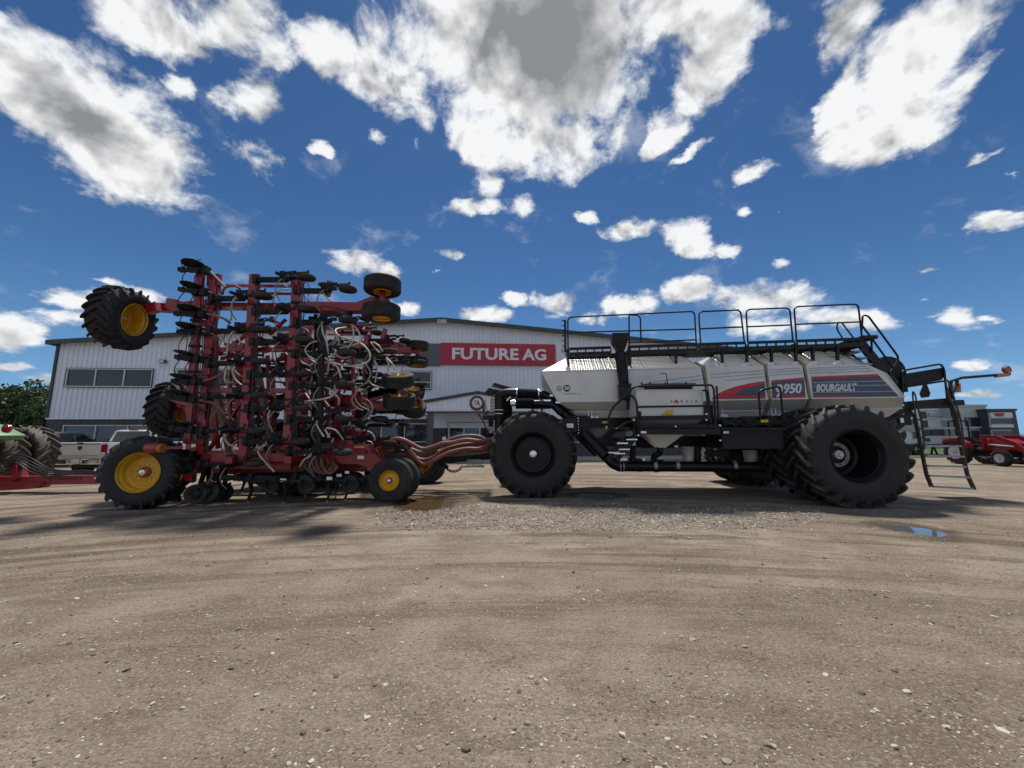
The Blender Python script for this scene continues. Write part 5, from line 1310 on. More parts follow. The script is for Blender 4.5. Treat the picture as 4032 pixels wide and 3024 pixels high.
# front red plates and caster arms
def plate(name, pts, w, th, m='red_paint', label=None, twin=True, fn=k4):
    P_ = [dp(fn, x, y, w) for x, y in pts]
    o = MB().poly(P_, th, (0, 1, 0)).build(name, m, drill, bevel=.01, label=label)
    if twin: MB().poly([mir(p) for p in P_], th, (0, -1, 0)).build(name, m, drill, bevel=.01, label=label)
    return o
plate('side_plate', [(1500, 515), (1835, 508), (1905, 548), (2045, 552), (2130, 700), (2075, 812), (1965, 768), (1640, 772), (1450, 640)], 1.95, .45, label='red side box behind the front caster')
plate('caster_arm', [(2045, 690), (2120, 650), (2360, 860), (2330, 905), (2190, 930), (2060, 830)], 2.0, .3)
mb = MB(); P_ = [dp(k4, x, y, 1.958) for x, y in ((1925, 570), (2032, 570), (2032, 592), (1925, 592))]; mb.poly(P_, .004, (0, -1, 0)).build('reflector', 'yellow_sticker', drill)
for (fn, x0, y0, x1, y1, w) in ((k4, 1955, 675, 2028, 712, 1.958), (k4, 1115, 925, 1180, 960, 2.5), (k4, 1620, 905, 1680, 940, 2.5), (k5, 745, 850, 783, 874, .35), (k5, 800, 845, 842, 868, .35), (k4, 1728, 875, 1785, 905, 2.2), (k4, 1820, 842, 1866, 870, 2.2)):
    P_ = [dp(fn, x, y, w) for x, y in ((x0, y0), (x1, y0), (x1, y1), (x0, y1))]; MB().poly(P_, .004, (0, -1, 0)).build('sticker', 'paper', drill)
frame_part('tongue', [(k5, (580, 850), (890, 850), .25, .4, .16), (k5, (755, 620), (755, 790), .5, .12, .14), (k5, (870, 850), (890, 950), .25, .16, .14), (k5, (480, 760), (590, 900), 1.2, .14, .16), (k5, (500, 650), (760, 640), -.3, .14, .14), (k5, (560, 780), (600, 910), 1.5, .05, .05)], twin=False)
# central frame close to the ground
frame_part('main_frame', [(ident, (760, 1845), (1480, 1835), 1.3, .24, .26), (ident, (760, 1700), (1300, 1700), 1.0, .2, .26), (ident, (800, 1790), (1400, 1790), .4, .24, .3), (ident, (770, 1760), (775, 1860), 1.5, .16, .16)])
for x in (dp(ident, 800, 1835, 0).x, dp(ident, 980, 1835, 0).x, dp(ident, 1150, 1835, 0).x, dp(ident, 1330, 1835, 0).x):
    MB().beam((x, -2.6, 1.02), (x, 2.6, 1.02), .16, .16).build('main_frame', 'red_paint', drill, bevel=.01)
for sg in (-1, 1):
    MB().beam((dp(ident, 880, 1780, 1.5).x, sg*1.3, 1.2), (dp(ident, 880, 1780, 1.5).x, sg*2.2, 3.3), .12, .12).build('fold_cylinder', 'grey_steel', drill)
    MB().beam((dp(ident, 1050, 1780, 1.5).x, sg*1.3, 1.2), (dp(ident, 1050, 1780, 1.5).x, sg*2.2, 3.4), .12, .12).build('fold_cylinder', 'grey_steel', drill)
# black upright distribution towers
for (u, v0, v1, w, th) in ((1270, 1245, 1755, WW+.05, .13), (1250, 1245, 1755, WW-.25, .10), (1462, 1400, 1600, .7, .12), (1450, 1450, 1700, -.4, .12)):
    a, b = DF.pt(u, v0, w), DF.pt(u-14, v1, w); MB().beam(a, b, th, th, up=(0, 1, 0)).build('tower', 'black_paint', drill, bevel=.01)
# --- openers. Local frame: x along the machine, y = out of the soil, z sideways; soil lies towards -y
def opener_proto():
    mb = MB()
    mb.beam((0, 0, 0), (.80, 0, -.005), .11, .11); 
    for k in range(7): mb.beam((.05+.11*k, -.058, -.05), (.14+.11*k, -.058, .05), .012, .03, up=(0, 1, 0))
    mb.box((.02, .0, 0), (.10, .18, .20)); mb.box((.80, -.02, .02), (.16, .10, .10)); mb.box((.93, -.02, .06), (.14, .08, .07)); mb.box((.66, .0, .10), (.10, .06, .08))
    mb.beam((.62, 0, .14), (1.30, 0, .185), .05, .045); mb.beam((.70, -.01, .18), (1.0, -.01, .215), .03, .03); mb.box((.66, 0, .17), (.12, .07, .10)); mb.box((.74, 0, .07), (.05, .05, .14))
    mb.beam((1.30, 0, .12), (1.30, 0, .25), .03, .03, up=(0, 1, 0)); mb.beam((1.31, -.06, .17), (1.31, -.06, .0), .03, .04, up=(0, 1, 0))
    mb.box((1.06, -.03, .135), (.12, .07, .06))
    # shank reaching into the soil
    mb.beam((.78, -.05, -.03), (.86, -.28, -.03), .045, .10, up=(0, 0, 1)); mb.beam((.86, -.26, -.03), (.80, -.50, -.03), .035, .07, up=(0, 0, 1))
    o = mb.build('opener', 'dusty_black', drill)
    wl = MB(); wl.lathe([(-.055, .10), (-.066, .15), (-.055, .195), (-.025, .215), (.025, .215), (.055, .195), (.066, .15), (.055, .10), (.0, .09)], R=Matrix.Rotation(rad(90), 3, 'X'), n=24, close=True)
    wl.lathe([(-.03, .001), (-.02, .10), (.02, .10), (.03, .001)], R=Matrix.Rotation(rad(90), 3, 'X'), n=16)
    wo = wl.build('packer_wheel', 'tyre', o, smooth=40, loc=(1.32, -.10, .01), rot=(.10, 0, 0))
    mh = MB(); mh.tube(smoothpath([(.82, -.10, .0), (.74, -.20, -.10), (.66, -.22, -.26), (.63, -.14, -.42), (.66, .0, -.56)], 5), .014, 7); ho = mh.build('seed_hose', 'hose_tan', o, smooth=60)
    sp_ = MB(); sp_.beam((.80, -.48, -.03), (.83, -.56, -.03), .02, .05, up=(0, 0, 1)); sp_.build('seed_tip', 'grey_steel', o)
    return o
op = opener_proto()
def coulter_proto():
    mb = MB(); mb.beam((-.62, 0, .02), (.0, 0, -.02), .09, .07); mb.box((-.58, 0, .02), (.12, .12, .10)); mb.box((0, 0, 0), (.14, .16, .18)); mb.box((-.25, -.03, .0), (.3, .12, .10)); mb.beam((-.5, -.1, -.03), (-.1, -.1, -.07), .05, .05)
    for k in range(5): mb.box((-.50+.11*k, -.05, .055), (.05, .05, .05))
    o = mb.build('opener', 'dusty_black', drill)
    d = MB(); d.lathe([(-.004, .001), (-.004, .25), (.004, .25), (.004, .001)], R=Matrix.Rotation(rad(80), 3, 'X'), n=28); d.lathe([(-.03, .001), (-.03, .08), (.03, .08), (.03, .001)], R=Matrix.Rotation(rad(80), 3, 'X'), n=14)
    d.build('coulter_disc', 'dusty_black', o, smooth=30, loc=(-.22, -.12, .10))
    h = MB()
    for k in (0, 1): h.tube(smoothpath([(-.50+.3*k, -.05, .08), (-.56+.3*k, -.06, .30), (-.52+.3*k, -.04, .46), (-.42+.3*k, -.03, .60)], 5), .011, 6)
    h.tube(smoothpath([(-.5, -.05, .04), (-.52, -.05, .17), (-.42, -.05, .19), (-.25, -.05, .16)], 5), .009, 5)
    h.build('seed_hose', 'hose_black', o, smooth=60); return o
co = coulter_proto()
used = {'o': False, 'c': False}
rng = random.Random(3)
def place(kind, p, rot=(0, 0, 0)):
    pr = op if kind == 'o' else co
    if not used[kind]: used[kind] = True; o = pr
    else: o = copy_tree(pr, drill)
    o.location = p; o.rotation_euler = rot; return o
# wheel centres measured on the near wing
cols = {'B': [(1030, 1166), (1025, 1295), (1022, 1425), (1019, 1557), (1001, 1693), (996, 1828)],
        'C': [(1203, 1090), (1203, 1219), (1195, 1340), (1188, 1470), (1181, 1604), (1176, 1736)],
        'D': [(1367, 1134), (1367, 1260), (1362, 1387), (1356, 1514), (1351, 1644), (1346, 1776)]}
hose_ends = []
for cn, pts in cols.items():
    for (u, v) in pts:
        w = WW+.22; p = DF.pt(u, v, w)+Vector((-1.32, .10, -.01)); p.y = -(WW+.08)
        j = rng.uniform(-.02, .02)
        o1 = place('o', p, (rng.uniform(-.05, .02), j, 0)); hose_ends.append(p+Vector((.66, 0, -.56)))
        q = place('o', mir(p), (rng.uniform(0, .05), j, 0)); q.scale = (1, -1, 1)
for (u, v) in ((800, 1065), (793, 1150), (785, 1238), (776, 1305), (768, 1414), (758, 1502), (752, 1572), (746, 1692), (742, 1790)):
    p = DF.pt(u+12, v, WW+.1); oc = place('c', p, (rng.uniform(-.15, .05), rng.uniform(-.05, .1), rng.uniform(-.2, .1)))
    if v == 1065: top_hose = [h for h in oc.children if h.name.startswith('seed_hose')]
    q = place('c', mir(p), (0, 0, 0)); q.scale = (1, -1, 1)
# openers of the inner wings, standing in the middle of the machine
for cn, (u, w) in enumerate(((1180, 1.2), (1350, 1.1), (1530, 1.0))):
    for k in range(4):
        p = DF.pt(u+rng.uniform(-30, 30), 1340+k*118+cn*30, w)+Vector((-1.32, 0, 0)); o = place('o', p, (rng.uniform(-.4, .3), rng.uniform(-.08, .08), 0))
        if k < 3: q = place('o', Vector((p.x+.25, 1.25, p.z+.25)), (rng.uniform(-.2, .5), rng.uniform(-.06, .06), 0)); q.scale = (1, -1, 1)
# openers under the centre section, pointing to the ground
for r_i, x0 in enumerate((-4.45, -3.35, -2.2)):
    pass
for (u, v, w) in ((990, 1880, 2.2), (1127, 1885, 2.3), (1300, 1885, 2.2), (1060, 1880, 1.3), (1210, 1880, 1.3), (1330, 1880, 1.35), (960, 1880, .5), (1150, 1880, .5), (1320, 1880, .5), (1370, 1880, 2.0), (1050, 1880, -.6), (1250, 1880, -.6), (1400, 1880, -.8)):
    p = DF.pt(u, v, w); o = place('o', Vector((p.x-.82, -w, .62)), (rad(90), 0, 0)); o.rotation_euler = (rad(90), rad(4), 0); o.scale = (1, 1, 1)
mat('disc_steel', (.025, .023, .022), .55, metal=.3, dirt=(.06, .05, .04), dscale=8)
# coulter gang by the rear transport wheel
for i, (u, v, r, w) in enumerate(((770, 1945, .22, 2.5), (815, 1935, .24, 2.35), (842, 1940, .22, 2.0), (880, 1938, .22, 1.7))):
    p = DF.pt(u, v, w); p.z = max(p.z, r*.9)
    mb = MB(); mb.lathe([(-.01, .001), (-.02, r), (.0, r), (.01, .001)], c=(0, 0, 0), n=30); mb.lathe([(-.05, .001), (-.05, .09), (.02, .09), (.02, .001)], n=14)
    o = mb.build('coulter_disc', 'disc_steel', drill, smooth=30, loc=p, rot=(.0, 0, .35))
    h = MB()
    for k in range(6):
        a = 1.047*k; h.cyl((.06*math.cos(a), -.09, .06*math.sin(a)), (.06*math.cos(a), -.05, .06*math.sin(a)), .012, 6)
    h.lathe([(-.09, .001), (-.08, .10), (-.02, .11)], n=14); h.beam((-.1, -.07, .05), (.16, -.08, .22), .05, .06); h.build('hub', 'dusty_black', o)
    MB().beam(p+Vector((0, .05, 0)), Vector((p.x-.15 if i % 2 else p.x+.1, p.y+.15, 1.05)), .06, .09, up=(0, 1, 0)).build('coulter_arm', 'dusty_black', drill)
mb = MB(); mb.beam(dp(k3, 1910, 1160, 2.6), dp(k3, 1990, 900, 2.6), .07, .12, up=(0, 1, 0)); mb.box(dp(k3, 1930, 1150, 2.6), (.12, .1, .1)); mb.build('tilt_arm', 'dusty_black', drill)
mb = MB(); mb.beam(dp(k3, 1940, 1000, 2.68), dp(k3, 1985, 880, 2.68), .012, .04, up=(0, 1, 0)); mb.build('reflector', 'yellow_sticker', drill)
# lamps
mb = MB(); a, b = dp(k3, 1610, 592, 3.0), dp(k3, 1730, 595, 3.0); mb.tube([a, b], .115, 16); lo = mb.build('tail_lamp', 'tail_light', drill, smooth=40)
MB().tube([b, b+Vector((.10, 0, 0))], .10, 14).build('lamp_back', 'amber', lo); MB().beam(b, dp(k3, 1990, 585, 2.8), .05, .06).build('lamp_bracket', 'red_paint', lo)
mb = MB(); mb.box(dp(k3, 2045, 910, 2.6), (.30, .05, .24)); lo = mb.build('tail_lamp', 'dusty_black', drill, bevel=.01); MB().box(dp(k3, 2045, 912, 2.64), (.18, .02, .14)).build('lens', 'tail_light', lo)
# stakes and small bars in the middle
for i in range(44):
    x = rng.uniform(-3.9, .5); z = rng.uniform(1.6, 4.3); y = rng.uniform(-1.2, 1.2)
    l = rng.uniform(.5, 1.1); MB().beam((x, y, z), (x+l, y+rng.uniform(-.1, .1), z+rng.uniform(-.1, .1)), .04, .05).build('link_arm', 'dusty_black', drill)
for i in range(18):
    x = dp(ident, 850+32*i, 1500, 1.2).x+rng.uniform(-.1, .1); MB().beam((x, -1.1, rng.uniform(1.2, 1.5)), (x+rng.uniform(-.1, .1), -1.5, rng.uniform(3.0, 4.3)), .07, .09, up=(0, 1, 0)).build('brace', 'red_paint', drill)
# hoses: white seed hoses
def hose(pts, r, m, name='seed_hose', k=8, label=None):
    return MB().tube(smoothpath(pts, k), r, 8).build(name, m, drill, smooth=60, label=label)
for h_ in top_hose: h_.scale = (1, 1, .5)
hh = [
 [(k2, 930, 1030, WW+.1), (k2, 1150, 960, WW+.3), (k2, 1130, 830, WW+.3), (k2, 1060, 765, WW+.2)],
 [(k2, 1020, 1030, WW+.2), (k2, 1075, 940, WW+.3), (k2, 1085, 850, WW+.3), (k2, 1065, 770, WW+.2)],
 [(k2, 1000, 800, 1.6), (k2, 890, 825, 1.9), (k2, 940, 900, 2.2), (k2, 1150, 965, 2.5), (k2, 1260, 1080, 2.6), (k2, 1230, 1180, 2.6), (k2, 1050, 1220, 2.5), (k2, 850, 1180, 2.4), (k2, 730, 1100, 2.3), (k2, 730, 1070, 2.2)],
 [(k2, 800, 770, WW), (k2, 880, 860, WW+.2), (k2, 925, 950, WW+.2), (k2, 920, 1020, WW)],
 [(k2, 740, 740, WW+.2), (k2, 750, 850, WW+.3), (k2, 790, 960, WW+.3), (k2, 810, 1090, WW+.2)],
 [(k2, 860, 1030, WW), (k2, 900, 1100, WW+.2), (k2, 980, 1130, WW+.1), (k2, 1060, 1110, WW)],
 [(k2, 1440, 1130, 1.9), (k2, 1500, 1190, 2.0), (k2, 1540, 1260, 2.0)], [(k2, 1300, 960, 1.6), (k2, 1360, 1000, 1.7), (k2, 1400, 1060, 1.7)], [(k2, 1270, 960, 1.6), (k2, 1330, 1040, 1.7), (k2, 1370, 1075, 1.7)],
 [(k2, 1440, 1140, 1.6), (k2, 1465, 1200, 1.6), (k2, 1460, 1260, 1.6)], [(k2, 1310, 1160, 1.4), (k2, 1340, 1250, 1.4), (k2, 1320, 1400, 1.4)], [(k2, 1240, 1360, 1.4), (k2, 1300, 1430, 1.4), (k2, 1450, 1460, 1.4)],
 [(k2, 700, 1440, WW), (k2, 820, 1470, WW+.2), (k2, 920, 1570, WW+.2), (k2, 920, 1640, WW+.1)], [(k2, 530, 1610, WW), (k2, 680, 1590, WW+.2), (k2, 830, 1560, WW+.1), (k2, 920, 1480, WW)],
 [(k2, 560, 1520, WW-.2), (k2, 620, 1600, WW-.1), (k2, 670, 1660, WW-.1)], [(k2, 770, 1600, WW), (k2, 820, 1660, WW)], [(k2, 540, 1370, WW-.2), (k2, 620, 1310, WW), (k2, 700, 1260, WW)],
 [(k2, 800, 1150, WW), (k2, 870, 1100, WW), (k2, 890, 1040, WW-.2)], [(k2, 800, 1180, WW), (k2, 900, 1220, WW+.1), (k2, 950, 1350, WW+.1)], [(k2, 820, 1150, WW), (k2, 800, 1300, WW-.1), (k2, 780, 1310, WW-.2)],
 [(k2, 490, 1120, WW), (k2, 520, 1180, WW), (k2, 600, 1210, WW), (k2, 640, 1190, WW)], [(k2, 560, 1090, WW), (k2, 620, 1150, WW), (k2, 700, 1190, WW), (k2, 780, 1180, WW)],
 [(k2, 210, 530, WW), (k2, 230, 430, WW+.1), (k2, 300, 390, WW+.1), (k2, 370, 385, WW)], [(k2, 280, 270, WW), (k2, 320, 330, WW), (k2, 370, 360, WW-.1)], [(k2, 740, 380, WW+.1), (k2, 770, 450, WW+.1), (k2, 840, 520, WW)], [(k2, 555, 450, WW), (k2, 580, 490, WW), (k2, 620, 530, WW-.1)],
 [(k1, 1460, 190, WW+.1), (k1, 1550, 280, WW), (k1, 1640, 370, WW-.1)], [(k1, 1440, 405, WW+.1), (k1, 1500, 430, WW), (k1, 1570, 450, WW-.1)],
 [(k1, 1760, 440, WW+.1), (k1, 1700, 530, WW+.15), (k1, 1690, 640, WW+.1), (k1, 1685, 720, WW)], [(k1, 1730, 820, WW+.1), (k1, 1670, 900, WW+.15), (k1, 1650, 1000, WW+.1), (k1, 1640, 1100, WW)], [(k1, 1720, 1170, WW+.1), (k1, 1640, 1240, WW+.1), (k1, 1620, 1380, WW+.1), (k1, 1700, 1400, WW)],
 [(k1, 1750, 900, WW-.2), (k1, 1840, 1050, WW-.2)], [(k1, 1680, 1220, WW-.2), (k1, 1720, 1350, WW-.2), (k1, 1800, 1430, WW-.2)],
 [(k4, 1040, 150, WW+.1), (k4, 990, 220, WW+.15), (k4, 990, 320, WW+.1), (k4, 1040, 430, WW)], [(k4, 1520, 270, WW+.1), (k4, 1520, 350, WW+.15), (k4, 1590, 470, WW+.1)], [(k4, 1620, 375, WW), (k4, 1720, 400, WW), (k4, 1800, 500, WW-.1)],
 [(k4, 1600, 390, WW), (k4, 1650, 480, WW)], [(k4, 890, 620, WW), (k4, 950, 560, WW+.1), (k4, 1080, 520, WW)], [(k4, 870, 630, WW+.1), (k4, 920, 710, WW+.15), (k4, 1050, 850, WW+.1)], [(k4, 1330, 790, WW+.1), (k4, 1390, 710, WW+.15), (k4, 1540, 630, WW+.1)],
 [(k4, 400, 800, WW), (k4, 450, 805, WW+.1), (k4, 600, 770, WW)], [(k4, 620, 390, WW), (k4, 530, 410, WW+.1), (k4, 510, 480, WW+.1), (k4, 560, 560, WW+.1), (k4, 640, 570, WW)],
 [(k5, 200, 470, 1.0), (k5, 290, 540, 1.0), (k5, 340, 540, 1.0)], [(k5, 300, 440, 1.0), (k5, 300, 520, 1.0), (k5, 360, 540, 1.0), (k5, 380, 450, 1.0)], [(k5, 310, 450, 1.1), (k5, 400, 465, 1.1), (k5, 520, 430, 1.1)],
 [(k5, 370, 540, 1.0), (k5, 450, 570, 1.0), (k5, 485, 640, 1.0), (k5, 440, 720, 1.0)], [(k5, 400, 655, 1.2), (k5, 450, 670, 1.2), (k5, 460, 700, 1.2), (k5, 420, 735, 1.2)],
]
for ln in hh: hose([dp(*q) for q in ln], .021, 'hose_white')
for i in range(22):   # hoses deeper inside the machine
    u = rng.uniform(850, 1480); v = rng.uniform(1280, 1760) if u < 1300 else rng.uniform(1330, 1700); w = rng.uniform(.2, 1.9)
    a = DF.pt(u, v, w); s1, s2 = rng.uniform(-1, 1), rng.uniform(-.6, .6)
    hose([a, a+Vector((.25*s1, 0, -.18)), a+Vector((.5*s1+.1, .1, -.1+s2*.3)), a+Vector((.7*s1, .1, .3*s2))], .019, 'hose_white' if i % 3 else 'hose_grey', k=6)
for i in range(20):
    u = rng.uniform(840, 1250); v = rng.uniform(1240, 1750); a = DF.pt(u, v, rng.uniform(1.4, WW)); s1 = rng.uniform(-1, 1)
    hose([a, a+Vector((.08*s1, 0, -.3)), a+Vector((.2*s1, 0, -.55)), a+Vector((.3*s1+.1, 0, -.7))], .010, 'hose_black', 'hydraulic_line', 5)
for ln in ([(k1, 1590, 440, WW), (k1, 1620, 370, WW+.1), (k1, 1720, 345, WW+.1), (k1, 1790, 380, WW)], [(k1, 1420, 650, WW+.1), (k1, 1600, 700, WW+.1), (k1, 1680, 760, WW)], [(k1, 1390, 1380, WW+.1), (k1, 1500, 1350, WW+.15), (k1, 1600, 1290, WW+.1), (k1, 1650, 1200, WW)], [(k4, 230, 70, WW+.1), (k4, 400, 110, WW+.15), (k4, 500, 210, WW+.1), (k4, 520, 310, WW)],
           [(k4, 370, 360, WW+.1), (k4, 365, 270, WW+.15), (k4, 430, 190, WW+.1), (k4, 520, 170, WW)], [(k4, 380, 810, WW), (k4, 370, 900, WW), (k4, 310, 1010, WW)], [(k4, 450, 1000, 1.8), (k4, 560, 930, 1.9), (k4, 670, 860, 2.0)], [(k4, 1010, 670, WW), (k4, 1000, 600, WW), (k4, 1040, 540, WW)], [(k1, 1380, 840, WW+.15), (k1, 1500, 880, WW+.1), (k1, 1560, 950, WW)]):
    hose([dp(*q) for q in ln], .030, 'hose_pink', 'supply_hose')
for ln in ([(k1, 1090, 800, WW+.2), (k1, 1200, 900, WW+.2), (k1, 1200, 1020, WW+.2), (k1, 1180, 1080, WW+.2)], [(k2, 530, 340, WW+.1), (k2, 560, 310, WW+.1), (k2, 600, 350, WW+.1), (k2, 590, 460, WW+.1)], [(k2, 660, 610, WW+.2), (k2, 720, 570, WW+.2), (k2, 850, 570, WW+.2), (k2, 1000, 620, WW+.2)], [(k5, 600, 350, .6), (k5, 650, 350, .6), (k5, 690, 305, .6)], [(k3, 1900, 960, 2.7), (k3, 1940, 740, 2.7), (k3, 2060, 720, 2.6)]):
    hose([dp(*q) for q in ln], .010, 'hose_black', 'hydraulic_line')

# --- finer hardware clamped along the bars, so that the machine reads as crowded as it is
for (u0, v0, u1, v1, w) in ((846, 1120, 792, 1800, WW+.02), (1003, 1120, 961, 1800, WW+.1), (1171, 1120, 1135, 1740, WW+.1), (790, 1085, 741, 1740, WW+.08)):
    n_ = 13
    for i in range(n_):
        t = (i+.5)/n_; p = DF.pt(u0+(u1-u0)*t, v0+(v1-v0)*t, w)
        if i % 2:
            MB().box(p+Vector((rng.uniform(-.03, .03), 0, 0)), (.26, .10, .05)).build('clamp', 'dusty_black', drill)
        else:
            mb = MB(); mb.box(p, (.19, .03, .16)); mb.box(p+Vector((.06, -.03, 0)), (.03, .04, .20)); mb.build('clamp', 'red_paint', drill, each=False)
    for k in range(3):
        off = .09+.035*k
        P_ = [DF.pt(u0+(u1-u0)*t, v0+(v1-v0)*t, w+.04)+Vector((off+rng.uniform(-.03, .05), 0, 0)) for t in (0, .12, .25, .4, .55, .7, .85, 1)]
        hose(P_, .010, 'hose_black', 'hydraulic_line', 5)
for i in range(46):
    u = rng.uniform(860, 1420); v = rng.uniform(1230, 1760); w = rng.uniform(.9, WW-.1); p = DF.pt(u, v, w); a = rng.uniform(-.4, .4)
    mb = MB(); d_ = Vector((math.cos(a), 0, math.sin(a))); l_ = rng.uniform(.25, .6)
    mb.beam(p, p+d_*l_, .07, .08); mb.box(p+d_*l_*.5+Vector((0, -.04, .05)), (.10, .08, .12)); mb.beam(p+d_*l_, p+d_*l_+Vector((.05, -.2, -.12)), .04, .05)
    mb.build('link_arm', 'dusty_black' if i % 4 else 'red_paint', drill, each=False)
for i in range(24):
    u = rng.uniform(900, 1480); v = rng.uniform(1230, 1740) if u < 1330 else rng.uniform(1340, 1700); p = DF.pt(u, v, rng.uniform(1.5, WW+.2)); s1 = rng.choice((-1, 1)); r_ = rng.uniform(.22, .45)
    hose([p, p+Vector((s1*r_*.5, -.05, -r_*.25)), p+Vector((s1*r_*.8, -.08, -r_*.8)), p+Vector((s1*r_*.5, -.06, -r_*1.35)), p+Vector((0, 0, -r_*1.6))], .016, ('hose_tan', 'hose_white', 'hose_tan')[i % 3], k=6)
# loops of fat supply hose hanging at the front corner
for i, (x0, m) in enumerate(((1375, 'hose_grey'), (1420, 'hose_grey'), (1465, 'hose_pink'), (1505, 'hose_pink'), (1560, 'hose_pink'))):
    wd = 1.95+.06*i
    hose([dp(k4, x0+20, 610, wd-.3), dp(k4, x0, 700, wd), dp(k4, x0+20, 800, wd), dp(k4, x0+90, 870, wd), dp(k4, x0+170, 850-12*i, wd), dp(k4, min(x0+220, 1690), 760, wd-.1), dp(k4, min(x0+215, 1680), 650, wd-.3)], .040, 'hose_pink' if i > 1 else 'hose_grey', 'supply_hose')
# bundle from the drill to the cart: held by the drill mast, carried over the hitch
for i in range(11):
    w = 1.0-.16*i; m = 'hose_grey' if i in (2, 4, 7, 10) else 'hose_pink'; g_ = m == 'hose_grey'
    low = (740, 905, 780, 860, 800, 830, 890, 760, 870, 815, 850)[i]; hi = (600+(i % 4)*22) if g_ else (640, 0, 0, 690, 0, 720, 745, 0, 665, 770, 0)[i] or 740
    r0 = 635+(i % 5)*42
    hose([dp(k5, 430, 790+(i % 3)*14, w), dp(k5, 560, 720+(i % 5)*26, w), dp(k5, 700, r0, w), dp(k5, 800, r0+8, w), dp(k5, 890, (r0+low)/2, w), dp(k5, 1000, low, w), dp(k5, 1110, low-20-(i % 3)*14, w), dp(k5, 1220, (low+hi)/2-10, w),
          dp(k5, 1330, hi+30, w), dp(k5, 1480, hi, w), dp(k5, 1640, hi+14-(20 if i % 2 else 0), w), dp(k5, 1790, 620+(i % 6)*24, w)], .056, m, 'supply_hose', 7)
for i in range(5): hose([dp(k5, 1300, 760+i*8, .3), dp(k5, 1450, 800-i*10, .5), dp(k5, 1600, 730+i*8, .4), dp(k5, 1760, 790-i*22, .4)], .026, 'hose_grey' if i % 2 else 'hose_pink', 'supply_hose')
for i in range(5): hose([dp(k5, 900, 900+i*12, .5), dp(k5, 930, 990+i*12, .5), dp(k5, 1010, 1050-i*8, .4), dp(k5, 1100, 1000-i*14, .3), dp(k5, 1170, 900, .3)], .018, 'hose_black', 'hydraulic_line')
hose([dp(k5, 1010, 1078, .4), dp(k5, 1090, 1075, .4), dp(k5, 1170, 1010, .4), dp(k5, 1200, 920, .4)], .014, 'hose_black', 'hydraulic_line')
for i in range(5):
    p = dp(k5, 690, 650+i*30, .9); MB().beam(p, p+Vector((.45, .1, .02)), .06, .06).build('clamp', 'dusty_black', drill)
# hitch with chain and hose rack
mb = MB(); mb.beam(dp(k5, 1180, 850, .2), dp(k5, 1330, 850, .2), .3, .2); mb.beam(dp(k5, 1300, 860, .2), dp(k5, 1760, 815, .2), .22, .18); mb.beam(dp(k5, 1250, 640, .3), dp(k5, 1275, 790, .3), .06, .08, up=(0, 1, 0))
mb.beam(dp(k5, 1180, 880, .3), dp(k5, 1280, 945, .3), .12, .1); mb.box(dp(k5, 1240, 850, .3), (.5, .3, .14))
mb.build('hitch', 'dusty_black', drill)
mb = MB(); mb.beam(dp(k5, 1440, 935, .4), dp(k5, 1680, 928, .4), .04, .05)
for k in range(6): mb.beam(dp(k5, 1495+k*26, 862, .4), dp(k5, 1500+k*26, 925, .4), .03, .05, up=(0, 1, 0))
mb.beam(dp(k5, 1490, 862, .4), dp(k5, 1640, 862, .4), .03, .03); mb.beam(dp(k5, 1650, 900, .4), dp(k5, 1655, 950, .4), .03, .03, up=(0, 1, 0)); mb.build('hose_rack', 'grey_steel', drill)
ch = MB(); cps = smoothpath([dp(k5, 1265, 945, .42), dp(k5, 1300, 975, .42), dp(k5, 1350, 985, .42), dp(k5, 1400, 968, .42), dp(k5, 1430, 935, .42)], 3)
for i, (a, b) in enumerate(zip(cps, cps[1:])):
    d = (b-a).normalized(); n_ = Vector((0, 1, 0)) if i % 2 else d.cross(Vector((0, 1, 0))).normalized(); c_ = (a+b)/2
    ring_ = [c_+d*.055*math.cos(t*.785)+n_*.032*math.sin(t*.785) for t in range(9)]; ch.tube(ring_, .010, 5)
ch.build('chain', 'dusty_black', drill, each=False)
mb = MB(); mb.box(dp(k5, 1242, 627, .34), (.10, .05, .10)); mb.build('lamp', 'paper', drill)
# drawbar reaching left towards the tractor
mb = MB(); mb.beam(dp(k3, -150, 950, 0), dp(k3, 2100, 915, 0), .30, .25); mb.build('drawbar', 'red_paint', drill, bevel=.012)
mb = MB(); mb.poly([dp(k3, x, y, .2) for x, y in ((-60, 945), (480, 965), (400, 1030), (300, 1040), (-60, 1060))], .3, (0, 1, 0)); mb.beam(dp(k3, 180, 760, .1), dp(k3, 230, 930, .1), .2, .25, up=(0, 1, 0)); mb.beam(dp(k3, 180, 775, .1), dp(k3, 310, 790, .1), .1, .1); mb.build('drawbar_stand', 'red_paint', drill, bevel=.01)
text_mesh('BOURGAULT', dp(k3, 520, 945, .156), dp(k3, 900, 938, .156), dp(k3, 520, 912, .156), 'lettering', 'dark_red_paint', drill, proud=.002, bold=.02)
P_ = [dp(k3, x, y, .158) for x, y in ((1025, 912), (1085, 912), (1085, 930), (1025, 930))]; MB().poly(P_, .004, (0, -1, 0)).build('sticker', 'paper', drill)
for i in range(5):
    hose([dp(k3, -40, 880-i*42, .15+.06*i), dp(k3, 60, 690+i*36, .1+.05*i), dp(k3, 180, 665+i*24, .1+.05*i), dp(k3, 330, 700+i*38, .1+.05*i), dp(k3, 520, 810+i*22, .1+.05*i), dp(k3, 720, 840+i*10, .1+.04*i), dp(k3, 900, 835+i*10, .2), dp(k3, 1100, 855+i*6, .1), dp(k3, 1500, 880, 0)], .022, 'hose_black', 'hydraulic_line', 6)
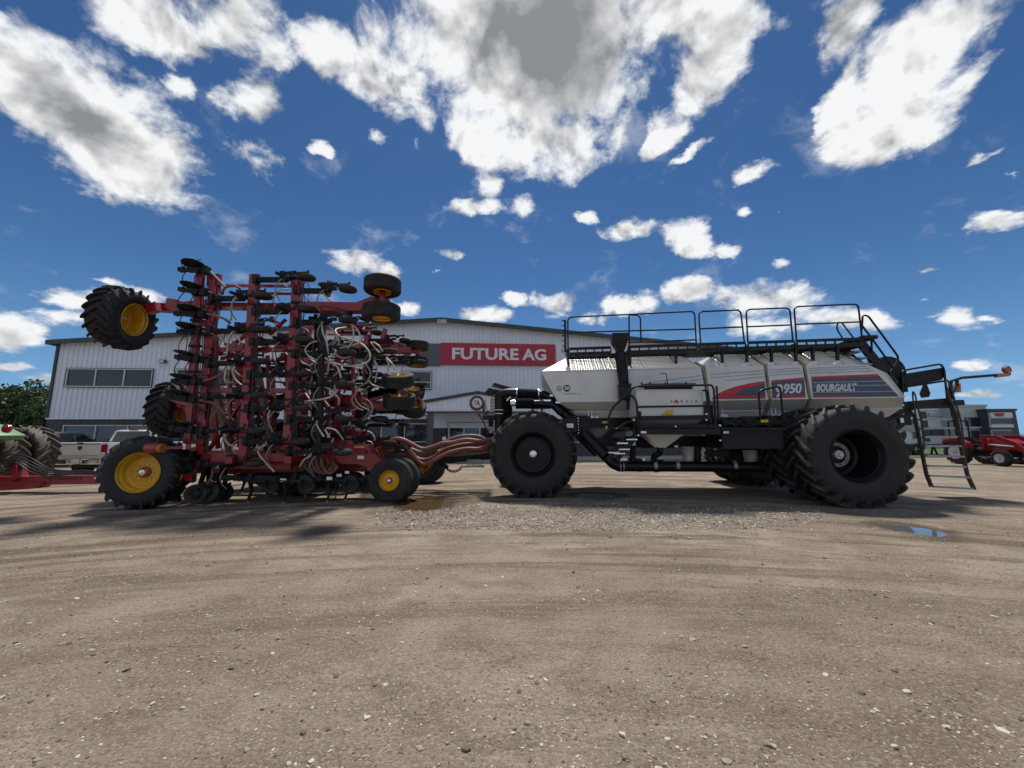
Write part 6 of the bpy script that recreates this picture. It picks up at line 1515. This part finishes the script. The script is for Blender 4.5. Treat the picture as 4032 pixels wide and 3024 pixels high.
# ================================================================== the green tractor pulling at the left
TF = Frame(-17.3, 11.55, 0)
trac = empty('green_tractor', TF.o, 0, 'green tractor with muddy dual wheels cut off by the left edge of the photo', 'tractor')
t1 = crop(0, 1550)
def tp(x, y, w): u, v = t1(x, y); return TF.pt(u, v, w)
for (x, sg) in ((0, 1), (0, -1), (-3.4, 1), (-3.4, -1)):
    for dw in (1.35, 2.25):
        make_wheel('wheel', trac, 1.03, .72, .52, -.05, 'yellow_paint', 'tractor_tyre', lugs=20, lh=.075, hub=.12, loc=(x, -sg*dw, 1.0), rot=(0, 0, 0 if sg > 0 else math.pi))
mb = MB(); mb.cyl((0, -2.2, 1.0), (0, 2.2, 1.0), .18); mb.build('axle', 'green_paint', trac, smooth=40); mb = MB(); mb.cyl((-3.4, -2.2, 1.0), (-3.4, 2.2, 1.0), .18); mb.build('axle', 'green_paint', trac, smooth=40)
mb = MB(); mb.box((-1.7, 0, 1.1), (5.0, .8, .6)); mb.build('chassis', 'dusty_black', trac, bevel=.03)
def fend(y0, y1, nm='fender'):
    pts = [(.95, 1.98), (1.0, 2.08), (.55, 2.35), (-.2, 2.55), (-.9, 2.5), (-.9, 2.2), (.0, 2.2), (.6, 2.0)]
    mb = MB(); mb.poly([(x, y0, z) for x, z in pts], y1-y0, (0, 1, 0)); return mb.build(nm, 'green_paint', trac, bevel=.03, smooth=40)
fend(-1.9, -.6)
mb = MB(); mb.poly([(px_, 0.0, pz) for px_, pz in ((-1.0, 1.50), (.8, 1.47), (1.65, 1.52), (1.72, 1.66), (1.05, 1.98), (.3, 2.12), (-1.0, 2.15))], .9, (0, 1, 0)); mb.build('rear_fender', 'green_paint', trac, bevel=.05, smooth=40)
lp_ = TF.pt(27, 1688, -.0); MB().lathe([(-.05, .001), (-.04, .12), (.03, .13), (.03, .001)], c=lp_, n=18).build('tail_lamp', 'tail_light', trac, smooth=40)
mb = MB(); mb.box((-.9, 0, 1.9), (1.6, 1.9, .9)); mb.build('tank', 'green_paint', trac, bevel=.08)
mb = MB(); mb.box((-2.6, 0, 2.9), (1.7, 1.7, 1.5), taper=.93); mb.build('cab', 'glass', trac, bevel=.05); mb = MB(); mb.box((-2.6, 0, 3.72), (1.9, 1.9, .16)); mb.build('cab_roof', 'green_paint', trac, bevel=.05)
mb = MB(); mb.box((-4.8, 0, 2.0), (2.8, 1.1, 1.1), taper=.9); mb.build('hood', 'green_paint', trac, bevel=.12)

# ================================================================== pickups parked before the building
def pickup(name, x, y, rz, body, label, sc=1.0, plate=False, ident=False):
    """local x forward, origin under the rear bumper centre"""
    r = empty(name, (x, y, 0), rz, label, 'pickup', 'pickups parked by the building')
    W = 2.0; h = W/2
    # side profile of the body, extruded across
    prof = [(0, .62), (0, 1.40), (2.05, 1.42), (2.1, 1.40), (4.3, 1.38), (5.6, 1.25), (5.85, 1.05), (5.85, .55), (5.3, .52)]
    for cx in (4.75, 1.05):
        arcp = [(cx+.50*math.cos(a), .45+.50*math.sin(a)) for a in [math.pi*k/10 for k in range(11)]]
        prof += arcp
        if cx > 2: prof += [(4.2, .42), (1.6, .42)]
    mb = MB(); mb.poly([(px_, -h, pz) for px_, pz in prof], W, (0, 1, 0)); bo = mb.build('body', body, r, bevel=.05, smooth=40)
    mb = MB(); mb.box((1.0, 0, 1.425), (1.85, W-.24, .03)); mb.build('bed', 'black_rubber', r)
    # cab
    cab = [(2.08, 1.38), (2.25, 1.93), (2.5, 1.97), (3.6, 1.97), (3.85, 1.92), (4.45, 1.36)]
    mb = MB(); a = [Vector((p, -h+.04, z)) for p, z in cab]; b_ = [Vector((p, h-.04, z)) for p, z in cab]
    for L_ in (a, b_):
        for q in L_:
            q.y *= 1-.13*(q.z-1.38)/.6
    n = len(cab); mb.add(a+b_, [tuple(range(n-1, -1, -1)), tuple(range(n, 2*n))]+[(i, (i+1) % n, (i+1) % n+n, i+n) for i in range(n)]); mb.build('cab', body, r, bevel=.04, smooth=40)
    def ytop(z): return (h-.04)*(1-.13*(z-1.38)/.6)
    g = MB(); z0, z1 = 1.43, 1.88; f = lambda z: 2.08+(z-1.38)*(.17/.55)-.012
    g.add([(f(z0), -.80, z0), (f(z0), .80, z0), (f(z1), .74, z1), (f(z1), -.74, z1)], [(0, 1, 2, 3)]); g.add([(f(z0)+.02, -.80, z0), (f(z0)+.02, .80, z0), (f(z1)+.02, .74, z1), (f(z1)+.02, -.74, z1)], [(3, 2, 1, 0)]); g.build('rear_window', 'glass', r, each=False)
    for sg in (-1, 1):
        for (xa, xb, xc, xd) in ((2.35, 3.18, 3.18, 2.5), (3.28, 4.22, 3.72, 3.28)):
            q = [(xa, 1.42), (xb, 1.42), (xc, 1.88), (xd, 1.88)]; g = MB(); g.poly([(px_, sg*(ytop(pz)+.004), pz) for px_, pz in q], .012, (0, sg, 0)); g.build('side_window', 'glass', r)
        MB().box((4.0, sg*(h+.14), 1.42), (.14, .26, .26)).build('mirror', 'black_rubber', r, bevel=.03)
        t = MB(); t.box((-.005, sg*(h-.10), 1.12), (.06, .20, .40)); tl_ = t.build('tail_light', 'tail_light', r, bevel=.01)
        MB().box((-.04, sg*(h-.10), .96), (.01, .16, .07)).build('reverse_lens', 'paper', tl_)
        for cx in (1.05, 4.75):
            make_wheel('wheel', r, .41, .28, .23, -.05, 'chrome' if body != 'truck_grey' else 'grey_steel', 'tyre', grooves=4, hub=.04, loc=(cx, sg*(h-.16), .41), rot=(0, 0, 0 if sg < 0 else math.pi))
    t = MB(); t.box((-.03, 0, 1.07), (.05, W-.42, .62)); tg = t.build('tailgate', body, r, bevel=.02)
    MB().box((-.065, 0, 1.34), (.02, W-.44, .03)).build('trim', 'dark_trim', tg); MB().box((-.06, 0, .86), (.015, W-.5, .02)).build('trim', 'grey_steel', tg)
    m_ = MB(); m_.poly([(-.06, -.075, 1.25), (-.06, .075, 1.25), (-.06, .075, 1.15), (-.06, 0, 1.08), (-.06, -.075, 1.15)], .02, (-1, 0, 0)); m_.build('badge', 'dark_trim', tg)
    MB().box((-.075, 0, 1.37), (.03, .22, .05)).build('handle', 'dark_trim', tg)
    c = MB(); c.box((-.14, -.62, .63), (.16, .72, .22)); c.box((-.14, .62, .63), (.16, .72, .22)); c.box((-.12, 0, .60), (.10, .6, .12)); c.build('bumper', 'chrome', r, bevel=.03)
    MB().box((-.18, 0, .66), (.012, .31, .16)).build('licence_plate', 'paper', r)
    MB().box((2.22, 0, 1.96), (.05, .36, .05)).build('brake_light', 'tail_light', r)
    k_ = MB(); k_.box((2.8, 0, .45), (4.6, 1.3, .25)); k_.build('underbody', 'black_rubber', r)
    return r
def at_px(u, v, Y): d = ray(u, v); t = Y/d.y; p = CAM+d*t; return p
p = at_px(322, 1760, 16.0); pickup('pickup_truck', p.x, p.y, rad(93), 'truck_silver', 'silver pickup with its tailgate to the camera, left of the red drill')
pickup('pickup_truck', -26.6, 19.6, rad(91), 'truck_grey', 'darker grey pickup beyond the silver one, nearest the green tractor')
p = at_px(668, 1760, 18.6); pickup('pickup_truck', p.x, p.y, rad(90), 'truck_white', 'white pickup mostly hidden behind the uprights of the red drill')

# ================================================================== far right: compact tractors, trailer, buildings
def compact_tractor(x, y, rz, label, rops=True):
    """local x forward"""
    r = empty('compact_tractor', (x, y, 0), rz, label, 'tractor', 'small red loader tractors')
    for sg in (-1, 1):
        make_wheel('wheel', r, .62, .36, .33, -.06, 'white_rim', 'tyre', lugs=16, lh=.04, hub=.05, hubm='grey_steel', loc=(0, sg*.72, .61), rot=(0, 0, 0 if sg < 0 else math.pi), bolts=6)
        make_wheel('wheel', r, .40, .26, .21, -.05, 'white_rim', 'tyre', lugs=14, lh=.03, hub=.04, hubm='grey_steel', loc=(1.85, sg*.66, .39), rot=(0, 0, 0 if sg < 0 else math.pi), bolts=6)
        mb = MB(); mb.poly([(px_, sg*.55, pz) for px_, pz in ((-.65, 1.0), (-.5, 1.3), (.1, 1.38), (.55, 1.15), (.62, .85), (.5, .85), (.35, 1.1), (0, 1.25), (-.45, 1.15), (-.55, .95))], sg*.35, (0, 1, 0)); mb.build('fender', 'tractor_red', r, bevel=.02)
        mb = MB(); mb.beam((1.0, sg*.48, .8), (1.12, sg*.48, 1.46), .10, .16, up=(0, 1, 0)); mb.build('loader_post', 'tractor_red', r, bevel=.01)
        mb = MB(); P_ = [(1.0, 1.52), (1.7, 1.50), (2.45, 1.15), (3.15, .40), (3.02, .30), (2.30, 1.00), (1.6, 1.34), (1.0, 1.38)]; mb.poly([(px_, sg*.52-.05, pz) for px_, pz in P_], .10, (0, 1, 0)); mb.build('loader_arm', 'tractor_red', r, bevel=.015)
        mb = MB(); mb.cyl((1.2, sg*.44, 1.05), (2.3, sg*.44, .95), .035, 8); mb.build('ram', 'steel', r, smooth=40)
    mb = MB(); P_ = [(.75, .75), (.75, 1.28), (1.2, 1.36), (2.0, 1.26), (2.28, 1.1), (2.32, .72)]; mb.poly([(a, -.30, b_) for a, b_ in P_], .60, (0, 1, 0)); mb.build('hood', 'tractor_red', r, bevel=.05, smooth=40)
    mb = MB(); mb.box((1.0, 0, .62), (2.6, .42, .34)); mb.build('chassis', 'dusty_black', r, bevel=.02)
    mb = MB(); mb.box((.15, 0, .98), (.5, .5, .12)); mb.box((-.1, 0, 1.22), (.1, .5, .4)); mb.build('seat', 'dusty_black', r, bevel=.04)
    mb = MB(); mb.tube([(.72, 0, 1.25), (.55, 0, 1.42)], .02, 6)
    mb.lathe([(-.015, .17), (-.015, .20), (.015, .20), (.015, .17)], c=(.55, 0, 1.42), R=Euler((rad(50), 0, rad(90))).to_matrix(), n=20, close=True); mb.build('steering_wheel', 'dusty_black', r)
    if rops:
        mb = MB(); mb.tube(smoothpath([(-.5, -.5, .9), (-.48, -.5, 2.1), (-.47, -.42, 2.28), (-.47, .42, 2.28), (-.48, .5, 2.1), (-.5, .5, .9)], 5), .04, 8); mb.build('roll_bar', 'dusty_black', r, smooth=40)
    mb = MB(); mb.poly([(px_, -.85, pz) for px_, pz in ((3.05, .12), (3.75, .08), (3.78, .14), (3.2, .2), (3.15, .62), (3.05, .62))], 1.7, (0, 1, 0)); mb.build('bucket', 'dusty_black', r, bevel=.01)
    MB().box((2.33, 0, .95), (.03, .5, .3)).build('grille', 'dusty_black', r)
mat('white_rim', (.62, .62, .60), .4); mat('tractor_red', (.26, .008, .014), .3, coat=.4)
g3 = lambda X, Y: (3200+X*.3761, 1450+Y*.3761)
compact_tractor(24.6, 20.9, rad(-93), 'small red loader tractor with roll bar and white wheel rims seen through the ladder')
compact_tractor(27.3, 20.6, rad(-92), 'second small red loader tractor cut off by the right photo edge', rops=False)
# flatbed trailer
def far_box(u0, u1, v0, v1, Y, depth, name, m, parent, o, z0=None):
    a = at_px(u0, v0, Y); b_ = at_px(u1, v1, Y); zb = b_.z if z0 is None else z0
    return MB().box((((a.x+b_.x)/2)-o.x, Y+depth/2-o.y, (a.z+zb)/2), (b_.x-a.x, depth, a.z-zb)).build(name, m, parent, each=False)
TY = 30.0
o_ = at_px(3590, 1750, TY); o_.z = 0
tr = empty('flatbed_trailer', o_, 0, 'long low flatbed trailer standing on grass beyond the ladder', 'trailer')
a, b_ = at_px(3545, 1747, TY), at_px(3770, 1758, TY)
mb = MB(); mb.box(((a.x+b_.x)/2-o_.x, 1.2, (a.z+b_.z)/2), (b_.x-a.x, 2.4, .16)); mb.build('deck', 'dusty_black', tr)
mb = MB(); mb.box(((a.x+b_.x)/2-o_.x, .0, a.z+.12), (b_.x-a.x, .04, .04)); mb.build('side_rail', 'grey_steel', tr)
for k in range(4):
    x = a.x-o_.x+.6+(b_.x-a.x-1.2)*k/3
    mb = MB(); mb.beam((x-.25, .2, 0), (x, .2, a.z-.1), .08, .1, up=(0, 1, 0)); mb.beam((x+.25, .2, 0), (x, .2, a.z-.1), .08, .1, up=(0, 1, 0)); mb.build('stand', 'dusty_black', tr, each=False)
for (dx) in (.5, 1.5): make_wheel('wheel', tr, .48, .28, .28, -.05, 'grey_steel', 'tyre', grooves=3, loc=(a.x-o_.x+dx, .3, .47))
mb = MB(); mb.add([(13, 27, .03), (60, 27, .03), (90, 60, .03), (13, 60, .03)], [(0, 1, 2, 3)]); gr = mb.build('grass_verge', 'grass'); tag(gr, 'strip of green grass beyond the yard', kind='structure')
# far buildings
def far_building(name, label, u0, u1, vt, Y, depth, wall, feats, cap=None):
    a, b_ = at_px(u0, vt, Y), at_px(u1, vt, Y); o = Vector(((a.x+b_.x)/2, Y, 0))
    r = empty(name, o, 0, label, 'building', 'far buildings on the right')
    H = (a.z+b_.z)/2; MB().box((0, depth/2, H/2), (b_.x-a.x, depth, H)).build('wall', wall, r)
    if cap: MB().box((0, depth/2, H+.12), (b_.x-a.x+.2, depth+.2, .25)).build('parapet', cap, r)
    for (fu0, fv0, fu1, fv1, m, nm, cols_) in feats:
        A, B = at_px(fu0, fv0, Y), at_px(fu1, fv1, Y)
        cx, cz = (A.x+B.x)/2-o.x, (A.z+B.z)/2; w_, h_ = B.x-A.x, A.z-B.z
        if nm in ('window', 'door'):
            f = MB().box((cx, -.06, cz), (w_, .14, h_)).build(nm, 'window_frame' if wall != 'pale_panel' else 'dark_panel', r)
            g = MB()
            for k in range(cols_):
                x0 = cx-w_/2+w_*(k+.06)/cols_; x1 = cx-w_/2+w_*(k+.94)/cols_; g.box(((x0+x1)/2, -.14, cz), (x1-x0, .03, h_*.88))
            g.build('pane', m, f, each=False)
        else: MB().box((cx, -.12, cz), (w_, .24, h_)).build(nm, m, r)
    return r
G = lambda X, Y: g3(X, Y)
def F(x0, y0, x1, y1, m, nm, c=1): a_ = G(x0, y0); b__ = G(x1, y1); return (a_[0], a_[1], b__[0], b__[1], m, nm, c)
far_building('warehouse', 'long low white warehouse with grey band behind the ladder', 3480, 3762, 1617, 48, 8, 'white_panel',
    [F(880, 598, 1130, 650, 'concrete', 'grey_band'), F(1120, 455, 1215, 770, 'dark_panel', 'dark_band'), F(1220, 640, 1460, 700, 'dark_panel', 'dock_opening'), F(1010, 530, 1060, 590, 'glass_blue', 'window', 2), F(1030, 660, 1080, 740, 'glass_blue', 'window', 2), F(1200, 470, 1430, 500, 'pale_panel', 'fascia')], cap='white_panel')
far_building('showroom', 'grey panelled two storey showroom with a wide upper window', 3768, 3882, 1601, 46, 3, 'pale_panel',
    [F(1585, 515, 1785, 610, 'glass', 'window', 6), F(1650, 650, 1750, 760, 'glass_blue', 'door', 3), F(1560, 615, 1820, 625, 'white_panel', 'canopy')], cap='pale_panel')
fb = far_building('dark_showroom', 'dark framed showroom with red and white emblem near the right photo edge', 3886, 3998, 1618, 45, 3, 'dark_panel',
    [F(1835, 465, 2070, 520, 'white_panel', 'white_fascia'), F(1840, 525, 2070, 585, 'glass_blue', 'window', 6), F(1845, 590, 2080, 620, 'white_panel', 'canopy'), F(1860, 645, 2090, 740, 'glass_blue', 'window', 5)], cap='dark_trim')
a_ = at_px(*G(1900, 470), 44.7); b__ = at_px(*G(2015, 505), 44.7); o2 = Vector(fb.location)
mb = MB(); 
for k in range(3):
    z = a_.z+(b__.z-a_.z)*(k+.4)/3; ww_ = (b__.x-a_.x)*(1-.16*k); mb.box(((a_.x+b__.x)/2-o2.x, -.28-.3+.3, z), (ww_, .05, (a_.z-b__.z)/3*.82))
mb.build('emblem', 'sign_red', fb, each=False)
q_ = at_px(4040, 1725, 40); mb = MB()
car = empty('parked_car', (q_.x+2.2, 38, 0), 0, 'black car roof just showing above the red loader at the right edge', 'car')
prof = [(-2.3, .45), (-2.3, .95), (-1.6, 1.05), (-1.0, 1.5), (.6, 1.52), (1.3, 1.05), (2.2, .92), (2.3, .45)]
mb.poly([(x, -.9, z) for x, z in prof], 1.8, (0, 1, 0)); mb.build('body', 'black_paint', car, bevel=.05, smooth=40)
for x in (-1.4, 1.45):
    for y in (-.8, .8): make_wheel('wheel', car, .34, .22, .2, -.04, 'grey_steel', 'tyre', loc=(x, y, .33))
# low hills of dirt and fields at the horizon
mb = MB()
for k in range(60):
    x = -600+k*30; y = 420+20*math.sin(k); hgt_ = 2.5+2.5*abs(mnoise.noise(Vector((k*.35, 1, 1))))
    x2 = x+30; h2 = 2.5+2.5*abs(mnoise.noise(Vector(((k+1)*.35, 1, 1))))
    mb.add([(x, 420, -1), (x2, 420, -1), (x2, 450, h2), (x, 450, hgt_), (x2, 520, -1), (x, 520, -1)], [(0, 1, 2, 3), (3, 2, 4, 5)])
o = mb.build('hills', 'foliage', smooth=80); tag(o, 'low dark tree line at the horizon', kind='structure')
# power line poles omitted: only one faint wire shows
